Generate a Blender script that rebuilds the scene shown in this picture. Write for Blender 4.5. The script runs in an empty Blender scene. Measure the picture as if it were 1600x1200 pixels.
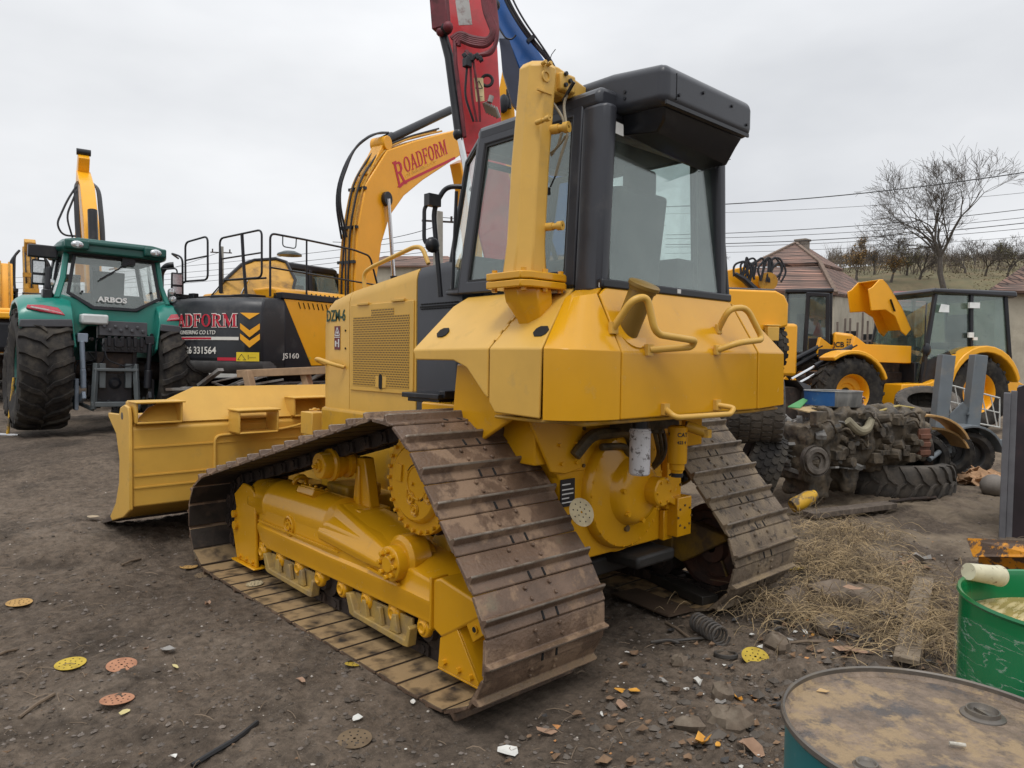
import bpy, math, random
import numpy as np
from mathutils import Vector, Matrix, noise
R = math.radians
PI = math.pi
rnd = random.Random(7)
SC = bpy.context.scene
COL = SC.collection

# ---------------------------------------------------------------- camera, sky, sun, exposure
CAM = Vector((-3.6541, -2.8577, 1.7422))
YAW, PITCH, ROLL, FPX = 0.7486, -0.0366, 0.0123, 1139.6
fw = Vector((math.sin(YAW)*math.cos(PITCH), math.cos(YAW)*math.cos(PITCH), math.sin(PITCH)))
r0 = Vector((math.cos(YAW), -math.sin(YAW), 0)); u0 = r0.cross(fw)
rt = math.cos(ROLL)*r0 + math.sin(ROLL)*u0
up = -math.sin(ROLL)*r0 + math.cos(ROLL)*u0
cam = bpy.data.cameras.new('camera'); camo = bpy.data.objects.new('camera', cam); COL.objects.link(camo)
m = Matrix.Identity(4)
for i in range(3):
    m[i][0] = rt[i]; m[i][1] = up[i]; m[i][2] = -fw[i]; m[i][3] = CAM[i]
camo.matrix_world = m
cam.sensor_fit = 'HORIZONTAL'; cam.sensor_width = 36.0; cam.lens = 36.0*FPX/1600.0
cam.clip_start = 0.05; cam.clip_end = 3000
SC.camera = camo

SUN_EL, SUN_AZ = R(66), R(230)     # azimuth measured from +Y towards +X
w = bpy.data.worlds.new('World'); SC.world = w; w.use_nodes = True
wn = w.node_tree; wn.nodes.clear()
def N(nt, t, **k):
    n = nt.nodes.new(t)
    for a, b in k.items(): setattr(n, a, b)
    return n
out = N(wn, 'ShaderNodeOutputWorld')
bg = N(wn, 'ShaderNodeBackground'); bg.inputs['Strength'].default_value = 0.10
sky = N(wn, 'ShaderNodeTexSky', sky_type='NISHITA', sun_disc=False)
sky.sun_elevation = SUN_EL; sky.sun_rotation = SUN_AZ; sky.dust_density = 4; sky.air_density = 1.0
tc = N(wn, 'ShaderNodeTexCoord'); mp = N(wn, 'ShaderNodeMapping'); mp.inputs['Scale'].default_value = (1.0, 1.0, 2.6)
n1 = N(wn, 'ShaderNodeTexNoise'); n1.inputs['Scale'].default_value = 1.7; n1.inputs['Detail'].default_value = 5; n1.inputs['Roughness'].default_value = .52
cr = N(wn, 'ShaderNodeValToRGB')
cr.color_ramp.elements[0].position = .33; cr.color_ramp.elements[0].color = (5.7, 5.85, 6.1, 1)
cr.color_ramp.elements[1].position = .70; cr.color_ramp.elements[1].color = (7.5, 7.6, 7.75, 1)
mx = N(wn, 'ShaderNodeMix', data_type='RGBA'); mx.inputs[0].default_value = .96
L = wn.links.new
L(tc.outputs['Generated'], mp.inputs[0]); L(mp.outputs[0], n1.inputs['Vector']); L(n1.outputs[0], cr.inputs[0])
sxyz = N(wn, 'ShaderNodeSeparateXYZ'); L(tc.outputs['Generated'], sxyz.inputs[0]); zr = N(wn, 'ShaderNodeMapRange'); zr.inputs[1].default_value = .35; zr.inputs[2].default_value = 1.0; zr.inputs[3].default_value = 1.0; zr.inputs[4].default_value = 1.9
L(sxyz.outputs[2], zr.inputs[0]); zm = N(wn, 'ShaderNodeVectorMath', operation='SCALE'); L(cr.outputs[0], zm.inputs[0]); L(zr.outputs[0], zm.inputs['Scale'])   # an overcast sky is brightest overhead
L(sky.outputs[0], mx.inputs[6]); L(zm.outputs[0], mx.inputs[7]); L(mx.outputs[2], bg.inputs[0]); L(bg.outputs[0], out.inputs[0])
sun = bpy.data.lights.new('sun', 'SUN'); sun.energy = 0.9; sun.angle = R(18); sun.color = (1, .965, .92)
suno = bpy.data.objects.new('sun', sun); COL.objects.link(suno)
sd = Vector((math.sin(SUN_AZ)*math.cos(SUN_EL), math.cos(SUN_AZ)*math.cos(SUN_EL), math.sin(SUN_EL)))
suno.rotation_euler = sd.to_track_quat('Z', 'Y').to_euler()
suno.location = (0, 0, 30)
SC.view_settings.view_transform = 'Standard'; SC.view_settings.look = 'None'
SC.view_settings.exposure = 0.34; SC.view_settings.gamma = 1.0; SC.view_settings.use_curve_mapping = False
SC.render.engine = 'CYCLES'
SC.render.resolution_x = 1024; SC.render.resolution_y = 768

# ---------------------------------------------------------------- helpers
MATS = {}
def mat(name, col, rough=.5, metal=0., var=.12, scale=6., dirt=None, bump=0., bscale=60., coat=0., dirt2=None, alpha=None, trans=0., dust=None, spec=.5, streak=0., world=False):
    """procedural material: noise variation, up to two layers of dirt patches, fine bump, dust lying on upward faces"""
    if name in MATS: return MATS[name]
    mt = bpy.data.materials.new(name); mt.use_nodes = True; nt = mt.node_tree
    b = nt.nodes['Principled BSDF']; l = nt.links.new
    t = N(nt, 'ShaderNodeTexCoord'); co = t.outputs['Object']
    if world: co = N(nt, 'ShaderNodeNewGeometry').outputs['Position']
    b.inputs['Roughness'].default_value = rough; b.inputs['Metallic'].default_value = metal
    b.inputs['Specular IOR Level'].default_value = spec
    if coat: b.inputs['Coat Weight'].default_value = coat; b.inputs['Coat Roughness'].default_value = .12
    if trans: b.inputs['Transmission Weight'].default_value = trans
    nz = N(nt, 'ShaderNodeTexNoise'); nz.inputs['Scale'].default_value = scale; nz.inputs['Detail'].default_value = 6; nz.inputs['Roughness'].default_value = .6
    l(co, nz.inputs['Vector'])
    rp = N(nt, 'ShaderNodeValToRGB'); rp.color_ramp.elements[0].position = .3; rp.color_ramp.elements[1].position = .7
    c = Vector(col[:3])
    rp.color_ramp.elements[0].color = (*(c*(1-var)), 1); rp.color_ramp.elements[1].color = (*(c*(1+var)), 1)
    l(nz.outputs[0], rp.inputs[0]); cur = rp.outputs[0]; rcur = None
    def layer(cur, spec_, fac_in=None):
        dc, sc, lo, hi, amt = spec_[:5]
        mpn = N(nt, 'ShaderNodeMapping'); mpn.inputs['Location'].default_value = (3.1*sc, 1.7, .3)
        if len(spec_) > 5: mpn.inputs['Scale'].default_value = spec_[5]
        l(co, mpn.inputs[0])
        d = N(nt, 'ShaderNodeTexNoise'); d.inputs['Scale'].default_value = sc; d.inputs['Detail'].default_value = 9; d.inputs['Roughness'].default_value = .68
        l(mpn.outputs[0], d.inputs['Vector'])
        mr = N(nt, 'ShaderNodeMapRange'); mr.inputs[1].default_value = lo; mr.inputs[2].default_value = hi; mr.inputs[4].default_value = amt
        l(d.outputs[0], mr.inputs[0])
        m2 = N(nt, 'ShaderNodeMix', data_type='RGBA'); l(mr.outputs[0], m2.inputs[0]); l(cur, m2.inputs[6]); m2.inputs[7].default_value = (*dc, 1)
        return m2.outputs[2], mr.outputs[0]
    if dirt: cur, f1 = layer(cur, dirt)
    if dirt: 
        mm = N(nt, 'ShaderNodeMapRange'); mm.inputs[3].default_value = rough; mm.inputs[4].default_value = max(rough, .85)
        l(f1, mm.inputs[0]); l(mm.outputs[0], b.inputs['Roughness'])
    if dirt2: cur, f2 = layer(cur, dirt2)
    if dust:   # dust colour, amount, height below which it lies thick
        g = N(nt, 'ShaderNodeNewGeometry'); sx = N(nt, 'ShaderNodeSeparateXYZ'); l(g.outputs['Normal'], sx.inputs[0])
        mr = N(nt, 'ShaderNodeMapRange'); mr.inputs[1].default_value = .55; mr.inputs[2].default_value = .95; mr.inputs[4].default_value = dust[1]
        l(sx.outputs[2], mr.inputs[0]); fac = mr.outputs[0]
        if len(dust) > 2:
            sp = N(nt, 'ShaderNodeSeparateXYZ'); l(g.outputs['Position'], sp.inputs[0])
            m3 = N(nt, 'ShaderNodeMapRange'); m3.inputs[1].default_value = dust[2]; m3.inputs[2].default_value = dust[2]-.12
            l(sp.outputs[2], m3.inputs[0]); mu = N(nt, 'ShaderNodeMath', operation='MULTIPLY'); l(fac, mu.inputs[0]); l(m3.outputs[0], mu.inputs[1]); fac = mu.outputs[0]
        nd = N(nt, 'ShaderNodeTexNoise'); nd.inputs['Scale'].default_value = 9; nd.inputs['Detail'].default_value = 8; l(g.outputs['Position'], nd.inputs['Vector'])
        m4 = N(nt, 'ShaderNodeMapRange'); m4.inputs[1].default_value = .3; m4.inputs[2].default_value = .55; l(nd.outputs[0], m4.inputs[0])
        mu2 = N(nt, 'ShaderNodeMath', operation='MULTIPLY'); l(fac, mu2.inputs[0]); l(m4.outputs[0], mu2.inputs[1])
        m5 = N(nt, 'ShaderNodeMix', data_type='RGBA'); l(mu2.outputs[0], m5.inputs[0]); l(cur, m5.inputs[6]); m5.inputs[7].default_value = (*dust[0], 1)
        cur = m5.outputs[2]
    l(cur, b.inputs['Base Color'])
    if bump:
        bz = N(nt, 'ShaderNodeTexNoise'); bz.inputs['Scale'].default_value = bscale; bz.inputs['Detail'].default_value = 5; l(co, bz.inputs['Vector'])
        bp = N(nt, 'ShaderNodeBump'); bp.inputs['Strength'].default_value = bump; bp.inputs['Distance'].default_value = .01
        l(bz.outputs[0], bp.inputs['Height']); l(bp.outputs[0], b.inputs['Normal'])
    if alpha is not None: b.inputs['Alpha'].default_value = alpha
    MATS[name] = mt; return mt

def glass(name, tint=(.55, .66, .62), op=.45, rough=.03):
    """window pane: part clear, part tinted and dusty, mirror-like at grazing angles"""
    if name in MATS: return MATS[name]
    mt = bpy.data.materials.new(name); mt.use_nodes = True; nt = mt.node_tree; nt.nodes.clear(); l = nt.links.new
    o = N(nt, 'ShaderNodeOutputMaterial'); tr = N(nt, 'ShaderNodeBsdfTransparent'); tr.inputs[0].default_value = (*tint, 1)
    gl = N(nt, 'ShaderNodeBsdfGlossy'); gl.inputs['Roughness'].default_value = rough; gl.inputs[0].default_value = (.9, .95, .93, 1)
    df = N(nt, 'ShaderNodeBsdfDiffuse'); t = N(nt, 'ShaderNodeTexCoord')
    nz = N(nt, 'ShaderNodeTexNoise'); nz.inputs['Scale'].default_value = 3.5; nz.inputs['Detail'].default_value = 8; nz.inputs['Roughness'].default_value = .65; l(t.outputs['Object'], nz.inputs['Vector'])
    rp = N(nt, 'ShaderNodeValToRGB'); rp.color_ramp.elements[0].color = (.12, .16, .15, 1); rp.color_ramp.elements[1].color = (.42, .48, .44, 1); rp.color_ramp.elements[0].position = .3; rp.color_ramp.elements[1].position = .75
    l(nz.outputs[0], rp.inputs[0]); l(rp.outputs[0], df.inputs[0])
    mr = N(nt, 'ShaderNodeMapRange'); mr.inputs[1].default_value = .3; mr.inputs[2].default_value = .75; mr.inputs[3].default_value = op*.55; mr.inputs[4].default_value = min(1, op*1.5)
    l(nz.outputs[0], mr.inputs[0])
    m1 = N(nt, 'ShaderNodeMixShader'); l(mr.outputs[0], m1.inputs[0]); l(tr.outputs[0], m1.inputs[1]); l(df.outputs[0], m1.inputs[2])
    lw = N(nt, 'ShaderNodeLayerWeight'); lw.inputs['Blend'].default_value = .5; pw = N(nt, 'ShaderNodeMath', operation='POWER'); pw.inputs[1].default_value = 3.5; l(lw.outputs['Facing'], pw.inputs[0]); fr = N(nt, 'ShaderNodeMapRange'); fr.inputs[3].default_value = .09; fr.inputs[4].default_value = .85; l(pw.outputs[0], fr.inputs[0])
    m2 = N(nt, 'ShaderNodeMixShader'); l(fr.outputs[0], m2.inputs[0]); l(m1.outputs[0], m2.inputs[1]); l(gl.outputs[0], m2.inputs[2]); l(m2.outputs[0], o.inputs[0])
    MATS[name] = mt; return mt

def frame_from(z):
    z = Vector(z).normalized(); a = Vector((0, 0, 1)) if abs(z.z) < .9 else Vector((0, 1, 0))
    x = a.cross(z).normalized(); y = z.cross(x); return x, y, z

class MB:
    """collects shapes that become ONE mesh"""
    def __init__(s): s.v = []; s.f = []; s.mi = []; s.m = 0
    def add(s, vs, fs):
        o = len(s.v); s.v += [tuple(v) for v in vs]; s.f += [tuple(i+o for i in f) for f in fs]; s.mi += [s.m]*len(fs); return s
    def box(s, c, d, rot=None, taper=None):
        hx, hy, hz = d[0]/2, d[1]/2, d[2]/2; tx, ty = taper or (1, 1)
        vs = [Vector((x*hx*(tx if z > 0 else 1), y*hy*(ty if z > 0 else 1), z*hz)) for z in (-1, 1) for x, y in ((-1, -1), (1, -1), (1, 1), (-1, 1))]
        if rot is not None: vs = [rot @ v for v in vs]
        c = Vector(c); return s.add([v+c for v in vs], [(3, 2, 1, 0), (4, 5, 6, 7), (0, 1, 5, 4), (1, 2, 6, 5), (2, 3, 7, 6), (3, 0, 4, 7)])
    def beam(s, a, b, wd, ht, upv=(0, 0, 1)):
        a, b = Vector(a), Vector(b); y = (b-a); L_ = y.length; y.normalize(); x = y.cross(Vector(upv))
        if x.length < 1e-3: x = y.cross(Vector((1, 0, 0)))
        x.normalize(); z = x.cross(y); rot = Matrix((x, y, z)).transposed(); return s.box((a+b)/2, (wd, L_, ht), rot)
    def cyl(s, a, b, r, r2=None, n=16, cap=True):
        a, b = Vector(a), Vector(b); r2 = r if r2 is None else r2; x, y, z = frame_from(b-a); vs = []
        for p, q in ((a, r), (b, r2)):
            for i in range(n):
                t = 2*PI*i/n; vs.append(p+x*(q*math.cos(t))+y*(q*math.sin(t)))
        fs = [(i, (i+1) % n, n+(i+1) % n, n+i) for i in range(n)]
        if cap: fs += [tuple(range(n-1, -1, -1)), tuple(range(n, 2*n))]
        return s.add(vs, fs)
    def tube(s, pts, r, n=8, cyc=False):
        pts = [Vector(p) for p in pts]; k = len(pts); vs = []; prev = None
        rr = r if isinstance(r, (list, tuple)) else [r]*k
        for i, p in enumerate(pts):
            if cyc: d = pts[(i+1) % k]-pts[i-1]
            else: d = pts[min(i+1, k-1)]-pts[max(i-1, 0)]
            d.normalize()
            if prev is None: x, y, z = frame_from(d)
            else:
                x = prev-d*prev.dot(d)
                if x.length < 1e-4: x, y, z = frame_from(d)
                else: x.normalize(); y = d.cross(x)
            prev = x
            for j in range(n):
                t = 2*PI*j/n; vs.append(p+x*(rr[i]*math.cos(t))+y*(rr[i]*math.sin(t)))
        fs = []
        for i in range(k if cyc else k-1):
            a = i*n; b = ((i+1) % k)*n
            fs += [(a+j, a+(j+1) % n, b+(j+1) % n, b+j) for j in range(n)]
        if not cyc: fs += [tuple(range(n-1, -1, -1)), tuple((k-1)*n+j for j in range(n))]
        return s.add(vs, fs)
    def lathe(s, prof, o=(0, 0, 0), axis=(0, 0, 1), n=24, close=False, a0=0., a1=2*PI):
        x, y, z = frame_from(axis); o = Vector(o); vs = []; full = abs(a1-a0-2*PI) < 1e-6; k = len(prof); nn = n if full else n+1
        for i in range(nn):
            t = a0+(a1-a0)*i/n
            for (r, h) in prof: vs.append(o+x*(r*math.cos(t))+y*(r*math.sin(t))+z*h)
        fs = []
        for i in range(n):
            a = i*k; b = ((i+1) % nn)*k
            for j in range(k if close else k-1):
                j2 = (j+1) % k; fs.append((a+j, b+j, b+j2, a+j2))
        return s.add(vs, fs)
    def prism(s, poly, axis, a, b):
        """poly = 2d points in the plane normal to axis ('x': (y,z), 'y': (x,z), 'z': (x,y)) extruded a..b"""
        def P(p, t): return {'x': (t, p[0], p[1]), 'y': (p[0], t, p[1]), 'z': (p[0], p[1], t)}[axis]
        n = len(poly); vs = [P(p, a) for p in poly]+[P(p, b) for p in poly]
        fs = [tuple(range(n)), tuple(range(2*n-1, n-1, -1))]+[(i, n+i, n+(i+1) % n, (i+1) % n) for i in range(n)]
        return s.add(vs, fs)
    def loft(s, secs, cap=True):
        n = len(secs[0]); vs = [p for q in secs for p in q]; fs = []
        for i in range(len(secs)-1):
            a = i*n; b = a+n; fs += [(a+j, a+(j+1) % n, b+(j+1) % n, b+j) for j in range(n)]
        if cap: fs += [tuple(range(n-1, -1, -1)), tuple(len(vs)-n+j for j in range(n))]
        return s.add(vs, fs)
    def poly(s, pts, t=0.0, nrm=None):
        """flat polygon, given thickness t along its normal"""
        pts = [Vector(p) for p in pts]; n = len(pts)
        if t == 0: return s.add(pts, [tuple(range(n))])
        if nrm is None:
            nrm = Vector((0, 0, 0))
            for i in range(n): nrm += pts[i].cross(pts[(i+1) % n])
        nrm = Vector(nrm).normalized(); return s.add(pts+[p-nrm*t for p in pts], [tuple(range(n)), tuple(range(2*n-1, n-1, -1))]+[(i, n+i, n+(i+1) % n, (i+1) % n) for i in range(n)])
    def ball(s, c, r, n=10, sc=(1, 1, 1)):
        c = Vector(c); prof = []; vs = []; fs = []; m_ = n//2
        for i in range(m_+1):
            ph = PI*i/m_
            for j in range(n):
                t = 2*PI*j/n; vs.append(c+Vector((math.sin(ph)*math.cos(t)*r*sc[0], math.sin(ph)*math.sin(t)*r*sc[1], math.cos(ph)*r*sc[2])))
        for i in range(m_):
            for j in range(n): fs.append((i*n+j, (i+1)*n+j, (i+1)*n+(j+1) % n, i*n+(j+1) % n))
        return s.add(vs, fs)
    def bolts(s, c, axis, r, n, br, h, a0=0, skip=()):
        x, y, z = frame_from(axis); c = Vector(c)
        for i in range(n):
            if i in skip: continue
            t = a0+2*PI*i/n; p = c+x*(r*math.cos(t))+y*(r*math.sin(t)); s.cyl(p, p+z*h, br, n=6)
        return s

def obj(name, mb, material, parent=None, bevel=0., seg=2, smooth=35, loc=None, rotz=None):
    me = bpy.data.meshes.new(name); me.from_pydata([tuple(v) for v in mb.v], [], mb.f); 
    mats = material if isinstance(material, (list, tuple)) else [material]
    for x in mats: me.materials.append(x)
    if len(mats) > 1: me.polygons.foreach_set('material_index', mb.mi)
    me.validate(); import bmesh
    b = bmesh.new(); b.from_mesh(me); bmesh.ops.recalc_face_normals(b, faces=b.faces); b.to_mesh(me); b.free()
    if smooth:
        me.polygons.foreach_set('use_smooth', [True]*len(me.polygons)); me.set_sharp_from_angle(angle=R(smooth))
    me.update()
    o = bpy.data.objects.new(name, me); COL.objects.link(o)
    if parent is not None: o.parent = parent
    if loc is not None: o.location = loc
    if rotz is not None: o.rotation_euler = (0, 0, rotz)
    if bevel:
        md = o.modifiers.new('bevel', 'BEVEL'); md.width = bevel; md.segments = seg; md.limit_method = 'ANGLE'; md.angle_limit = R(40)
        if smooth: md.harden_normals = False
    return o
def tag(o, label=None, cat=None, group=None, kind=None):
    if label: o['label'] = label
    if cat: o['category'] = cat
    if group: o['group'] = group
    if kind: o['kind'] = kind
    return o
def thing(name, label, cat, loc=(0, 0, 0), rotz=0, group=None, tilt=None):
    o = bpy.data.objects.new(name, None); COL.objects.link(o); o.empty_display_size = .2
    o.location = loc; o.rotation_euler = (tilt[0], tilt[1], rotz) if tilt else (0, 0, rotz); return tag(o, label, cat, group)
def copy_tree(o, parent=None):
    c = o.copy(); COL.objects.link(c); c.parent = parent
    for ch in list(o.children): copy_tree(ch, c)
    return c
def ray(px, py): return fw + rt*((px-800)/FPX) - up*((py-600)/FPX)
def at(px, py, depth): return CAM + ray(px, py)*depth          # point at a given distance along the view
def text_mesh(body, size, extrude=.002, bold=0., spacing=1., align='LEFT'):
    cu = bpy.data.curves.new('t', 'FONT'); cu.body = body; cu.size = size; cu.extrude = extrude; cu.offset = bold; cu.space_character = spacing; cu.align_x = align
    cu.resolution_u = 3
    o = bpy.data.objects.new('t', cu); COL.objects.link(o); dg = bpy.context.evaluated_depsgraph_get()
    me = bpy.data.meshes.new_from_object(o.evaluated_get(dg)); bpy.data.objects.remove(o); return me
def text(name, body, size, material, parent, fn, extrude=.002, bold=0., spacing=1., align='LEFT', sx=1., shear=0.):
    """lettering; fn maps text plane (x, y, z) to the parent's space"""
    me = text_mesh(body, size, extrude, bold, spacing, align)
    for v in me.vertices: v.co = fn(v.co.x*sx+v.co.y*shear, v.co.y, v.co.z)
    me.materials.clear(); me.materials.append(material); me.name = name
    o = bpy.data.objects.new(name, me); COL.objects.link(o); o.parent = parent; return o
def plane_fn(o, x, y, off=.003):
    """text plane with origin o, x and y directions"""
    o, x, y = Vector(o), Vector(x).normalized(), Vector(y).normalized(); z = x.cross(y)
    return lambda a, b, c: o+x*a+y*b+z*(c+off)
def arcpts(c, r, a0, a1, n, ax=(1, 0, 0), ay=(0, 0, 1)):
    c, ax, ay = Vector(c), Vector(ax), Vector(ay)
    return [c+ax*(r*math.cos(a0+(a1-a0)*i/n))+ay*(r*math.sin(a0+(a1-a0)*i/n)) for i in range(n+1)]
def fillet(pts, r, n=5):
    """round the corners of a 3d polyline"""
    pts = [Vector(p) for p in pts]; o = [pts[0]]
    for i in range(1, len(pts)-1):
        p, a, b = pts[i], pts[i-1], pts[i+1]; da = (a-p); db = (b-p); q = min(r, da.length*.49, db.length*.49); A = p+da.normalized()*q; B = p+db.normalized()*q
        for k in range(n+1):
            t = k/n; o.append(A*(1-t)**2+p*(2*t*(1-t))+B*t*t)
    o.append(pts[-1]); return o

# ---------------------------------------------------------------- materials
YEL = mat('mustard_paint', (.63, .305, .008), .2, var=.05, scale=2.5, coat=.12, spec=.4, bump=.03, bscale=14, dirt=((.33, .20, .05), 7, .60, .72, .35), dirt2=((.40, .22, .025), 1.6, .50, .78, .15, (5, 5, .8)))
YELD = mat('mustard_paint_dusty', (.50, .27, .018), .42, var=.12, scale=4, bump=.1, bscale=30, dirt=((.22, .15, .08), 6, .50, .66, .65))
YTOP = mat('mustard_matte', (.62, .36, .062), .42, var=.07, scale=3, bump=.05, bscale=20, dirt=((.40, .27, .10), 5, .58, .70, .4))
RUST = mat('track_steel', (.125, .080, .054), .40, var=.35, scale=5, bump=.5, bscale=60, dirt=((.25, .165, .105), 3.6, .52, .58, .8), dirt2=((.15, .14, .09), 2.1, .60, .68, .7), dust=((.30, .205, .105), .95, .35), world=True, spec=.35)
INNER = mat('oily_inner_face', (.030, .024, .020), .6, var=.3, scale=6, bump=.3, dirt=((.08, .055, .04), 5, .5, .64, .6), dust=((.32, .22, .115), .95, .35), world=True, spec=.2)
WORN = mat('worn_steel', (.21, .175, .14), .38, metal=.45, var=.35, scale=12, dirt=((.14, .10, .07), 9, .5, .6, .8), world=True)
MUDSTEEL = mat('track_steel_muddy', (.135, .10, .068), .75, var=.35, scale=6, bump=.9, bscale=40, dirt=((.22, .165, .105), 4, .45, .56, .85), dirt2=((.05, .038, .03), 12, .55, .61, .85), dust=((.25, .18, .10), .9, .35), world=True)
DARKST = mat('dark_steel', (.038, .029, .025), .6, spec=.25, var=.35, scale=8, bump=.3, bscale=50, dirt=((.11, .07, .05), 6, .52, .65, .7))
BLK = mat('black_paint', (.016, .017, .021), .33, spec=.35, var=.15, scale=3, dirt=((.07, .065, .06), 4, .55, .75, .45))
CHAR = mat('charcoal_paint', (.036, .038, .046), .34, spec=.4, var=.1, scale=2, bump=.03, bscale=80, dirt=((.10, .095, .09), 4, .58, .75, .4))
RUBBER = mat('rubber', (.022, .020, .019), .8, spec=.25, var=.3, scale=6, bump=.3, bscale=60, dirt=((.075, .065, .052), 5, .45, .65, .8))
SEAL = mat('rubber_seal', (.012, .012, .013), .6, var=.1)
HOLE = mat('dark_opening', (.006, .006, .006), .9, var=.1)
CHROME = mat('chrome_rod', (.62, .62, .62), .16, metal=1., var=.05)
WHITE = mat('white_paint', (.62, .62, .60), .5, var=.08, dirt=((.2, .18, .15), 14, .58, .68, .7))
# ---------------------------------------------------------------- lie of the land
HP = [(-1.5, -.4, -.03), (-1.5, 1.2, -.03), (-1.5, 3.0, -.03), (0, 0, -.03), (0, 1.5, -.03), (0, 3, -.02), (1.5, -.4, -.02), (1.5, 1.5, -.02), (1.5, 3.2, 0), (-3.6, -2.8, .05), (-3.5, 0, 0), (-5.5, 1, 0), (-3.4, 3, .02), (-2, 4.6, .17), (0, 5.2, .2), (-4, 6, .15), (0, 8, .4), (-.9, 8.2, .55), (1, 10, .56), (5, 12, .55), (-5, 12, .6),
      (-2.1, -2.4, .12), (-1.3, -2.6, .20), (-.6, -1.4, .03), (.9, -1.4, .05), (2.4, -.6, .05), (4, .3, .09), (5, -1.5, .1), (6, .5, .22), (9, .6, .18), (8, 4, .2), (12, 1, .3), (15, 4, .40), (12, 6, .40), (17, 0, .40), (20, 5, .50), (10, 10, .6), (20, 20, .9), (6, 30, .95), (-8, 30, .9), (30, 0, .8), (40, 30, 1.2), (0, 60, 1.3), (60, 10, 1.3), (-30, 0, .5), (0, -30, .3), (60, 60, 1.4), (-4, -8, .1), (4, -8, .15)]
HA = np.array(HP)
def hgt(x, y):
    x = np.asarray(x, float); y = np.asarray(y, float); s = x.shape; X_ = x.ravel()[:, None]; Y_ = y.ravel()[:, None]
    d = np.sqrt((X_-HA[:, 0])**2+(Y_-HA[:, 1])**2)+.35; wt = 1/d**3.2
    return ((wt*HA[:, 2]).sum(1)/wt.sum(1)).reshape(s)
def H(x, y): return float(hgt(np.array([x]), np.array([y]))[0])
def HR(x, y):
    r_ = float(relief(np.array([x]), np.array([y]))[0]); ft = max(0, min(1, min(min(1.6-abs(abs(x)-1.08)*3.2, (y+.6)*4), (3.7-y)*4))); return H(x, y)+r_*(1-.85*ft)
def gp(px, py, dz=0.):
    """the point of the ground seen in a direction"""
    d = ray(px, py); t = .8
    for i in range(4000):
        p = CAM+d*t
        if p.z < HR(p.x, p.y): break
        t *= 1.006
    lo, hi = t/1.006, t
    for i in range(12):
        mid = (lo+hi)/2; p = CAM+d*mid
        if p.z < HR(p.x, p.y): hi = mid
        else: lo = mid
    p = CAM+d*hi; return Vector((p.x, p.y, HR(p.x, p.y)+dz))
def vnoise(x, y, seed=0):
    """smooth value noise on arrays"""
    xi = np.floor(x).astype(int); yi = np.floor(y).astype(int); fx = x-xi; fy = y-yi; fx = fx*fx*(3-2*fx); fy = fy*fy*(3-2*fy)
    def h_(a, b):
        n = (a*374761393+b*668265263+seed*1442695041) & 0x7fffffff; n = ((n ^ (n >> 13))*1274126177) & 0x7fffffff; return ((n ^ (n >> 16)) & 0xffff)/65535.
    return (h_(xi, yi)*(1-fx)+h_(xi+1, yi)*fx)*(1-fy)+(h_(xi, yi+1)*(1-fx)+h_(xi+1, yi+1)*fx)*fy
def relief(x, y):
    z = .045*(vnoise(x*1.3, y*1.3, 1)-.5)+.040*(vnoise(x*4, y*4, 2)-.5)+.026*(vnoise(x*11, y*11, 3)-.5)+.016*(vnoise(x*30, y*30, 4)-.5)+.008*(vnoise(x*75, y*75, 5)-.5)
    return z
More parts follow.
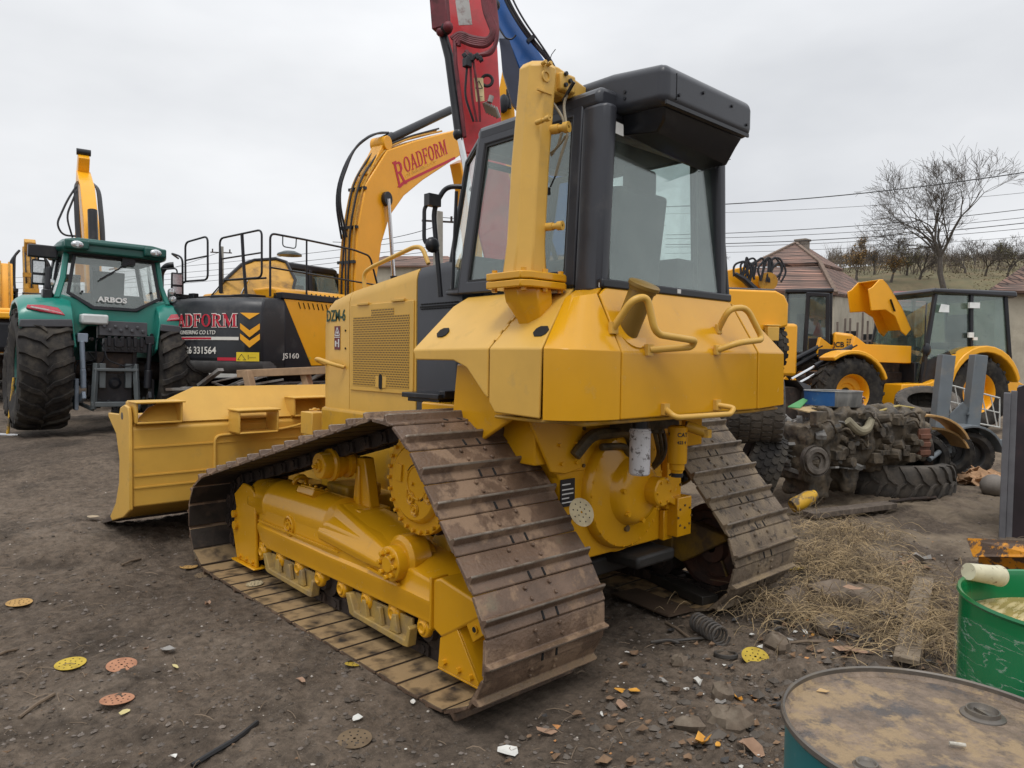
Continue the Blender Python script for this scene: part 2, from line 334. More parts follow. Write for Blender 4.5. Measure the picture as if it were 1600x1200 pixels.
def build_ground():
    # grid with fine cells in the yard and ever larger ones outward
    def axis(lo, hi, fine0, fine1, st):
        a = list(np.arange(fine0, fine1, st)); s_ = st; v = fine1
        while v < hi: a.append(v); s_ *= 1.07; v += s_
        a.append(hi); s_ = st; v = fine0-st; b = []
        while v > lo: b.append(v); s_ *= 1.07; v -= s_
        b.append(lo); return np.array(b[::-1]+a)
    xs = axis(-700, 900, -5.0, 5.6, .024); ys = axis(-700, 900, -2.9, 6.0, .024)
    X_, Y_ = np.meshgrid(xs, ys); Z_ = np.zeros_like(X_)
    for i in range(0, X_.shape[0], 40): Z_[i:i+40] = hgt(X_[i:i+40], Y_[i:i+40])
    r_ = relief(X_, Y_); 
    # bed of the tracks and tables of the drums stay smooth
    foot = np.clip(np.minimum(np.minimum(1.6-np.abs(np.abs(X_)-1.08)*3.2, (Y_+.6)*4), (3.7-Y_)*4), 0, 1); r_ = r_*(1-.85*foot)
    # churned soil beside the right hand edge of the yard
    lump = np.exp(-(((X_-.3)/1.3)**2+((Y_+1.25)/.7)**2)); r_ += lump*.05*(vnoise(X_*9, Y_*9, 8)-.4)
    near = np.clip(1-(np.hypot(X_+1, Y_-1)-30)/60, 0, 1); Z_ += r_*near
    ny, nx = X_.shape; co = np.stack([X_, Y_, Z_], -1).reshape(-1, 3)
    idx = np.arange(ny*nx).reshape(ny, nx); f = np.stack([idx[:-1, :-1], idx[:-1, 1:], idx[1:, 1:], idx[1:, :-1]], -1).reshape(-1, 4)
    me = bpy.data.meshes.new('ground'); me.vertices.add(len(co)); me.vertices.foreach_set('co', co.ravel()); me.loops.add(f.size); me.loops.foreach_set('vertex_index', f.ravel()); me.polygons.add(len(f)); me.polygons.foreach_set('loop_start', np.arange(0, f.size, 4)); me.polygons.foreach_set('use_smooth', np.ones(len(f), bool)); me.update(calc_edges=True)
    mt = bpy.data.materials.new('dirt_ground'); mt.use_nodes = True; nt = mt.node_tree; b = nt.nodes['Principled BSDF']; l = nt.links.new; b.inputs['Roughness'].default_value = .93; b.inputs['Specular IOR Level'].default_value = .25
    t = N(nt, 'ShaderNodeTexCoord')
    def nz(sc, det=6, ro=.6): n = N(nt, 'ShaderNodeTexNoise'); n.inputs['Scale'].default_value = sc; n.inputs['Detail'].default_value = det; n.inputs['Roughness'].default_value = ro; l(t.outputs['Object'], n.inputs['Vector']); return n.outputs[0]
    def ramp(src, stops):
        r2 = N(nt, 'ShaderNodeValToRGB'); e = r2.color_ramp.elements
        while len(e) < len(stops): e.new(.5)
        for k, (p, c) in enumerate(stops): e[k].position = p; e[k].color = (*c, 1) if len(c) == 3 else (c[0],)*3+(1,)
        l(src, r2.inputs[0]); return r2.outputs[0]
    def mixc(f, a, b_, mode='MIX'):
        m_ = N(nt, 'ShaderNodeMix', data_type='RGBA', blend_type=mode); 
        (l(f, m_.inputs[0]) if not isinstance(f, float) else setattr(m_.inputs[0], 'default_value', f)); l(a, m_.inputs[6]); l(b_, m_.inputs[7]) if not isinstance(b_, tuple) else setattr(m_.inputs[7], 'default_value', (*b_, 1)); return m_.outputs[2]
    base = ramp(nz(.55, 9, .62), [(.30, (.082, .062, .046)), (.52, (.134, .103, .077)), (.72, (.190, .150, .114))])
    fine = ramp(nz(16, 10, .75), [(.32, (.45,)), (.52, (1.0,)), (.72, (1.5,))]); cur = mixc(1.0, base, fine, 'MULTIPLY'); damp = ramp(nz(1.7, 7, .6), [(.50, (1.,)), (.64, (.52,))]); cur = mixc(1.0, cur, damp, 'MULTIPLY')
    peb = N(nt, 'ShaderNodeTexVoronoi'); peb.inputs['Scale'].default_value = 55; l(t.outputs['Object'], peb.inputs['Vector'])
    pm = ramp(peb.outputs['Distance'], [(.10, (1.,)), (.24, (0.,))]); gate = ramp(nz(6, 3), [(.50, (0.,)), (.62, (.75,))]); m_ = N(nt, 'ShaderNodeMath', operation='MULTIPLY'); l(pm, m_.inputs[0]); l(gate, m_.inputs[1])
    cur = mixc(m_.outputs[0], cur, (.20, .175, .15))
    # pale dusty area beyond the lying tyre, greenish seepage by the machine
    tan = ramp(nz(1.1, 8, .65), [(.42, (0.,)), (.60, (1.,))]); sx = N(nt, 'ShaderNodeSeparateXYZ'); l(t.outputs['Object'], sx.inputs[0])
    mr = N(nt, 'ShaderNodeMapRange'); mr.inputs[1].default_value = 2.2; mr.inputs[2].default_value = 3.2; l(sx.outputs[0], mr.inputs[0]); m3 = N(nt, 'ShaderNodeMath', operation='MULTIPLY'); l(tan, m3.inputs[0]); l(mr.outputs[0], m3.inputs[1]); cur = mixc(m3.outputs[0], cur, (.235, .185, .13))
    l(cur, b.inputs['Base Color'])
    bp = N(nt, 'ShaderNodeBump'); bp.inputs['Strength'].default_value = 1.0; bp.inputs['Distance'].default_value = .02; l(nz(38, 10, .7), bp.inputs['Height']); l(bp.outputs[0], b.inputs['Normal'])
    me.materials.append(mt); o = bpy.data.objects.new('ground', me); COL.objects.link(o); tag(o, 'trodden dark brown earth of the yard strewn with grit', kind='structure'); return o
build_ground()
# helper: separate an MB into its loose pieces and make each an object
def objs(name, mb, material, parent=None, **k):
    n = len(mb.v); par = list(range(n))
    def find(a):
        while par[a] != a: par[a] = par[par[a]]; a = par[a]
        return a
    for f in mb.f:
        a = find(f[0])
        for i in f[1:]: par[find(i)] = a
    groups = {}
    for fi, f in enumerate(mb.f): groups.setdefault(find(f[0]), []).append(fi)
    out_ = []
    for g in groups.values():
        q = MB(); ids = {}; 
        for fi in g:
            nf = []
            for i in mb.f[fi]:
                if i not in ids: ids[i] = len(q.v); q.v.append(mb.v[i])
                nf.append(ids[i])
            q.f.append(tuple(nf)); q.mi.append(mb.mi[fi])
        out_.append(obj(name, q, material, parent, **k))
    return out_
# ================================================================ the bulldozer (its frame is the world frame: +Y is its forward direction)
D = thing('bulldozer', 'large mustard yellow crawler bulldozer with a dark cab and wide rusty tracks', 'bulldozer', (0, 0, 0))
# ---- track path: hull of three circles in the (y,z) plane
CIR = [(-.01, .375, .375), (3.055, .375, .375), (.53, 1.02, .375)]   # rear idler, front idler, sprocket (radius to the shoe's inner face)
def tangent(c1, c2):
    a = Vector(c1[:2]); b = Vector(c2[:2]); d = (b-a); L_ = d.length; d.normalize(); n = Vector((d.y, -d.x)); k = (c1[2]-c2[2])/L_
    q = d*k+n*math.sqrt(max(0, 1-k*k)); return a+q*c1[2], b+q*c2[2]
def track_path():
    order = [CIR[0], CIR[1], CIR[2]]; pts = []; tg = [tangent(order[i], order[(i+1) % 3]) for i in range(3)]
    for i in range(3):
        A, B = tg[i]; n = max(2, int((B-A).length/.01)); pts += [A+(B-A)*(k/n) for k in range(n)]
        c = order[(i+1) % 3]; C2 = Vector(c[:2]); a0 = math.atan2(*(B-C2).yx); a1 = math.atan2(*(tg[(i+1) % 3][0]-C2).yx)
        while a1 < a0: a1 += 2*PI
        n = max(2, int((a1-a0)*c[2]/.01)); pts += [C2+Vector((math.cos(a0+(a1-a0)*k/n), math.sin(a0+(a1-a0)*k/n)))*c[2] for k in range(n)]
    return pts
TP = track_path(); TP.append(TP[0]); cum = [0]
for i in range(1, len(TP)): cum.append(cum[-1]+(TP[i]-TP[i-1]).length)
TL = cum[-1]; NS = round(TL/.203); PT = TL/NS
def on_path(s_):
    s_ %= TL; i = max(1, int(np.searchsorted(cum, s_))); t = (s_-cum[i-1])/max(1e-9, cum[i]-cum[i-1]); p = TP[i-1].lerp(TP[i], t); return p
def path_frame(s_):
    a = on_path(s_-PT/2); b = on_path(s_+PT/2); p = (a+b)/2; t = (b-a).normalized(); return p, t, Vector((t.y, -t.x))
# ---- one shoe (x across, y along the path, z outward)
def shoe_mesh():
    q = MB(); prof = [(.112, .000), (.108, .012), (.060, .014), (.044, .052), (.031, .055), (.024, .018), (-.080, .012), (-.088, .007), (-.089, -.004), (-.084, -.010), (.0, -.008), (.084, -.010), (.086, -.002)]
    # grouser near one edge, lip under the neighbour
    xs = [-.42, -.405, .405, .42]; secs = []
    for k, x in enumerate(xs):
        sc = .92 if k in (0, 3) else 1; secs.append([(x, y*(.985 if k in (0, 3) else 1), z*sc) for y, z in prof])
    q.loft(secs)
    for x in (-.085, .085):
        for y in (-.005, -.062):
            q.cyl((x+(.02 if y < -.03 else 0), y, .012), (x+(.02 if y < -.03 else 0), y, .027), .0135, .011, n=6)
    q.m = 1
    for x in (-.055, .045): q.box((x, .085, .0125), (.016, .045, .008))
    q.m = 0
    for i, f in enumerate(q.f):
        if all(q.v[k][2] > .046 for k in f): q.mi[i] = 2
        elif all(q.v[k][2] < .0 for k in f): q.mi[i] = 3
    return q
def mk_shoes(cx, mtl, off):
    first = None
    for i in range(NS):
        p, t, nn = path_frame(off+i*PT)
        if first is None: o = obj('track_shoe', shoe_mesh(), [mtl, HOLE, WORN, INNER], D, bevel=.003, seg=1); first = o
        else: o = first.copy(); COL.objects.link(o); o.parent = D
        # basis: x -> world X, y -> path direction, z -> outward
        X_ = Vector((1, 0, 0)); Y_ = Vector((0, t.x, t.y)); Z_ = Vector((0, nn.x, nn.y)); sgn = 1
        if X_.cross(Y_).dot(Z_) < 0: X_ = -X_
        mm = Matrix.Identity(4)
        for r_ in range(3): mm[r_][0] = X_[r_]; mm[r_][1] = Y_[r_]; mm[r_][2] = Z_[r_]
        mm[0][3] = cx+rnd.uniform(-.003, .003); mm[1][3] = p.x; mm[2][3] = p.y; o.matrix_basis = mm
mk_shoes(-1.08, RUST, .03); mk_shoes(1.08, MUDSTEEL, .11)
DIRTYEL = mat('grimy_mustard', (.33, .19, .025), .6, var=.3, scale=5, bump=.3, bscale=30, dirt=((.10, .07, .045), 5, .38, .6, .9), dust=((.26, .18, .09), .7, .5))
def chain(cx, mtl):
    q = MB()
    for i in range(NS):
        p, t, nn = path_frame(.03+i*PT); c = Vector((0, p.x, p.y)); T = Vector((0, t.x, t.y)); O = Vector((0, nn.x, nn.y))
        for s_ in (-1, 1):
            rot = Matrix((Vector((1, 0, 0)), T, O)).transposed(); ctr = c-O*.055+Vector((cx+s_*.075, 0, 0)); q.box(ctr, (.038, .15, .088), rot)
            ctr = c-O*.060+T*.1+Vector((cx+s_*.095, 0, 0)); q.box(ctr, (.034, .11, .07), rot)
        a = c-O*.055+T*.1; q.cyl(a+Vector((cx-.12, 0, 0)), a+Vector((cx+.12, 0, 0)), .028, n=8)
    return obj('track_chain', q, mtl, D, smooth=30)
chain(-1.08, DARKST); chain(1.08, DARKST)
def wheel_lathe(cx, cy, cz, prof, n=32):
    q = MB(); q.lathe(prof, (cx, cy, cz), (1, 0, 0), n); return q
for s_, mt1 in ((-1, DARKST), (1, mat('idler_rust', (.10, .045, .028), .6, var=.3, bump=.3, dirt=((.05, .035, .03), 5, .45, .6, .8)))):
    for (cy, cz) in ((-.01, .375), (3.055, .375)):
        q = wheel_lathe(s_*1.08, cy, cz, [(.03, -.10), (.10, -.10), (.11, -.05), (.21, -.035), (.22, -.085), (.27, -.085), (.275, -.05), (.325, -.04), (.325, .04), (.275, .05), (.27, .085), (.22, .085), (.21, .035), (.11, .05), (.10, .10), (.03, .10)])
        obj('idler_wheel', q, mt1, D)
    q = MB(); nt_ = 23; pr = []      # sprocket
    for i in range(nt_):
        for dr, da in ((.268, -.42), (.318, -.14), (.318, .14), (.268, .42)): t = 2*PI*(i+da)/nt_; pr.append((.53+dr*math.cos(t), 1.02+dr*math.sin(t)))
    q.prism(pr, 'x', s_*1.08-.03, s_*1.08+.03); obj('sprocket', q, DARKST, D, bevel=.004)
    # final drive
    sg = s_; q = MB(); X0 = s_*1.08
    q.lathe([(.0, .185*sg), (.205, .185*sg), (.225, .17*sg), (.232, .15*sg), (.262, .148*sg), (.298, .148*sg), (.300, .125*sg), (.30, .10*sg), (.25, .08*sg), (.25, -.40*sg), (0, -.40*sg)], (X0, .53, 1.02), (1, 0, 0), 48)
    FDM = YEL if s_ < 0 else DIRTYEL
    fd = obj('final_drive', q, FDM, D, bevel=.003)
    q = MB(); q.bolts((X0+.147*sg, .53, 1.02), (sg, 0, 0), .280, 26, .0125, .022); objs('bolt', q, FDM, fd, bevel=.002)
    if s_ < 0:
        q = MB(); xf = X0-.185
        for (dy, dz) in ((-.055, .125), (-.145, -.055), (.02, -.085), (-.02, -.145)):
            q.lathe([(.0, .0), (.022, .0), (.026, .006), (.031, .006), (.033, -.004), (.038, -.004), (.041, .0)], (xf-.004, .53+dy, 1.02+dz), (-1, 0, 0), 20); q.cyl((xf, .53+dy, 1.02+dz), (xf-.016, .53+dy, 1.02+dz), .011, n=6)
        q.bolts((xf, .50, 1.03), (-1, 0, 0), .095, 5, .009, .012)
        q.cyl((xf, .53, 1.02), (xf-.014, .53, 1.02), .011, n=6)
        q.box((xf-.005, .53+.13, 1.07), (.014, .06, .10), Matrix.Rotation(.1, 3, 'X'))
        q.lathe([(.086, 0), (.089, .007), (.096, .007), (.099, 0)], (xf, .49, 1.03), (-1, 0, 0), 24)
        obj('inspection_caps', q, YEL, fd, bevel=.002)
        q = MB(); q.lathe([(.101, 0), (.1015, .003), (.106, .003), (.107, 0)], (xf, .49, 1.03), (-1, 0, 0), 28, a0=-1.2, a1=2.6); obj('groove', q, HOLE, fd)
# ---- track frame (left one in full, right one mirrored and grimy)
def sec(y, pts, s_): return [(s_*x, y, z) for x, z in pts]
def track_frame(s_, mt):
    q = MB()
    def S(y, zb, zl, zs, zt, xo=1.30, xt=1.14, xi=.90): return sec(y, [(xi, zb), (xo-.02, zb), (xo-.02, zl-.10), (xo, zl-.03), (xo, zl), (xo-.015, zl+.018), (xo-.025, zs), (xt, zt), (xi+.05, zt), (xi, zs)], s_)
    secs = [S(2.58, .30, .43, .58, .66, 1.28), S(2.40, .27, .43, .60, .70), S(1.70, .27, .425, .60, .72), S(1.48, .27, .42, .62, .74), S(1.1, .27, .42, .60, .70), S(.62, .27, .415, .54, .60), S(.27, .27, .405, .50, .535)]
    q.loft(secs); fr = obj('track_frame', q, mt, D, bevel=.012, seg=3)
    q = MB(); q.lathe([(0, 0), (.10, 0), (.16, .01), (.178, .035), (.18, .07), (.18, .30), (.186, .31), (.186, .36), (.18, .37), (.18, 1.25), (.10, 1.35)], (s_*1.10, 2.80, .585), (0, -1, 0), 36); obj('recoil_tube', q, mt, fr)
    # raised pivot rib running up the side
    q = MB(); q.loft([sec(1.60, [(1.285, .50), (1.295, .56), (1.17, .745), (1.10, .75), (1.10, .5)], s_), sec(.98, [(1.305, .47), (1.315, .53), (1.25, .63), (1.10, .66), (1.10, .47)], s_), sec(.72, [(1.30, .47), (1.31, .50), (1.26, .56), (1.10, .58), (1.10, .47)], s_)]); obj('side_rib', q, mt, fr, bevel=.02, seg=3)
    # lifting eye, top cover, side port, pivot cap
    q = MB(); q.lathe([(.034, -.017), (.062, -.017), (.062, .017), (.034, .017)], (s_*1.07, 2.28, .775), (0, 1, .5), 20, close=True); q.box((s_*1.07, 2.28, .742), (.125, .045, .03)); obj('lifting_eye', q, mt, fr, bevel=.006)
    q = MB(); rot = Matrix.Rotation(-s_*.35, 3, 'Y'); q.box((s_*1.13, 1.93, .745), (.17, .24, .05), rot)
    q.box((s_*1.13, 1.93, .775), (.13, .20, .022), rot)
    for a in (-.045, .045):
        for b in (-.075, 0, .075): p = Vector((s_*1.13, 1.93+b, .775))+rot @ Vector((a, 0, .011)); q.cyl(p, p+rot @ Vector((0, 0, .016)), .013, n=6)
    obj('top_cover', q, mt, fr, bevel=.006)
    q = MB(); q.lathe([(0, .012), (.018, .012), (.02, .02), (.03, .02), (.033, .006), (.05, .006), (.062, .02), (.072, .016), (.075, 0)], (s_*1.278, 2.02, .515), (s_, 0, 0), 24); q.bolts((s_*1.278, 2.02, .515), (s_, 0, 0), .042, 7, .008, .016); obj('side_port', q, mt, fr)
    q = MB(); q.lathe([(0, .085), (.045, .085), (.05, .08), (.052, .07), (.09, .07), (.102, .065), (.105, .05), (.105, -.2)], (s_*1.27, .66, .545), (s_, 0, 0), 28); q.bolts((s_*1.335, .66, .545), (s_, 0, 0), .074, 8, .0165, .03); 
    q.lathe([(.09, -.14), (.14, -.14), (.14, -.02), (.115, 0), (.09, 0)], (s_*1.27, .66, .56), (s_, 0, 0), 24); obj('pivot_cap', q, mt, fr, bevel=.003)
    q = MB(); q.beam((s_*1.302, .95, .455), (s_*1.306, .60, .435), .01, .012); q.box((s_*1.303, 1.9, .475), (.008, 1.2, .010)); obj('weld_bead', q, mt, fr)
    # rear box and guard plates
    q = MB(); q.prism([(.28, .27), (.28, .535), (.22, .56), (-.15, .50), (-.17, .47), (.10, .30), (.20, .24)], 'x', s_*1.305, s_*.92); bx_ = obj('rear_housing', q, mt, fr, bevel=.014, seg=3)
    q = MB(); q.prism([(.278, .262), (.296, .262), (.296, .548), (.278, .548)], 'x', s_*1.318, s_*1.20); q.cyl((s_*1.2, .03, .50), (s_*1.2, .05, .63), .013, n=8); obj('rear_rib', q, mt, bx_, bevel=.006)
    q = MB(); q.prism([(.22, .235), (.235, .09), (.235, .075), (-.10, .075), (-.10, .095), (.08, .33)], 'x', s_*1.30, s_*1.285)
    q.poly([(s_*1.29, .08, .33), (s_*1.29, -.115, .075), (s_*1.0, -.16, .10), (s_*1.0, -.02, .42)], .014)
    q.box((s_*1.25, .07, .068), (.10, .34, .014))
    q.prism([(-.10, .44), (.0, .37), (-.055, .29), (-.155, .365)], 'x', s_*1.30, s_*1.22)
    gp_ = obj('rear_guard', q, mt, fr, bevel=.004)
    q = MB()
    for (y, z) in ((.17, .10), (.05, .095), (-.05, .09)): q.cyl((s_*1.298, y, z+.02), (s_*1.322, y, z+.02), .016, n=6)
    for (a, b) in ((.55, -.0), (.3, .03)): q.cyl((s_*1.18, .0+b, .22+b*2), (s_*1.19, -.12, .22+b), .009, n=6)
    q.cyl((s_*1.29, -.075, .365), (s_*1.31, -.075, .365), .022, n=12); objs('bolt', q, mt, fr)
    q = MB(); q.cyl((s_*1.302, -.075, .365), (s_*1.3105, -.075, .365), .015, n=12); obj('bolt_hole', q, HOLE, fr)
    # front guard plates
    q = MB(); q.prism([(2.72, .70), (2.64, .66), (2.62, .40), (2.60, .08), (2.98, .08), (3.06, .30), (2.99, .50), (3.03, .60), (2.86, .71)], 'x', s_*1.275, s_*1.25)
    q.poly([(s_*1.26, 2.66, .66), (s_*1.26, 2.64, .12), (s_*1.12, 2.52, .16), (s_*1.12, 2.55, .70)], .02)
    q.prism([(2.70, .69), (3.0, .59), (3.0, .56), (2.70, .66)], 'x', s_*1.26, s_*1.16); q.box((s_*1.25, 2.80, .072), (.11, .44, .016)); obj('front_guard', q, mt, fr, bevel=.008)
    q = MB()
    for y in (2.66, 2.78, 2.90): q.cyl((s_*1.27, y, .115), (s_*1.292, y, .115), .016, n=6)
    q.cyl((s_*1.27, 2.98, .35), (s_*1.30, 2.98, .35), .035, n=16); q.cyl((s_*1.27, 3.0, .44), (s_*1.30, 3.0, .44), .03, n=16); objs('bolt', q, mt, fr)
    for i in range(8):
        y = .42+i*.30
        q = wheel_lathe(s_*1.08, y, .20, [(.02, -.16), (.06, -.16), (.065, -.12), (.10, -.115), (.115, -.11), (.115, -.085), (.095, -.08), (.095, -.04), (.095, .04), (.095, .08), (.115, .085), (.115, .11), (.10, .115), (.065, .12), (.06, .16), (.02, .16)], 24); obj('track_roller', q, DARKST, fr)
        q = MB(); q.lathe([(0, .03), (.02, .03), (.024, .036), (.034, .036), (.037, .026), (.05, .026), (.058, .016), (.06, 0), (.06, -.03)], (s_*1.245, y, .225), (s_, 0, 0), 20); q.box((s_*1.245, y, .262), (.05, .085, .055)); obj('roller_cap', q, mt, fr, bevel=.004)
    for (ya, yb) in ((2.40, 1.66), (1.18, .52)):
        q = MB(); q.prism([(ya+.03, .235), (ya-.02, .115), (ya-.06, .105), (yb+.05, .085), (yb, .09), (yb-.02, .20), (yb, .215), (yb+.03, .125), (ya-.08, .14), (ya-.02, .24)], 'x', s_*1.30, s_*1.24)
        n = 4
        for k in range(1, n): y = yb+(ya-yb)*k/n; q.prism([(y-.05, .13), (y+.04, .13), (y+.012, .235), (y-.02, .235)], 'x', s_*1.29, s_*1.262)
        q.box((s_*1.245, (ya+yb)/2, .18), (.02, ya-yb-.04, .12)); obj('roller_guard', q, mat('dusty_guard', (.36, .235, .06), .6, var=.2, dirt=((.22, .16, .09), 7, .42, .62, .8), bump=.3) if s_ < 0 else mt, fr, bevel=.006)
    q = MB(); q.lathe([(0, .10), (.02, .10), (.022, .085), (.042, .085), (.045, .07), (.085, .07), (.09, .06), (.092, .0), (.11, -.01), (.112, -.03), (.095, -.04), (.095, -.08), (.075, -.09), (.075, -.12), (.10, -.13), (.10, -.16), (.075, -.17), (.075, -.21), (.05, -.21)], (s_*1.22, 1.58, 1.00), (s_, 0, 0), 28); q.cyl((s_*1.32, 1.58, 1.0), (s_*1.335, 1.58, 1.0), .013, n=6)
    obj('carrier_roller', q, mt, fr)
    q = MB(); q.prism([(1.40, 1.05), (1.50, 1.05), (1.55, .72), (1.32, .72)], 'x', s_*1.05, s_*.97); q.box((s_*1.03, 1.45, .70), (.24, .34, .05)); q.prism([(1.44, 1.0), (1.47, 1.0), (1.48, .72), (1.43, .72)], 'x', s_*1.07, s_*1.0); obj('carrier_bracket', q, mt, fr, bevel=.01)
    return fr
track_frame(-1, YEL); track_frame(1, DIRTYEL)
# ---- chassis, transmission case and what hangs beside it
q = MB(); q.box((0, 1.55, .93), (1.04, 2.9, .72)); obj('main_frame', q, YELD, D, bevel=.03)
q = MB(); q.cyl((-1.0, .62, .60), (1.0, .62, .60), .09, n=20); q.box((0, 1.95, .62), (2.0, .22, .16)); q.box((-.8, 1.95, .74), (.3, .3, .1)); objs('equalizer_bar', q, YELD, D, bevel=.02)
q = MB(); q.prism([(-.62, .54), (.60, .54), (.60, 1.44), (-.80, 1.44), (-.80, 1.30), (-.62, 1.05)], 'y', 0.0, 1.1); case = obj('transmission_case', q, YEL, D, bevel=.012, seg=3)
q = MB(); q.lathe([(.0, .165), (.12, .17), (.16, .166), (.185, .150), (.203, .118), (.215, .09), (.235, .078), (.325, .068), (.35, .062), (.364, .045), (.369, .015), (.37, .0), (.395, -.005), (.40, -.03)], (-.06, 0.0, .93), (0, -1, 0), 64); cov = obj('gear_cover', q, YEL, case)
q = MB(); q.bolts((-.06, -.058, .93), (0, -1, 0), .345, 26, .008, .010); q.bolts((-.06, -.12, .93), (0, -1, 0), .175, 7, .016, .055, .3); objs('bolt', q, YEL, cov)
q = MB(); q.lathe([(0, .25), (.082, .25), (.09, .242), (.09, .10)], (.05, 0, .93), (0, -1, 0), 36); q.bolts((.05, -.25, .93), (0, -1, 0), .068, 6, .009, .010); obj('shaft_cap', q, YEL, cov)
q = MB(); q.box((-.54, -.006, 1.23), (.26, .012, .30)); q.box((.44, -.03, 1.0), (.16, .05, .5)); q.box((.47, -.06, .70), (.16, .12, .26)); q.box((.40, -.02, .64), (.10, .04, .2)); q.prism([(.22, .86), (.30, .88), (.48, .77), (.46, .745)], 'y', -.10, .0); objs('case_bracket', q, YEL, case, bevel=.006)
q = MB(); q.bolts((.47, -.12, .70), (0, -1, 0), .075, 8, .008, .006)
for z in (.8, .9, 1.0, 1.1, 1.2): q.cyl((.505, -.055, z), (.505, -.066, z), .009, n=6)
for p in ((-.63, 1.12), (-.52, 1.11), (-.43, 1.11), (-.43, 1.22), (-.43, 1.33)): q.cyl((p[0], -.011, p[1]), (p[0], -.022, p[1]), .012, n=6)
q.cyl((-.1, -.075, .70), (-.1, -.095, .70), .02, n=10); objs('bolt', q, mat('bolt_dark', (.12, .07, .02), .6), case)
q = MB(); q.box((-.565, -.015, .965), (.12, .004, .16)); pl = obj('data_plate', q, BLK, case)
q = MB()
for k, (a, b, z) in enumerate(((-.05, .02, .05), (-.05, .045, .02), (-.05, .045, -.005), (-.05, .01, -.03), (-.05, .04, -.055))): q.box((-.565+(a+b)/2, -.0185, .965+z), (b-a, .002, .007))
obj('plate_printing', q, WHITE, pl)
q = MB(); q.tube(fillet([(-.55, -.05, 1.18), (-.45, -.09, 1.30), (-.1, -.09, 1.30), (.0, -.05, 1.1)], .06), .035, 10); q.tube(fillet([(-.35, -.08, 1.22), (-.12, -.09, 1.21), (-.02, -.04, 1.0)], .06), .022, 10)
for k in range(3): q.tube(fillet([(.1+k*.03, -.1, 1.38), (.08+.05*k, -.16, 1.25), (.18, -.12-.02*k, 1.12), (.12, -.05, 1.0)], .08), .014, 8)
q.box((.02, -.12, 1.36), (.5, .16, .10)); q.cyl((.1, -.14, 1.38), (.1, -.14, 1.28), .05, n=12); obj('oil_lines', q, mat('oily_pipe', (.10, .065, .02), .5, var=.4, dirt=((.02, .018, .015), 8, .4, .6, .8)), case, bevel=.008)
q = MB(); q.tube(fillet([(.20, -.30, 1.36), (.16, -.30, 1.2), (.22, -.28, 1.08), (.14, -.22, 1.02)], .05), .006, 6); q.tube(fillet([(.05, -.28, 1.30), (.10, -.26, 1.12), (.20, -.28, 1.02)], .05), .007, 6); obj('hose', q, SEAL, case)
q = MB(); q.lathe([(0, 0), (.050, 0), (.058, .008), (.060, .02), (.060, .24), (.063, .242), (.063, .256), (.060, .258), (.058, .268), (.04, .272)], (-.268, -.30, 1.075), (0, 0, 1), 36); f1 = obj('oil_filter', q, mat('worn_white_filter', (.60, .59, .60), .45, var=.06, dirt=((.12, .10, .09), 26, .55, .60, .9), dirt2=((.30, .28, .27), 6, .5, .7, .5)), D)
q = MB(); q.cyl((-.268, -.30, 1.345), (-.268, -.30, 1.42), .045, n=20); q.box((-.25, -.22, 1.415), (.3, .3, .04)); obj('filter_head', q, BLK, f1)
q = MB(); q.lathe([(0, 0), (.036, 0), (.038, .015), (.045, .02), (.046, .055), (.058, .06), (.060, .075), (.060, .28), (.04, .29)], (.105, -.30, 1.05), (0, 0, 1), 28); f2 = obj('fuel_filter', q, YEL, D)
q = MB(); q.cyl((.105, -.30, 1.025), (.105, -.30, 1.05), .036, n=20); obj('drain_cap', q, BLK, f2)
def on_cyl(c, r, a0, z0): return lambda x, y, z: Vector((c[0]+(r+z)*math.sin(a0+x/r), c[1]-(r+z)*math.cos(a0+x/r), z0+y))
text('filter_lettering', 'CAT', .036, BLK, f2, on_cyl((.105, -.30), .0608, -1.0, 1.275), .0005, .001)
text('filter_lettering', '423 4', .026, BLK, f2, on_cyl((.105, -.30), .0608, -1.0, 1.232), .0005, .001)
q = MB(); q.tube(fillet([(.15, -.33, 1.34), (.22, -.42, 1.30)], .02), .032, 12); q.lathe([(0, 0), (.03, 0), (.03, .05), (0, .05)], (.22, -.43, 1.27), (0, 0, 1), 8); obj('breather_pipe', q, YELD, D)
q = MB(); q.prism([(-.92, 1.44), (-.46, 1.44), (-.47, 1.10), (-.60, 1.08), (-.72, 1.10)], 'y', -.035, -.014); obj('hanger_plate', q, YEL, case, bevel=.006)
q = MB()
for p in ((-.52, 1.14), (-.52, 1.25), (-.52, 1.36), (-.64, 1.14), (-.66, 1.25)): q.cyl((p[0], -.035, p[1]), (p[0], -.05, p[1]), .012, n=6)
objs('bolt', q, YEL, case)
# drawbar and plates under the machine
q = MB(); q.box((.1, .9, .40), (.9, 1.5, .12)); q.box((.2, .15, .46), (.4, .5, .08)); obj('belly_guard', q, mat('oily_black', (.02, .018, .016), .6, var=.4), D, bevel=.02)
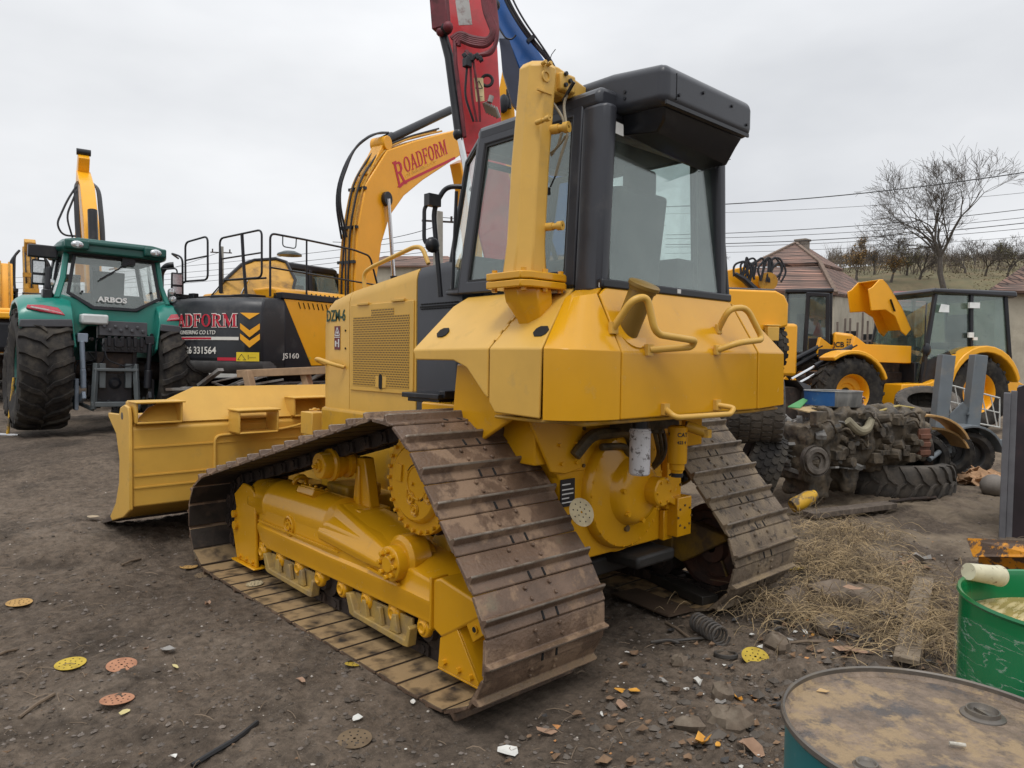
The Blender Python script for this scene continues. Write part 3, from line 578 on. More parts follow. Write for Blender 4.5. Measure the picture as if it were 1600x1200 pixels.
# ---- fenders and tank (panels with gaps between them)
def panel(name, faces, mt, parent=D, bev=.028, th=.02):
    vs = []; fs = []
    for f in faces:
        ids = []
        for p in f:
            for i, qv in enumerate(vs):
                if (Vector(qv)-Vector(p)).length < 1e-4: ids.append(i); break
            else: vs.append(p); ids.append(len(vs)-1)
        fs.append(tuple(ids))
    q = MB(); q.add(vs, fs); o = obj(name, q, mt, parent, smooth=30)
    s_ = o.modifiers.new('thick', 'SOLIDIFY'); s_.thickness = th; s_.offset = 0
    b = o.modifiers.new('bevel', 'BEVEL'); b.width = bev; b.segments = 5; b.limit_method = 'ANGLE'; b.angle_limit = R(24); b.harden_normals = True; return o
zc = 1.785
pa = [(-1.06, .82, 1.775), (-1.06, .79, 1.72), (-1.06, .42, 1.72), (-1.06, .30, 1.68), (-1.06, .15, 1.54), (-1.06, .12, 1.52), (-1.06, .12, zc)]
FP = panel('fender_panel', [pa, [(-1.06, .12, zc), (-.76, .14, 2.06), (-.77, .80, 2.05), (-1.06, .82, 1.775)], [(-.76, .14, 2.06), (-.62, .15, 2.13), (-.63, .82, 2.12), (-.77, .80, 2.05)]], YTOP, bev=.03)
panel('fender_panel', [[(-1.06, .108, zc), (-1.06, .108, 1.50), (-1.06, .06, 1.445), (-1.06, -.275, 1.435), (-1.06, -.285, zc)], [(-1.06, .108, zc), (-1.06, -.285, zc), (-.77, -.16, 2.05), (-.76, .12, 2.06)], [(-.76, .12, 2.06), (-.77, -.16, 2.05), (-.62, -.10, 2.13), (-.62, .13, 2.13)]], YTOP, bev=.03)
cols = []
for k_ in range(9):
    t_ = k_/8; a_ = Vector((-1.058, -.297))*(1-t_)**2+Vector((-1.03, -.485))*(2*t_*(1-t_))+Vector((-.715, -.4985))*t_*t_; b2 = Vector((-.775, -.17))*(1-t_)**2+Vector((-.765, -.335))*(2*t_*(1-t_))+Vector((-.700, -.325))*t_*t_
    cols.append(((a_.x, a_.y, 1.430), (a_.x, a_.y, zc-.008*t_), (b2.x, b2.y, 2.055+.025*t_)))
fcs = []
for k_ in range(8): A_, B_ = cols[k_], cols[k_+1]; fcs += [[A_[0], B_[0], B_[1], A_[1]], [A_[1], B_[1], B_[2], A_[2]]]
fcs.append([cols[k_][2] for k_ in range(9)]+[(-.60, -.29, 2.13), (-.60, -.12, 2.13)])
panel('corner_panel', fcs, YEL, bev=.05)
panel('fuel_tank', [[(-.706, -.50, zc-.012), (-.706, -.50, 1.428), (.672, -.50, 1.43), (.662, -.50, 1.79)], [(-.706, -.50, zc-.012), (.662, -.50, 1.79), (.640, -.30, 2.13), (-.60, -.30, 2.13), (-.69, -.33, 2.08)]], YEL, bev=.035)
panel('corner_panel', [[(.678, -.50, 1.79), (.684, -.50, 1.43), (1.07, -.48, 1.44), (1.055, -.48, 1.79)], [(.678, -.50, 1.79), (1.055, -.48, 1.79), (.86, -.33, 2.03), (.66, -.31, 2.11)], [(1.055, -.48, 1.79), (1.07, -.48, 1.44), (1.09, .10, 1.44), (1.08, .10, 1.79)], [(1.055, -.48, 1.79), (1.08, .10, 1.79), (.86, .1, 2.06), (.86, -.33, 2.03)]], YEL, bev=.03)
panel('fender_panel', [[(1.08, .11, 1.79), (1.09, .11, 1.5), (1.09, .82, 1.72), (1.08, .84, 1.78)], [(1.08, .11, 1.79), (1.08, .84, 1.78), (.66, .84, 2.12), (.66, .11, 2.12)]], YTOP)
q = MB(); q.poly([(-1.04, -.28, 1.43), (-.70, -.485, 1.425), (.66, -.485, 1.425), (1.05, -.46, 1.43), (1.05, .1, 1.43), (-1.04, .1, 1.43)], .02); q.box((-.35, -.33, 1.412), (1.1, .2, .03)); obj('tank_floor', q, YELD, D, bevel=.012)
q = MB(); q.box((-.72, .25, 1.45), (.20, .5, .62)); q.prism([(.50, 1.70), (.55, 1.30), (.30, 1.25), (.0, 1.42), (.0, 1.70)], 'x', -.98, -.95); q.box((.75, .25, 1.45), (.2, .5, .62)); q.box((0, .35, 1.62), (1.3, .8, .40)); obj('fender_support', q, YEL, D, bevel=.01)
q = MB(); rr_ = Matrix.Rotation(0, 3, 'X')
def slopept(y, z): return z
for (hx, hy) in ((692, 519), (845, 517)):     # openings on the sloped faces
    nrm = Vector((-.275, 0, .30)).normalized(); p0_ = Vector((-1.06, 0, 1.785))+nrm*.0135; d_ = ray(hx, hy); ctr = CAM+d_*((p0_-CAM).dot(nrm)/d_.dot(nrm)); a = Vector((0, 1, 0)); b_ = nrm.cross(a)
    q.poly([ctr+a*(u*.050)+b_*(v*.040) for u, v in ((-1, -.3), (-.4, -1), (.6, -1), (1, -.55), (1, .3), (.4, 1), (-.6, 1), (-1, .55))], .003)
objs('panel_opening', q, HOLE, D)
q = MB()
for k in range(4): q.beam((-.80-.06*k, .114, 2.032-.056*k), (-.84-.06*k, .114, 1.995-.056*k), .022, .022)
obj('panel_hinge', q, YTOP, D, bevel=.004)
# handles
def handle(pts, r, mt, ends=True, par=D, name='grab_handle'):
    q = MB(); pp = fillet(pts, .06, 6); q.tube(pp, r, 12)
    if ends:
        for p, d in ((pp[0], Vector(pts[0])-Vector(pts[1])), (pp[-1], Vector(pts[-1])-Vector(pts[-2]))): q.box(Vector(p), (.05, .025, .06))
    return obj(name, q, mt, par, bevel=.004)
handle([(-.72, -.46, 1.90), (-.71, -.57, 2.04), (-.63, -.60, 2.06), (-.58, -.62, 1.87), (-.25, -.64, 1.845), (-.24, -.61, 1.81), (-.49, -.515, 1.79)], .019, YTOP)
handle([(.31, -.44, 1.93), (.29, -.52, 2.05), (.44, -.55, 2.065), (.56, -.60, 1.87), (.24, -.62, 1.845), (.17, -.52, 1.80)], .019, YTOP)
handle([(-.34, -.52, 1.47), (-.36, -.60, 1.43), (.20, -.60, 1.425), (.24, -.60, 1.46), (.18, -.52, 1.475)], .016, YTOP)
q = MB(); q.lathe([(.068, 0), (.068, .26), (.074, .262), (.078, .28), (.085, .282), (.086, .30), (.078, .305), (.02, .31), (0, .31)], (-.56, -.40, 1.86), (.02, -.42, .9), 32); fl = obj('fuel_filler', q, mat('filler_olive', (.20, .12, .02), .45, var=.15), D)
q = MB(); q.lathe([(.0, 0), (.11, 0), (.11, .008), (.0, .008)], (-.555, -.435, 1.885), (.0, -.75, .55), 24); obj('filler_flange', q, YEL, fl)
# ---- hood and nose
NX = .50
def hood_sec(y, z, hx=NX, zb=1.28): r_ = .07; return [(-hx, y, zb), (-hx, y, z-r_-.03), (-hx+.012, y, z-r_+.02), (-hx+r_*.5, y, z-.012), (-hx+r_+.03, y, z), (hx-r_-.03, y, z), (hx-r_*.5, y, z-.012), (hx-.012, y, z-r_+.02), (hx, y, z-r_-.03), (hx, y, zb)]
q = MB(); q.loft([hood_sec(3.03, 1.95, .44, .8), hood_sec(3.00, 2.08, .47, .8), hood_sec(2.94, 2.17, .495, .8), hood_sec(2.84, 2.225, NX, .8), hood_sec(2.54, 2.285, NX, .8)]); nose = obj('nose_panel', q, YTOP, D, smooth=40)
q = MB(); q.loft([hood_sec(2.533, 2.287, NX, 1.20), hood_sec(1.585, 2.402, NX, 1.20)]); hood = obj('engine_hood', q, YTOP, D, smooth=40)
q = MB(); q.box((-NX-.006, 2.055, 1.805), (.012, .90, .70)); door = obj('grille_door', q, YTOP, D, bevel=.004)
def perf_mat():
    mt = bpy.data.materials.new('perforated_mustard'); mt.use_nodes = True; nt = mt.node_tree; b = nt.nodes['Principled BSDF']; l = nt.links.new
    t = N(nt, 'ShaderNodeTexCoord'); s_ = N(nt, 'ShaderNodeSeparateXYZ'); l(t.outputs['Object'], s_.inputs[0])
    def m_(op, a, b_=None):
        n = N(nt, 'ShaderNodeMath', operation=op)
        for i, v in enumerate((a, b_)):
            if v is None: continue
            if isinstance(v, (int, float)): n.inputs[i].default_value = v
            else: l(v, n.inputs[i])
        return n.outputs[0]
    u = m_('DIVIDE', s_.outputs[1], .0215); v = m_('DIVIDE', s_.outputs[2], .0185)
    row = m_('FLOOR', v); off = m_('MULTIPLY', m_('FLOORED_MODULO', row, 2.0), .5)
    fu = m_('SUBTRACT', m_('FRACT', m_('ADD', u, off)), .5); fv = m_('SUBTRACT', m_('FRACT', v), .5)
    d = m_('SQRT', m_('ADD', m_('MULTIPLY', fu, fu), m_('MULTIPLY', fv, fv)))
    hole = m_('LESS_THAN', d, .34)
    mx_ = N(nt, 'ShaderNodeMix', data_type='RGBA'); l(hole, mx_.inputs[0]); mx_.inputs[6].default_value = (.52, .29, .035, 1); mx_.inputs[7].default_value = (.045, .028, .008, 1)
    l(mx_.outputs[2], b.inputs['Base Color']); b.inputs['Roughness'].default_value = .5; return mt
PERF = perf_mat()
q = MB(); q.box((-NX-.013, 2.055, 1.775), (.004, .80, .56)); q.box((-NX-.013, 2.02, 2.085), (.004, .32, .055)); gr = obj('perforated_screen', q, PERF, door, smooth=0)
q = MB(); q.box((-NX-.0155, 2.035, 1.535), (.005, .15, .09)); obj('latch_plate', q, YTOP, door, bevel=.002)
q = MB(); q.prism([(2.035+.026*math.cos(t), 1.538+(.035 if math.sin(t) > 0 else -.035)+.024*math.sin(t)) for t in [2*PI*i/16 for i in range(16)]], 'x', -NX-.020, -NX-.0182); obj('latch_opening', q, HOLE, door)
q = MB(); q.box((-NX-.016, 2.30, 2.158), (.018, .17, .02)); q.box((-NX-.016, 1.80, 2.165), (.018, .17, .02)); obj('door_hinge', q, YTOP, door, bevel=.003)
STEN = mat('stencil_green', (.02, .06, .035), .6, var=.2)
text('lettering', 'DZM-6', .135, STEN, nose, plane_fn((-NX-.001, 2.925, 2.035), (0, -1, 0), (0, 0, 1), .002), .001, .003, sx=.80)
MAROON = mat('maroon_sticker', (.13, .022, .028), .5, var=.1)
q = MB(); q.box((-NX-.002, 2.735, 1.89), (.004, .095, .20)); stk = obj('warning_sticker', q, MAROON, nose)
q = MB(); xs = -NX-.0045
def tri(q, a, b, c, w): q.beam(a, b, w, .001, (1, 0, 0)); q.beam(b, c, w, .001, (1, 0, 0)); q.beam(c, a, w, .001, (1, 0, 0))
tri(q, (xs, 2.775, 1.91), (xs, 2.695, 1.91), (xs, 2.735, 1.98), .009); q.ball((xs, 2.735, 1.932), .013, 8, (.1, 1, 1)); q.box((xs, 2.735, 1.895), (.001, .09, .006)); q.box((xs, 2.71, 1.845), (.001, .018, .07)); q.box((xs, 2.76, 1.84), (.001, .02, .05)); q.box((xs, 2.735, 1.845), (.001, .04, .008)); obj('sticker_symbol', q, WHITE, stk)
q = MB()
for (y, z) in ((2.60, 1.95), (2.60, 1.80)): q.cyl((-NX, y, z), (-NX-.006, y, z), .009, n=10)
objs('vent_hole', q, HOLE, nose)
handle([(-.50, 2.94, 1.66), (-.57, 2.99, 1.70), (-.60, 2.90, 1.71), (-.585, 2.66, 1.665), (-.51, 2.60, 1.64)], .017, YTOP, False)
handle([(-.44, 2.40, 2.28), (-.44, 2.42, 2.42), (-.44, 2.30, 2.46), (-.44, 1.70, 2.565), (-.44, 1.60, 2.55), (-.44, 1.52, 2.42)], .017, YTOP, False, name='hand_rail')
q = MB(); q.loft([hood_sec(1.575, 2.405, NX-.003, 1.25), hood_sec(1.05, 2.44, NX-.003, 1.25)]); cow = obj('cowl', q, CHAR, D, smooth=40)
q = MB(); q.box((-NX+.001, 1.31, 2.10), (.004, .46, .012))
for k in range(14): q.box((-NX-.001, 1.10+k*.032, 2.12), (.004, .022, .010)); q.box((-NX-.001, 1.10+k*.032, 2.085), (.004, .022, .010))
obj('cowl_vent', q, HOLE, cow)
q = MB(); q.box((-.63, 1.18, 1.475), (.26, .42, .035)); q.box((-.63, 1.18, 1.445), (.2, .36, .03)); q.box((-.62, .98, 1.49), (.2, .06, .05)); obj('cab_step', q, BLK, D, bevel=.006)
q = MB(); q.box((-.42, 1.22, 1.52), (.14, .5, .56)); q.beam((-.55, 1.0, 1.5), (-.52, .96, 2.1), .05, .03); obj('cowl_side', q, mat('dull_grey_green', (.075, .085, .08), .5, dirt=((.13, .12, .10), 5, .5, .7, .5)), D, bevel=.01)
q = MB(); q.box((0, .30, 1.80), (1.16, 1.2, .62)); q.prism([(.90, 1.35), (1.05, 1.35), (1.05, 2.1), (.90, 2.1)], 'x', -.55, .55); obj('cab_base', q, BLK, D)
q = MB(); q.box((-.49, 3.16, 1.13), (.16, .22, .20)); q.cyl((-.49, 3.16, 1.24), (-.49, 3.16, 1.265), .02, n=8); q.box((-.49, 3.16, 1.25), (.1, .03, .012)); q.box((0, 3.2, .9), (.9, .5, .6)); q.beam((-.45, 3.0, .85), (-.3, 3.7, .6), .12, .16); q.beam((.45, 3.0, .85), (.3, 3.7, .6), .12, .16); obj('blade_bracket', q, YTOP, D, bevel=.02)
# ---- blade
bl = []
BW = 1.85
def bsec(x, lift=0.): 
    return [(x, 3.80, .42), (x, 3.79, 1.13), (x, 3.86, 1.30+lift*.1), (x, 4.33, 1.22), (x, 4.14, 1.05), (x, 4.04, .85), (x, 4.05, .62), (x, 4.16, .42), (x, 4.33, .28), (x, 4.10, .30)]
q = MB(); yb = 3.78
q.prism([(3.78, .44), (3.78, 1.10), (3.81, 1.135), (4.02, 1.20), (4.22, 1.20), (4.09, 1.02), (4.03, .80), (4.08, .58), (4.22, .38), (4.36, .27), (4.30, .25), (3.92, .40)], 'x', -BW+.02, BW-.02)
BM = YEL
blade = obj('blade', q, YTOP, D, bevel=.012, seg=3)
q = MB(); q.prism([(-BW+.02, 1.12), (-1.26, 1.43), (1.26, 1.43), (BW-.02, 1.12)], 'y', 4.00, 4.04)
q.poly([(-BW+.03, 3.80, 1.135), (-1.66, 3.98, 1.25), (-1.26, 4.0, 1.43), (1.26, 4.0, 1.43), (1.66, 3.98, 1.25), (BW-.03, 3.80, 1.135)], .02); obj('spill_guard', q, YTOP, blade, bevel=.006)
for s_ in (-1, 1):
    q = MB(); q.prism([(3.765, .42), (3.765, 1.20), (3.80, 1.285), (3.90, 1.30), (4.02, 1.27), (4.06, 1.21), (4.40, 1.20), (4.38, 1.16), (4.15, 1.03), (4.055, .82), (4.07, .62), (4.18, .42), (4.36, .27), (4.30, .24), (3.95, .33)], 'x', s_*(BW-.018), s_*(BW+.012)); e = obj('end_plate', q, YTOP, blade, bevel=.008)
    q = MB(); q.cyl((s_*(BW-.03), 3.96, 1.20), (s_*(BW+.0135), 3.96, 1.20), .032, n=16); obj('end_hole', q, mat('ground_seen', (.1, .085, .07), .9), e)
q = MB(); q.prism([(4.30, .24), (4.36, .28), (4.66, .17), (4.67, .15)], 'x', -BW-.01, BW+.01); obj('cutting_edge', q, mat('worn_edge', (.12, .095, .08), .5, metal=.4, dirt=((.2, .16, .12), 6, .45, .65, .7)), blade)
q = MB()
for z in (.94, .70, .60): q.box((0, 3.777, z), (2*BW-.06, .012, .012))
q.tube(fillet([(-1.15, 3.77, .60), (-1.15, 3.77, 1.0), (-.2, 3.77, 1.04)], .06), .014, 8); q.tube(fillet([(-.6, 3.76, 1.02), (-.38, 3.74, 1.05), (-.2, 3.70, 1.12)], .1), .012, 8); obj('weld_seam', q, YTOP, blade)
def pocket(cx, cz, w_, h_, y0, y1, deep=.2):
    q = MB(); t = .018
    q.box((cx, (y0+y1)/2, cz+h_/2), (w_, y1-y0, t)); q.box((cx, (y0+y1)/2, cz-h_/2), (w_, y1-y0, t)); q.box((cx-w_/2, (y0+y1)/2, cz), (t, y1-y0-.004, h_)); q.box((cx+w_/2, (y0+y1)/2, cz), (t, y1-y0-.004, h_))
    return q
q = pocket(-.83, 1.125, .36, .19, 3.55, 3.80); q.box((-.83, 3.66, 1.235), (.40, .26, .02)); obj('link_pocket', q, YTOP, blade, bevel=.008)
for cx in (-1.63, -.22):
    q = pocket(cx, 1.235, .36, .17, 3.72, 4.02); q.prism([(3.80, 1.10), (3.73, 1.32), (4.0, 1.32), (4.0, 1.2)], 'x', cx-.19, cx-.17); q.box((cx, 3.80, 1.325), (.40, .24, .016)); obj('light_bracket', q, YTOP, blade, bevel=.006)
# ---- cab
GL = glass('cab_glass', (.92, .975, .96), .11)
def ring(q, outer, inner, th, nrm):
    """flat frame between two quads, thickness th along nrm"""
    n = len(outer); nrm = Vector(nrm)*th; O = [Vector(p) for p in outer]; I = [Vector(p) for p in inner]; vs = O+I+[p-nrm for p in O]+[p-nrm for p in I]; fs = []
    for i in range(n):
        j = (i+1) % n; fs += [(i, j, n+j, n+i), (2*n+i, 3*n+i, 3*n+j, 2*n+j), (i, 2*n+i, 2*n+j, j), (n+i, n+j, 3*n+j, 3*n+i)]
    q.add(vs, fs)
def insetq(pts, d, dz=None):
    c = sum((Vector(p) for p in pts), Vector())/len(pts); o = []
    n = len(pts); P_ = [Vector(p) for p in pts]; nr = (P_[1]-P_[0]).cross(P_[2]-P_[1]).normalized()
    for i in range(n):
        a = (P_[i]-P_[i-1]).normalized(); b = (P_[(i+1) % n]-P_[i]).normalized(); na = nr.cross(a); nb = nr.cross(b); den = 1+na.dot(nb); o.append(P_[i]+(na+nb)*(d/den))
    return o
def window_(name, pts, d, mt, par, th=.035, gl=None, gname='pane'):
    P_ = [Vector(p) for p in pts]; nr = (P_[1]-P_[0]).cross(P_[2]-P_[1]).normalized(); I = insetq(pts, d)
    q = MB(); ring(q, P_, I, th, nr); f = obj(name, q, mt, par, bevel=.010, seg=2)
    g = MB(); I2 = insetq(pts, d-.006); g.poly([p-nr*th*.55 for p in I2], .006); obj(gname, g, gl or GL, f, smooth=0)
    q = MB(); ring(q, [p-nr*th*.25 for p in insetq(pts, d-.004)], [p-nr*th*.25 for p in insetq(pts, d+.014)], th*.6, nr); obj('rubber_seal', q, SEAL, f)
    return f
CLRG = glass('bright_glass', (.95, .97, .96), .05)
CB = [(-.66, .90, 2.15), (-.585, .76, 3.17)]   # front-left lower / upper corner
lw = window_('side_window', [(-.66, -.12, 2.14), (-.66, .90, 2.15), (-.60, .77, 3.165), (-.60, -.12, 3.165)][::-1], .075, CHAR, D)
# rear pillar, round section
for s_ in (-1, 1):
    q = MB(); q.loft([[(s_*(.655-.05*t)+dx*s_, -.12+dy, 2.10+t*1.02+(0 if k else 0)) for k, (dx, dy) in enumerate(((0, 0), (.012, -.03), (.012, -.13), (-.01, -.17), (-.05, -.18), (-.10, -.17), (-.10, .0)))] for t in (0, .5, .93, 1.0)]); obj('rear_pillar', q, CHAR, D, bevel=.02, seg=3)
rw = window_('rear_window', [(-.60, -.30, 2.12), (.68, -.30, 2.12), (.60, -.24, 3.10), (-.56, -.24, 3.10)], .032, BLK, D, th=.03)
q = MB(); q.box((.0, -.30, 2.145), (1.30, .05, .05)); obj('window_sill', q, BLK, rw, bevel=.01)
q = MB(); nr_ = Vector((0, -1, .06)).normalized(); q.poly([(-.545, -.287, 2.97), (-.45, -.287, 2.965), (-.45, -.284, 3.03), (-.545, -.284, 3.035)], .002, ); obj('paper_sticker', q, WHITE, rw)
window_('side_window', [(.66, -.12, 2.14), (.66, .90, 2.15), (.60, .77, 3.165), (.60, -.12, 3.165)], .075, CHAR, D, gl=GL)
window_('quarter_window', [(-.655, .905, 2.15), (-.47, 1.30, 2.18), (-.43, 1.12, 3.10), (-.595, .775, 3.165)][::-1], .030, CHAR, D, gl=CLRG)
window_('quarter_window', [(.655, .905, 2.15), (.40, 1.22, 2.20), (.36, 1.02, 3.10), (.595, .775, 3.165)], .035, CHAR, D)
window_('windscreen', [(-.395, 1.225, 2.20), (.395, 1.225, 2.20), (.355, 1.025, 3.10), (-.355, 1.025, 3.10)][::-1], .03, CHAR, D)
q = MB(); q.loft([[(x*s1, y, z) for x, y in ((-.60, -.24), (-.60, .77), (-.36, 1.04), (.36, 1.04), (.60, .77), (.60, -.24))] for s1, z in ((1.0, 3.11), (1.01, 3.18), (.96, 3.225))]); obj('cab_roof', q, CHAR, D, bevel=.03, seg=3)
# roof unit overhanging the rear window
def rsec(y, hx, z0, z1): 
    return [(-hx, y, z0), (-hx, y, z1), (hx, y, z1), (hx, y, z0)]
q = MB(); q.loft([rsec(-.56, .455, 3.085, 3.30), rsec(-.2, .465, 3.10, 3.335), rsec(.20, .50, 3.12, 3.32), rsec(.60, .50, 3.14, 3.25)]); ru = obj('roof_unit', q, CHAR, D, smooth=40, bevel=.055, seg=6); ru.modifiers['bevel'].angle_limit = R(50); ru.modifiers['bevel'].harden_normals = True
q = MB(); q.loft([[(-.40, -.52, 3.09), (.40, -.52, 3.09), (.42, -.0, 3.12), (-.42, -.0, 3.12)], [(-.36, -.49, 3.03), (.38, -.49, 3.03), (.40, -.0, 3.06), (-.40, -.0, 3.06)], [(-.30, -.40, 3.00), (.36, -.44, 2.93), (.38, -.26, 2.93), (-.40, -.26, 2.99)]]); obj('roof_underside', q, BLK, ru, bevel=.01)
q = MB(); q.box((-.02, -.556, 3.092), (.84, .012, .02)); obj('unit_lip', q, BLK, ru)
q = MB()
for (x, z) in ((-.33, 3.15), (.37, 3.15), (-.1, 3.22), (.2, 3.22)): q.cyl((x, -.558, z), (x, -.570, z), .009, n=8)
for (y, z) in ((-.30, 3.20), (-.30, 3.165)): q.cyl((-.455, y, z), (-.468, y, z), .010, n=8)
objs('screw', q, BLK, ru)
q = MB(); q.box((-.352, -.560, 3.19), (.003, .004, .14)); obj('roof_seam', q, HOLE, ru)
q = MB()
for k in range(5): q.beam((.30, -.42+.03*k, 2.91), (.42, -.42+.03*k, 2.98), .003, .003); q.beam((.30+.03*k, -.43, 2.91+.0175*k), (.30+.03*k, -.28, 2.91+.0175*k), .003, .003)
obj('wire_mesh', q, BLK, ru)
# interior
INT = mat('cab_interior', (.035, .037, .04), .8, var=.3)
q = MB(); q.box((.05, .25, 2.22), (.50, .48, .16)); q.box((.05, .02, 2.50), (.48, .12, .58), Matrix.Rotation(.12, 3, 'X')); q.box((.05, -.02, 2.84), (.26, .09, .18)); q.box((-.28, .3, 2.32), (.1, .42, .08)); q.box((.38, .3, 2.32), (.1, .42, .08)); seat = obj('seat', q, INT, D, bevel=.03)
q = MB(); q.box((0, .95, 2.28), (.62, .22, .26)); q.beam((.36, .3, 2.35), (.40, .42, 2.52), .03, .03); q.ball((.41, .43, 2.54), .035); q.beam((-.30, .35, 2.35), (-.30, .42, 2.50), .03, .03); q.ball((-.30, .43, 2.52), .03); q.box((.46, .2, 2.25), (.18, .6, .3)); q.box((0, .3, 3.10), (1.1, 1.0, .04)); obj('dashboard', q, INT, D, bevel=.02)
q = MB(); q.tube([(-.30, .25, 2.62), (-.33, .05, 2.5), (-.40, -.05, 2.3), (-.42, -.12, 2.2)], .008, 6); obj('cable', q, WHITE, D)
# wing mirrors and grab bars by the front of the cab
q = MB(); q.tube(fillet([(-.60, 1.16, 2.15), (-.64, 1.20, 2.75), (-.58, 1.14, 2.90), (-.50, 1.06, 2.90)], .08), .017, 10); q.tube([(-.56, 1.08, 2.2), (-.55, 1.06, 2.86)], .012, 8); mr_ = obj('grab_bar', q, BLK, D)
q = MB(); q.tube(fillet([(-.66, 1.17, 2.80), (-.70, 1.22, 2.76), (-.70, 1.22, 2.52), (-.66, 1.17, 2.47)], .04), .014, 8); q.box((-.66, 1.18, 2.80), (.10, .06, .08)); q.ball((-.66, 1.18, 2.50), .055, 12, (1, .7, 1)); obj('mirror_arm', q, BLK, D)
# riser post with flange and cup on the fender
def octp(cx, cy, z, r_, rot=PI/8, sx=1, sy=1): return [(cx+sx*r_*math.cos(rot+PI/4*i), cy+sy*r_*math.sin(rot+PI/4*i), z) for i in range(8)]
q = MB(); q.loft([octp(-.875, .04, 2.19, .118, sx=1.15), octp(-.87, .04, 2.36, .112), octp(-.845, .04, 2.8, .110), octp(-.80, .04, 3.26, .108), octp(-.80, .04, 3.31, .108), octp(-.79, .045, 3.345, .085)]); post = obj('riser_post', q, YTOP, D, bevel=.008)
q = MB(); q.prism([(-1.045, -.10), (-.99, -.135), (-.74, -.135), (-.69, -.10), (-.69, .17), (-.74, .20), (-.99, .20), (-1.045, .17)], 'z', 2.155, 2.195); q.prism([(-1.045, -.10), (-.99, -.135), (-.74, -.135), (-.69, -.10), (-.69, .17), (-.74, .20), (-.99, .20), (-1.045, .17)], 'z', 2.112, 2.150); q.loft([octp(-.865, .03, 2.112, .14), octp(-.86, .02, 2.04, .135), octp(-.84, -.0, 1.95, .10), octp(-.84, -.0, 1.86, .06)]); fl2 = obj('post_flange', q, YEL, post, bevel=.006)
q = MB()
for (x, y) in ((-1.0, -.08), (-.87, -.11), (-.73, -.09), (-1.0, .15), (-.73, .15)): q.cyl((x, y, 2.195), (x, y, 2.215), .016, n=6); q.cyl((x, y, 2.112), (x, y, 2.095), .016, n=6)
objs('bolt', q, YEL, fl2)
q = MB(); q.prism([(-.80, 3.20), (-.78, 3.345), (-.70, 3.345), (-.46, 3.29), (-.46, 3.235), (-.66, 3.19)], 'y', -.03, .13); q.box((-.66, -.04, 3.26), (.12, .05, .10)); arm_ = obj('post_arm', q, YTOP, post, bevel=.012)
q = MB(); 
for (x, z) in ((-.69, 3.30), (-.655, 3.27), (-.69, 3.24)): q.cyl((x, -.065, z), (x, -.08, z), .012, n=6)
q.cyl((-.845, -.065, 3.32), (-.845, -.075, 3.32), .01, n=8); objs('bolt', q, BLK, arm_)
q = MB()
for (x, y, z, dx, r1) in ((-.78, -.05, 2.98, .035, .026), (-.815, -.05, 2.45, .03, .022), (-.90, -.06, 2.99, -.01, .014)):
    q.lathe([(r1, 0), (r1, .05), (r1*.75, .05), (r1*.75, .075), (r1*1.1, .08), (r1*1.15, .11), (r1*.35, .11), (r1*.35, .09)], (x, y, z), (dx*8, -1, 0), 16)
for (x, z) in ((-.86, 3.31), (-.82, 3.315)): q.cyl((x, -.055, z), (x, -.085, z+.005), .011, n=8)
q.lathe([(.0, .0), (.02, .0), (.022, .008), (.03, .008), (.032, 0)], (-.835, -.058, 3.25), (0, -1, 0), 16); q.box((-.845, -.060, 3.165), (.11, .012, .008)); objs('post_boss', q, YTOP, post)
WIRE = mat('wire_beige', (.34, .30, .22), .6)
def onx(px, py, X_): d = ray(px, py); return CAM+d*((X_-CAM.x)/d.x)
q = MB(); q.tube(fillet([onx(850, 143, -.72), onx(862, 158, -.72), onx(876, 178, -.70), onx(882, 190, -.70), onx(872, 230, -.70), onx(860, 240, -.70)], .05), .008, 7); q.tube(fillet([onx(893, 134, -.70), onx(880, 160, -.70), onx(884, 190, -.70), onx(888, 210, -.70), onx(876, 245, -.70), onx(868, 275, -.70)], .05), .008, 7); q.tube(fillet([onx(884, 212, -.70), onx(878, 222, -.70), onx(866, 236, -.70), onx(861, 244, -.70)], .04), .006, 6); wr = obj('cut_cable', q, WIRE, D)
q = MB(); q.tube([onx(868, 274, -.70), onx(860, 292, -.70)], .005, 6); q.box(onx(857, 299, -.70), (.018, .015, .04)); q.tube(fillet([onx(897, 128, -.70), onx(890, 140, -.70), onx(880, 158, -.70)], .04), .010, 7); objs('plug', q, SEAL, wr)
q = MB(); q.box((-.635, -.30, 2.135), (.035, .004, .025)); q.box((.05, -.327, 2.148), (.035, .004, .025)); obj('torn_label', q, WHITE, D)
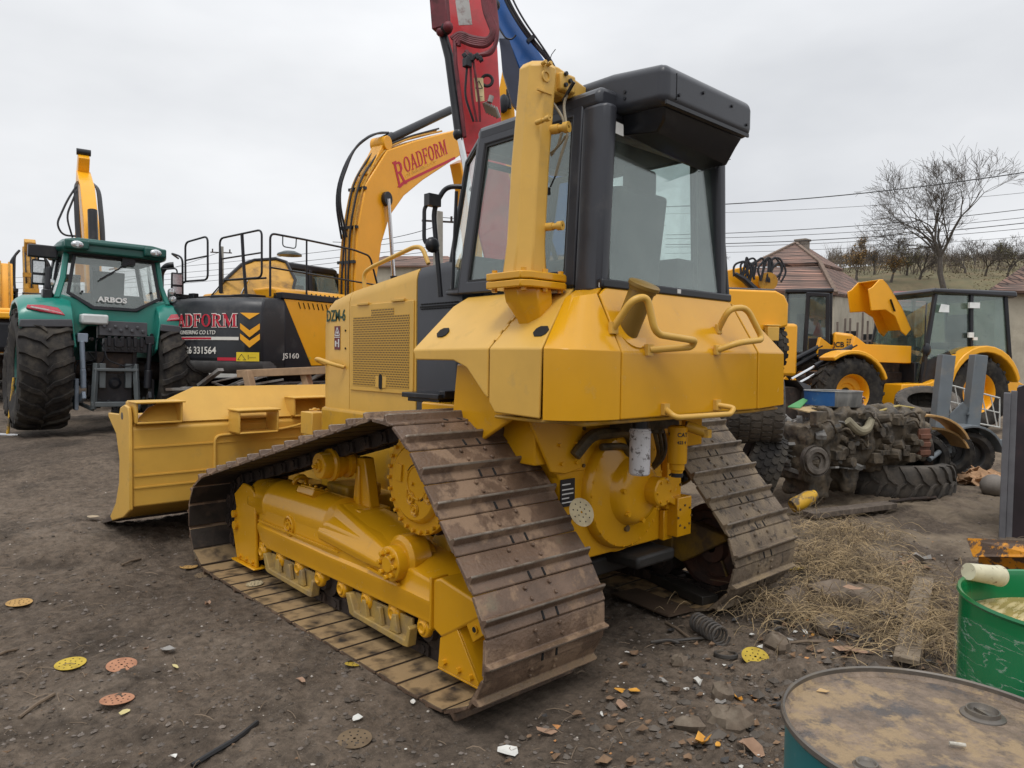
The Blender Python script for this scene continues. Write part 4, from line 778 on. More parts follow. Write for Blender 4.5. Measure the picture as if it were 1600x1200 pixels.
# ================================================================ shared: tyres, wheels, rails, tracks
def tyre_mb(Dm, W, rimD, style='ag', nl=22, h=None, seg=56):
    q = MB(); R_ = Dm/2; rr = rimD/2; hh = h if h is not None else Dm*.022; Rb = R_-hh
    q.lathe([(rr, -W*.36), (rr+.02, -W*.42), ((rr+Rb)/2, -W*.52), (Rb-.06*Dm, -W*.51), (Rb-.015*Dm, -W*.46), (Rb, -W*.36), (Rb+.004, -W*.15), (Rb+.006, 0), (Rb+.004, W*.15), (Rb, W*.36), (Rb-.015*Dm, W*.46), (Rb-.06*Dm, W*.51), ((rr+Rb)/2, W*.52), (rr+.02, W*.42), (rr, W*.36)], (0, 0, 0), (1, 0, 0), seg)
    def P(x, a, r): return Vector((x, r*math.cos(a), r*math.sin(a)))
    def bar(pts, w0, w1):
        # pts: (x, angle); a raised rib on the tread
        vs = []; k = len(pts)
        for i, (x, a) in enumerate(pts):
            drop = .0 if abs(x) < W*.38 else Dm*.02*((abs(x)-W*.38)/(W*.12))
            t = i/(k-1); wd = (w0*(1-t)+w1*t)/2/R_
            for (da, r) in ((-wd*1.35, Rb-.012-drop*1.3), (-wd, R_-drop), (wd, R_-drop), (wd*1.35, Rb-.012-drop*1.3)): vs.append(P(x, a+da, r))
        fs = []
        for i in range(k-1):
            a = i*4; b = a+4; fs += [(a+j, a+j+1, b+j+1, b+j) for j in range(3)]
        fs += [(0, 1, 2, 3), ((k-1)*4+3, (k-1)*4+2, (k-1)*4+1, (k-1)*4)]; q.add(vs, fs)
    if style == 'ag':
        st = 2*PI/nl; sw = W*.9/Dm
        for i in range(nl):
            for s_ in (-1, 1):
                a = i*st+(st/2 if s_ > 0 else 0); bar([(s_*-.015*W, a-.04), (s_*W*.12, a+.10*sw*2), (s_*W*.28, a+.32*sw), (s_*W*.42, a+.50*sw), (s_*W*.51, a+.58*sw)], W*.085, W*.115)
    elif style == 'block':
        st = 2*PI/nl
        for i in range(nl):
            for j, x in enumerate((-.40, -.20, 0, .20, .40)):
                a = i*st+(st/2 if j % 2 else 0); wd = W*.085; vs = []
                for (dx, da) in ((-1, -.25), (0, -.42), (1, -.25), (1, .25), (0, .42), (-1, .25)): vs.append((x*W+dx*wd, a+da*st))
                n = 6; o = [P(x_, a_, Rb-.01) for x_, a_ in vs]+[P(x_*.995, a_, R_-(.01*Dm if abs(x) > .3 else 0)) for x_, a_ in vs]
                q.add(o, [tuple(range(n, 2*n))]+[(k, (k+1) % n, n+(k+1) % n, n+k) for k in range(n)])
    elif style == 'road':
        for i in range(nl):
            a = i*2*PI/nl
            for x in (-.36, -.12, .12, .36): bar([(x*W-W*.09, a), (x*W+W*.09, a+.02)], Dm*PI/nl*.75, Dm*PI/nl*.75)
    return q
def rim_mb(rimD, W, dish=.0, n=32):
    q = MB(); r_ = rimD/2; q.lathe([(r_*1.03, -W*.40), (r_, -W*.38), (r_*.94, -W*.30), (r_*.90, -W*.1), (r_*.86, W*.05), (r_*.55, W*.02+dish), (r_*.50, -.02+dish), (r_*.3, -.03+dish), (r_*.28, -.09+dish), (0, -.10+dish)], (0, 0, 0), (1, 0, 0), n)
    q.lathe([(r_*1.03, W*.40), (r_, W*.38), (r_*.94, W*.30), (r_*.86, W*.05)], (0, 0, 0), (1, 0, 0), n)
    q.bolts((-.025+dish, 0, 0), (-1, 0, 0), r_*.40, 8, r_*.045, .02); return q
TY = {}
def wheel(par, loc, Dm, W, rimD, rimmat, style='ag', nl=22, side=1, name='wheel', key=None, rot=0.):
    key = key or (Dm, W, rimD, style, nl, rimmat.name)
    if key not in TY: TY[key] = None
    f = obj(name, rim_mb(rimD, W), rimmat, par, bevel=.0); f.location = loc; f.rotation_euler = (rot, 0, 0 if side > 0 else PI)
    t = obj('tyre', tyre_mb(Dm, W, rimD, style, nl), RUBBER, f, smooth=30); return f
JY = mat('amber_yellow', (.84, .385, .008), .34, var=.05, scale=2, coat=.1, dirt=((.35, .2, .04), 5, .62, .78, .4))
JYW = mat('weathered_yellow', (.52, .27, .03), .55, var=.15, scale=3, dirt=((.12, .08, .05), 5, .48, .68, .7))
GREEN = mat('teal_green_paint', (.014, .205, .16), .28, var=.08, scale=2, coat=.2, dirt=((.12, .15, .13), 4, .58, .8, .4))
DGREEN = mat('deep_teal', (.006, .075, .06), .3, var=.1, scale=2)
GREYP = mat('grey_plastic', (.07, .072, .08), .6, var=.15)
REDL = mat('tail_lamp_red', (.42, .02, .04), .2, var=.2, scale=30, coat=.5)
LAMPG = mat('lamp_glass', (.55, .57, .58), .1, var=.2, scale=40, metal=.6)
DKGL = glass('dark_glass', (.62, .66, .65), .14)
CLGL = glass('clear_glass', (.95, .96, .955), .07)
# ================================================================ green tractor seen from behind
ax_l = at(62, 560, 11.1); ax_r = at(262, 560, 12.25); oc = (ax_l+ax_r)/2; hz = H(oc.x, oc.y); dirx = Vector((ax_r.x-ax_l.x, ax_r.y-ax_l.y, 0)).normalized(); rz = math.atan2(dirx.y, dirx.x)
T = thing('tractor', 'green farm tractor seen from behind, with two huge lugged tyres and red tail lamps', 'tractor', (oc.x, oc.y, .53), rz, tilt=(0, R(1.1))); T.scale = (.90, 1, .945)
RT = .98
for s_ in (-1, 1):
    wheel(T, (s_*1.04, 0, RT), 1.96, .74, .98, DGREEN, 'ag', 22, s_)
    wheel(T, (s_*.98, 2.75, .70), 1.40, .55, .70, DGREEN, 'ag', 20, s_)
q = MB(); q.cyl((-1.0, 0, RT), (1.0, 0, RT), .16, n=20); q.box((0, .2, .98), (.56, 1.4, .62)); q.box((0, 2.2, 1.0), (.5, 3.0, .4)); q.cyl((-.9, 2.75, .7), (.9, 2.75, .7), .1); obj('chassis', q, DARKST, T, bevel=.02)
q = MB(); q.loft([[(x, y, z) for x, z in ((-.42, 1.1), (-.45, 1.6), (-.36, 1.86), (0, 1.93), (.36, 1.86), (.45, 1.6), (.42, 1.1))] for y in (.9, 3.4)]); obj('bonnet', q, GREEN, T, bevel=.04)
for s_ in (-1, 1):   # fenders: arched, with pointed inner side
    def fs(y, z, zi, lip=.0): return [(s_*.60, y, zi), (s_*.66, y, z-.01), (s_*.78, y, z+.03), (s_*1.30, y, z-.02), (s_*1.40, y, z-.09), (s_*1.40, y, z-.15-lip), (s_*1.36, y, z-.15-lip), (s_*1.28, y, z-.10), (s_*.68, y, z-.08), (s_*.64, y, zi)]
    q = MB(); q.loft([fs(-.66, 1.80, 1.35, .05), fs(-.58, 1.96, 1.30), fs(-.42, 2.09, 1.25), fs(-.1, 2.17, 1.2), fs(.35, 2.15, 1.2), fs(.72, 1.98, 1.2)]); fen = obj('fender', q, GREEN, T, bevel=.02, seg=3)
    q = MB(); q.prism([(s_*.66, 1.66), (s_*1.40, 1.62), (s_*1.39, 1.74), (s_*.68, 1.78)], 'y', -.70, -.62); obj('fender_trim', q, GREYP, fen, bevel=.015)
    q = MB(); q.poly([(s_*.77, -.672, 1.84), (s_*.86, -.60, 1.955), (s_*1.08, -.585, 1.985), (s_*1.28, -.585, 1.975), (s_*1.30, -.62, 1.925), (s_*1.12, -.655, 1.885)] if s_ < 0 else [(s_*.77, -.672, 1.84), (s_*1.12, -.655, 1.885), (s_*1.30, -.62, 1.925), (s_*1.28, -.585, 1.975), (s_*1.08, -.585, 1.985), (s_*.86, -.60, 1.955)], .03); tl = obj('tail_lamp', q, REDL, fen, bevel=.008)
    q = MB(); q.beam((s_*1.0, -.668, 1.905), (s_*1.24, -.635, 1.94), .012, .02); q.beam((s_*.82, -.68, 1.868), (s_*1.0, -.668, 1.905), .006, .008); obj('lamp_strip', q, WHITE, tl)
q = MB(); q.prism([(-.66, 1.45), (-.40, 1.70), (.40, 1.70), (.66, 1.45), (.66, 2.0), (.88, 2.10), (.88, 2.2), (.55, 2.12), (.36, 1.98), (-.36, 1.98), (-.55, 2.12), (-.88, 2.2), (-.88, 2.10), (-.66, 2.0)], 'y', -.42, -.30); obj('cab_back', q, GREEN, T, bevel=.02)
# rear glass, six-cornered
gpz = [(-.72, 2.20), (-.34, 1.97), (.34, 1.97), (.74, 2.20), (.64, 2.86), (-.62, 2.86)]
q = MB(); O3 = [Vector((x, -.46+.12*(z-1.97)/.9, z)) for x, z in gpz]; ring(q, O3, insetq(O3, .055), .05, (0, 1, 0)) if False else None
I3 = [Vector((x*.925, 0, 2.42+(z-2.42)*.88)) for x, z in gpz]; I3 = [Vector((p.x, -.46+.12*(p.z-1.97)/.9, p.z)) for p in I3]; ring(q, O3, I3, .04, (0, -1, 0)); rwf = obj('rear_window', q, BLK, T, bevel=.008)
q = MB(); q.poly([p+Vector((0, .015, 0)) for p in I3], .006); obj('pane', q, CLGL, rwf, smooth=0)
q = MB(); q.beam((-.24, -.47, 2.46), (.20, -.41, 2.76), .018, .02); q.beam((.12, -.42, 2.72), (.26, -.41, 2.79), .05, .04); q.box((.22, -.38, 2.80), (.20, .03, .12)); q.cyl((-.50, -.465, 2.24), (-.50, -.48, 2.24), .02, n=10); q.cyl((.56, -.44, 2.30), (.56, -.46, 2.30), .022, n=10); objs('wiper', q, BLK, rwf)
text('lettering', 'ARBOS', .115, WHITE, rwf, plane_fn((-.27, -.487, 2.10), (1, 0, 0), (0, .12, 1), .0), .002, .004, sx=1.25)
for s_ in (-1, 1):
    q = MB(); q.loft([[(s_*(x+dx), y+dy, z) for dx, dy in ((0, 0), (-.09, 0), (-.09, .10), (0, .10))] for x, y, z in ((.90, -.44, 2.12), (.80, -.34, 2.45), (.745, -.30, 2.90))]); obj('cab_pillar', q, GREEN, T, bevel=.02)
    q = MB(); q.beam((s_*.84, 1.0, 1.9), (s_*.68, 1.05, 2.9), .07, .07); q.beam((s_*.86, .4, 1.8), (s_*.72, .4, 2.9), .05, .05); q.box((s_*.84, .4, 1.75), (.06, 1.4, .5)); obj('cab_pillar', q, BLK, T, bevel=.01)
    q = MB(); q.poly([(s_*.86, -.3, 2.0), (s_*.86, 1.0, 2.0), (s_*.69, 1.0, 2.88), (s_*.69, -.25, 2.88)], .006); obj('side_pane', q, CLGL, T, smooth=0)
q = MB(); q.poly([(-.8, 1.05, 1.9), (.8, 1.05, 1.9), (.66, 1.1, 2.88), (-.66, 1.1, 2.88)], .006); obj('windscreen', q, CLGL, T, smooth=0)
q = MB(); q.loft([[(x*k, y, z) for x, y in ((-.80, -.50), (-.86, -.30), (-.82, 1.1), (.82, 1.1), (.86, -.30), (.80, -.50))] for k, z in ((.95, 2.86), (1.0, 2.92), (.98, 3.0), (.90, 3.06), (.7, 3.09))]); q.box((-.60, -.52, 2.97), (.36, .14, .15)); q.box((.60, -.52, 2.97), (.36, .14, .15)); q.box((0, -.47, 3.02), (.9, .12, .08)); rf = obj('cab_roof', q, DGREEN, T, bevel=.03, seg=3)
for s_ in (-1, 1):
    q = MB(); q.lathe([(0, .02), (.05, .02), (.09, .0), (.1, -.02)], (s_*.60, -.60, 2.965), (0, -1, 0), 16); [setattr(q, 'v', [(s_*.60+(v[0]-s_*.60)*1.0, v[1], 2.965+(v[2]-2.965)*.62) for v in q.v])]; obj('work_lamp', q, LAMPG, rf)
q = MB(); q.box((0, .35, 1.98), (.55, .5, .2)); q.box((0, .12, 2.32), (.5, .14, .66), Matrix.Rotation(.12, 3, 'X')); q.box((0, .95, 2.0), (.3, .2, .5)); q.lathe([(.18, -.012), (.20, 0), (.18, .012)], (0, .72, 2.32), (0, -.5, 1), 20, close=True); q.box((0, .2, 2.1), (1.1, .2, .34)); q.box((0, .4, 1.85), (1.5, 1.3, .05)); q.box((0, .3, 2.855), (1.4, 1.4, .03)); obj('seat', q, INT, T, bevel=.03)
for s_ in (-1, 1):
    q = MB(); q.tube(fillet([(s_*.80, -.1, 2.75), (s_*1.08, -.14, 2.80), (s_*1.10, -.14, 2.55)], .06), .014, 8); mr2 = obj('mirror_arm', q, BLK, T)
    q = MB(); q.box((s_*1.08, -.15, 2.52), (.20, .06, .40)); q.box((s_*1.03, -.17, 2.85), (.42, .12, .2)) if s_ < 0 else None; mb_ = obj('mirror', q, BLK, mr2, bevel=.02)
    q = MB(); q.box((s_*1.08, -.183, 2.60), (.16, .004, .18)); q.box((s_*1.08, -.183, 2.41), (.16, .004, .12)); obj('mirror_glass', q, LAMPG, mb_, smooth=0)
    q = MB(); [q.lathe([(0, .02), (.045, .015), (.06, 0), (.06, -.03)], (s_*(.93+.03*k), -.36, 2.36-.13*k), (0, -1, 0), 14) for k in (range(2) if s_ > 0 else range(1))]; objs('work_lamp', q, LAMPG, T)
q = MB(); q.tube(fillet([(.98, .5, 1.9), (.98, .5, 2.78), (1.06, .44, 2.90), (1.18, .40, 2.92)], .08), .055, 12); obj('exhaust_pipe', q, BLK, T)
q = MB(); q.tube(fillet([(-.9, -.3, 2.1), (-.98, -.36, 2.25), (-.95, -.3, 2.6)], .08), .05, 10); q.box((-.98, -.3, 2.15), (.14, .2, .2)); q.box((.98, -.2, 2.2), (.10, .2, .34)); objs('filter_pipe', q, BLK, T, bevel=.02)
# hitch
q = MB(); q.box((-.34, -.56, 1.80), (.40, .26, .16)); obj('white_canister', q, mat('pale_plastic', (.55, .58, .57), .4), T, bevel=.03)
q = MB(); q.box((.10, -.56, 1.67), (.74, .16, .24))
for k in range(8): q.cyl((-.2+.085*k, -.64, 1.70-.06*(k % 2)), (-.2+.085*k, -.68, 1.70-.06*(k % 2)), .026, n=10)
obj('valve_block', q, GREYP, T, bevel=.01)
q = MB(); q.box((.14, -.54, 1.40), (.66, .18, .22)); 
for k in range(6): q.box((-.12+.10*k, -.64, 1.46), (.05, .06, .16)); q.cyl((-.12+.10*k, -.62, 1.34), (-.12+.10*k, -.66, 1.34), .02, n=8)
q.box((.02, -.66, 1.42), (.09, .02, .1)); q.tube(fillet([(-.2, -.6, 1.4), (-.15, -.66, 1.15), (.15, -.62, 1.05), (.3, -.6, 1.1)], .08), .012, 6); q.box((.1, -.40, 1.15), (.5, .14, .5)); obj('remote_valves', q, BLK, T, bevel=.008)
q = MB()
for s_ in (-1, 1): q.beam((s_*.30, -.58, 1.10), (s_*.34, -.62, .36), .07, .08); q.box((s_*.2, -.50, .9), (.1, .16, .4))
q.beam((-.34, -.60, 1.0), (.34, -.60, 1.0), .06, .05); q.beam((-.38, -.62, .44), (.38, -.62, .44), .07, .08); q.beam((-.34, -.62, .36), (-.6, .0, .5), .05, .06); q.beam((.34, -.62, .36), (.6, .0, .5), .05, .06); obj('tow_frame', q, mat('hitch_grey', (.10, .115, .12), .5), T, bevel=.01)
q = MB(); q.box((0, -.50, .70), (.54, .05, .46)); q.lathe([(.0, .04), (.05, .04), (.10, .0)], (0, -.53, .78), (0, -1, 0), 20); q.box((0, -.56, .30), (.1, .12, .10)); q.cyl((.0, -.60, .22), (.0, -.60, .42), .02); obj('pto_guard', q, BLK, T, bevel=.01)
for s_, mt_ in ((-1, mat('link_grey', (.22, .27, .33), .4)), (1, BLK)):
    q = MB(); q.cyl((s_*.52, -.62, 1.45), (s_*.50, -.62, 1.0), .04, n=12); q.cyl((s_*.50, -.62, 1.0), (s_*.49, -.62, .7), .065 if s_ > 0 else .045, n=12); q.box((s_*.51, -.6, 1.50), (.15, .1, .14)); q.beam((s_*.52, -.55, .52), (s_*.50, -.75, .60), .06, .12); q.box((s_*.58, -.5, .6), (.06, .2, .5)); obj('lift_link', q, mt_, T, bevel=.01)
rl = random.Random(11); q = MB()
for i in range(34):
    x, z = rl.uniform(-.60, .60), rl.uniform(.35, 1.6); y = rl.uniform(-.50, -.30); k_ = rl.random()
    if k_ < .4: q.tube(fillet([(x, y, z), (x+rl.uniform(-.1, .1), y-.12, z-.12), (x+rl.uniform(-.2, .2), y-.08, z-.34), (x+rl.uniform(-.2, .2), y+.1, z-.4)], .08, 4), .014, 6)
    elif k_ < .7: q.box((x, y, z), (rl.uniform(.04, .14), .1, rl.uniform(.05, .2)))
    else: q.cyl((x, y, z), (x, y-.1, z), rl.uniform(.02, .05), n=10)
objs('linkage_piece', q, BLK, T, bevel=.005)
# ================================================================ black and amber excavator with lettering
def smooth_box_sections(pts): return pts
def crawler_tracks(par, half, L_, w_, h_, mt=DARKST):
    for s_ in (-1, 1):
        q = MB(); pr = []
        for i in range(13): t = PI/2+PI*i/12; pr.append((-L_/2+h_/2+h_/2*math.cos(t), h_/2+h_/2*math.sin(t)))
        for i in range(13): t = -PI/2+PI*i/12; pr.append((L_/2-h_/2+h_/2*math.cos(t), h_/2+h_/2*math.sin(t)))
        q.prism(pr, 'x', s_*half-w_/2, s_*half+w_/2); o = obj('crawler_track', q, mt, par, bevel=.02)
    q = MB(); q.box((0, 0, h_*.6), (half*2-w_, L_*.5, h_*.5)); q.cyl((0, 0, h_*.8), (0, 0, h_+.12), .6, n=28); obj('undercarriage', q, mt, par, bevel=.02)
def boom_mb(path, hts, wd):
    """box-section boom: path of (y,z) centre points, depths hts, lying in the plane x=0"""
    q = MB(); secs = []; n = len(path)
    for i, (p, h_) in enumerate(zip(path, hts)):
        a = Vector(path[max(0, i-1)]); b = Vector(path[min(n-1, i+1)]); t = (b-a).normalized(); nn = Vector((-t.y, t.x)); u = Vector(p)+nn*h_/2; d = Vector(p)-nn*h_/2
        secs.append([(-wd/2, u.x, u.y), (wd/2, u.x, u.y), (wd/2, d.x, d.y), (-wd/2, d.x, d.y)])
    return q.loft(secs)
hd = R(75.); f2 = Vector((math.sin(hd), math.cos(hd), 0)); r2 = Vector((math.cos(hd), -math.sin(hd), 0))
cr_ = at(388, 560, 11.3); eo = cr_+f2*2.05-r2*1.12
E = thing('excavator', 'black and amber tracked excavator with red lettering on its rounded counterweight', 'excavator', (eo.x, eo.y, .50), -hd)
crawler_tracks(E, 1.0, 3.6, .6, .80)
# counterweight: curved rear
def cw_outline(k, rad=2.35, hw=1.25):
    o = []; a = math.asin(hw/rad)
    for i in range(13): t = -a+2*a*i/12; x = rad*math.sin(t); y = -rad*math.cos(t); e = abs(t)/a; y += .10*max(0, (e-.72)/.28)**2; o.append((x*k, y*k))
    return o
q = MB(); secs = []
for z, k in ((.95, .90), (1.0, .955), (1.12, .985), (1.16, 1.0), (1.95, 1.0), (2.05, .985), (2.12, .95), (2.14, .90)):
    o = cw_outline(k); secs.append([(x, y, z) for x, y in o]+[(1.22, -1.35, z), (-1.22, -1.35, z)])
q.loft(secs); cwt = obj('counterweight', q, mat('satin_black', (.020, .022, .026), .38, var=.2, scale=2, dirt=((.13, .125, .12), 3, .50, .75, .45)), E, bevel=.02, smooth=40)
q = MB(); secs = []
for z, k in ((.93, .93), (1.0, .985), (1.10, 1.003), (1.13, 1.002), (1.13, .95)): secs.append([(x, y, z) for x, y in cw_outline(k)]+[(1.2, -1.5, z), (-1.2, -1.5, z)])
q.loft(secs); obj('counterweight_skirt', q, mat('scuffed_grey', (.09, .09, .09), .6, var=.25, dirt=((.2, .19, .18), 4, .5, .7, .5)), cwt, smooth=40)
def cwf(x0, z0):
    def fn(x, y, z): 
        X_ = x0+x; t = math.asin(max(-1, min(1, X_/2.36))); e = abs(t)/math.asin(1.25/2.35); yy = -2.358*math.cos(t)+.10*max(0, (e-.72)/.28)**2-z; return Vector((X_, yy, z0+y))
    return fn
REDT = mat('lettering_red', (.50, .012, .035), .4, var=.05); WHT = mat('lettering_white', (.72, .70, .64), .5, var=.05)
# serif capitals drawn from strokes: (outline strips) on a unit height
SER = {
 'R': [[(.05, 0), (.33, 0), (.33, .05), (.26, .08), (.26, .92), (.33, .95), (.33, 1), (.05, 1), (.05, .95), (.12, .92), (.12, .08), (.05, .05)], [(.26, .93), (.50, .93), (.62, .82), (.62, .62), (.50, .50), (.26, .50), (.26, .57), (.44, .57), (.48, .64), (.48, .80), (.44, .86), (.26, .86)], [(.33, .50), (.47, .50), (.66, .06), (.74, .05), (.74, 0), (.55, 0)]],
 'O': [None], 'A': [[(.0, 0), (.24, 0), (.24, .05), (.18, .07), (.40, .80), (.38, 1), (.34, 1), (.09, .08), (.0, .05)], [(.34, 1), (.46, 1), (.72, .08), (.78, .05), (.78, 0), (.48, 0), (.48, .05), (.56, .08), (.38, .80)], [(.2, .30), (.54, .30), (.52, .38), (.22, .38)]],
 'D': [[(.05, 0), (.33, 0), (.26, .08), (.26, .92), (.33, 1), (.05, 1), (.05, .95), (.12, .92), (.12, .08), (.05, .05)], [(.26, 1), (.48, 1), (.68, .84), (.74, .5), (.68, .16), (.48, 0), (.26, 0), (.26, .07), (.44, .07), (.55, .2), (.59, .5), (.55, .8), (.44, .93), (.26, .93)]],
 'F': [[(.05, 0), (.33, 0), (.33, .05), (.26, .08), (.26, .92), (.33, 1), (.05, 1), (.05, .95), (.12, .92), (.12, .08), (.05, .05)], [(.26, 1), (.64, 1), (.64, .76), (.60, .76), (.54, .92), (.26, .92)], [(.26, .56), (.46, .56), (.50, .64), (.53, .64), (.53, .38), (.50, .38), (.46, .48), (.26, .48)]],
 'M': [[(.03, 0), (.24, 0), (.24, .05), (.17, .08), (.17, .92), (.03, 1), (.03, .95), (.11, .92), (.11, .08), (.03, .05)], [(.03, 1), (.26, 1), (.50, .30), (.46, .0), (.43, .0), (.13, .86)], [(.46, 0), (.50, .30), (.70, 1), (.92, 1), (.92, .95), (.84, .92), (.70, .84)], [(.70, .84), (.84, .92), (.84, .08), (.92, .05), (.92, 0), (.62, 0), (.62, .05), (.70, .08)]]}
SW_ = {'R': .76, 'O': .80, 'A': .78, 'D': .80, 'F': .68, 'M': .95}
def serif_mb(word, size, fn, sx=1., th=.004, first=1., grow=0.):
    q = MB(); x0 = 0.
    for i, ch in enumerate(word):
        s_ = size*(first if i == 0 else 1.); dy = 0 if i else -(first-1)*size
        def put(poly):
            pp = [(x0+(x*s_*sx), dy+y*s_) for x, y in poly]
            if grow: 
                cx = sum(p[0] for p in pp)/len(pp); cy = sum(p[1] for p in pp)/len(pp); pp = [(x+(grow if x > cx else -grow), y+(grow if y > cy else -grow)) for x, y in pp]
            n = len(pp); q.add([fn(x, y, 0) for x, y in pp]+[fn(x, y, th) for x, y in pp], [tuple(range(n)), tuple(range(n, 2*n))]+[(k, (k+1) % n, n+(k+1) % n, n+k) for k in range(n)])
        if ch == 'O':
            n = 20
            for k in range(n):
                a, b = 2*PI*k/n, 2*PI*(k+1)/n; put_ = [(.40+.36*math.cos(a), .5+.5*math.sin(a)), (.40+.36*math.cos(b), .5+.5*math.sin(b)), (.40+.20*math.cos(b), .5+.42*math.sin(b)), (.40+.20*math.cos(a), .5+.42*math.sin(a))]
                pp = [(x0+x*s_*sx, dy+y*s_) for x, y in put_]; q.add([fn(x, y, 0) for x, y in pp]+[fn(x, y, th) for x, y in pp], [(4, 5, 6, 7), (0, 1, 5, 4), (2, 3, 7, 6)])
        else:
            for pl_ in SER[ch]: put(pl_)
        x0 += SW_[ch]*s_*sx
    return q
q = serif_mb('ROADFORM', .20, cwf(-.66, 1.66), 1.26, .003, 1.25, .012); obj('lettering_shadow', q, WHT, cwt, smooth=0)
q = serif_mb('ROADFORM', .20, cwf(-.66, 1.66), 1.26, .007, 1.25); obj('lettering', q, REDT, cwt, smooth=0)
text('lettering', 'CIVIL ENGINEERING CO LTD', .085, WHT, cwt, cwf(-.50, 1.545), .002, .0008, shear=.15, sx=1.02)
text('lettering', 'TEL: 01626 331564', .155, WHT, cwt, cwf(-.56, 1.24), .002, .002, sx=.98)
def cw_strip(q, x0, x1, z0, z1, off=.004):
    f_ = cwf(0, 0); n = 10
    for i in range(n):
        a = x0+(x1-x0)*i/n; b = x0+(x1-x0)*(i+1)/n; q.add([f_(a, z0, off), f_(b, z0, off), f_(b, z1, off), f_(a, z1, off)], [(0, 1, 2, 3)])
q = MB(); cw_strip(q, -.70, 1.0, 1.455, 1.505, .003); obj('white_band', q, WHT, cwt, smooth=0)
q = MB(); cw_strip(q, -.70, .55, 1.465, 1.495, .006); cw_strip(q, .66, .97, 1.135, 1.185, .004); objs('red_band', q, REDT, cwt, smooth=0)
q = MB()
for k, zt in enumerate((1.88, 1.72, 1.56)):
    def V_(x, z): return cwf(0, 0)(x, z, .004)
    x0, x1, xm = 1.02, 1.235, 1.13
    if k == 0: q.add([V_(x0, zt), V_(x1, zt), V_(xm, zt-.10)], [(0, 1, 2)])
    else: q.add([V_(x0, zt), V_(xm, zt-.11), V_(x1, zt), V_(x1, zt-.09), V_(xm, zt-.22), V_(x0, zt-.09)], [(0, 1, 4, 5), (1, 2, 3, 4)])
objs('chevron', q, JY, cwt, smooth=0)
q = MB(); cw_strip(q, .97, 1.23, 1.13, 1.27, .006); lb = obj('warning_label', q, mat('label_yellow', (.75, .55, .02), .5), cwt, smooth=0)
q = MB(); f_ = cwf(0, 0); tp = [f_(.99, 1.15, .008), f_(1.09, 1.15, .008), f_(1.04, 1.24, .008)]; tri(q, *tp, .010); q.beam(f_(1.13, 1.19, .008), f_(1.20, 1.19, .008), .01, .002); q.beam(f_(1.12, 1.16, .008), f_(1.12, 1.23, .008), .01, .002); obj('label_symbol', q, BLK, lb, smooth=0)
text('lettering', 'JS160', .12, WHT, E, plane_fn((1.262, -1.50, 1.18), (0, 1, 0), (0, 0, 1), .002), .002, .001, sx=1.25)
text('lettering', 'LC', .035, mat('lime', (.2, .5, .1), .5), E, plane_fn((1.262, -.96, 1.18), (0, 1, 0), (0, 0, 1), .002), .002, .0005, sx=1.2)
# upper body: side panels, black with an amber sweep
q = MB(); q.box((0, -.1, 1.56), (2.46, 2.7, 1.16)); bod = obj('body', q, BLK, E, bevel=.03)
q = MB(); q.poly([(1.236, -1.45, 2.135), (1.236, .9, 2.135), (1.236, .9, 1.06), (1.236, -.88, 1.06)][::-1], .02, (1, 0, 0)); 
sp = obj('side_panel', q, JY, E, bevel=.008)
q = MB()
for k in range(12): q.beam((1.2385, -1.16+.10*k, 2.10), (1.2385, -1.12+.10*k, 2.00), .008, .022, (1, 0, 0))
obj('louvre', q, HOLE, sp)
q = MB(); q.box((1.25, -.15, 1.60), (.02, .20, .14)); q.box((1.262, -.2, 1.60), (.006, .03, .07)); q.cyl((1.255, -.09, 1.60), (1.266, -.09, 1.60), .03, n=10); obj('panel_latch', q, mat('dull_amber', (.5, .25, .02), .5), sp)
q = MB(); q.prism([(-1.1, 2.14), (-.95, 2.30), (-.4, 2.36), (.7, 2.36), (.8, 2.32), (.8, 2.14)], 'y', -1.25, -.2); 
q2 = MB(); q2.loft([[(x, y, z) for x, z in ((-.9, 2.14), (-.8, 2.28), (.95, 2.34), (1.12, 2.30), (1.16, 2.14))] for y in (-1.5, -1.35, .2, .35)]); hdk = obj('engine_hood', q2, JY, E, bevel=.04, seg=3)
q = MB()
for k in range(9): q.beam((1.15, -.9+.10*k, 2.27), (1.13, -.86+.10*k, 2.20), .008, .022, (1, 0, 0))
obj('louvre', q, HOLE, hdk)
q = MB(); q.box((1.14, -.4, 2.19), (.22, 2.2, .10)); q.box((-.1, -1.6, 2.17), (1.9, .5, .06)); obj('deck', q, BLK, E, bevel=.01)
# raised engine cover, its mustard inside towards us
q = MB(); Ei = (Matrix.Translation((eo.x, eo.y, .50)) @ Matrix.Rotation(-hd, 4, 'Z')).inverted(); cvr = [Ei @ at(a, b, d) for a, b, d in ((330, 466, 11.6), (352, 440, 12.0), (378, 416, 12.4), (398, 409, 12.6), (432, 407, 12.7), (448, 412, 12.7), (462, 440, 12.5), (455, 466, 12.2))]
q.loft([[Vector(p)+Vector((0, 0, 0)) for p in cvr], [Vector(p)+Vector((-.03, .05, .05)) for p in cvr]]); oc_ = obj('raised_cover', q, JYW, E, bevel=.01)
q = MB(); q.tube([Vector(p)+Vector((-.01, .0, .03)) for p in cvr], .028, 6, True); obj('cover_edge', q, BLK, oc_)
q = MB(); q.cyl(Ei @ at(377, 460, 11.9), Ei @ at(388, 438, 11.9), .018, n=8); obj('gas_strut', q, CHROME, oc_)
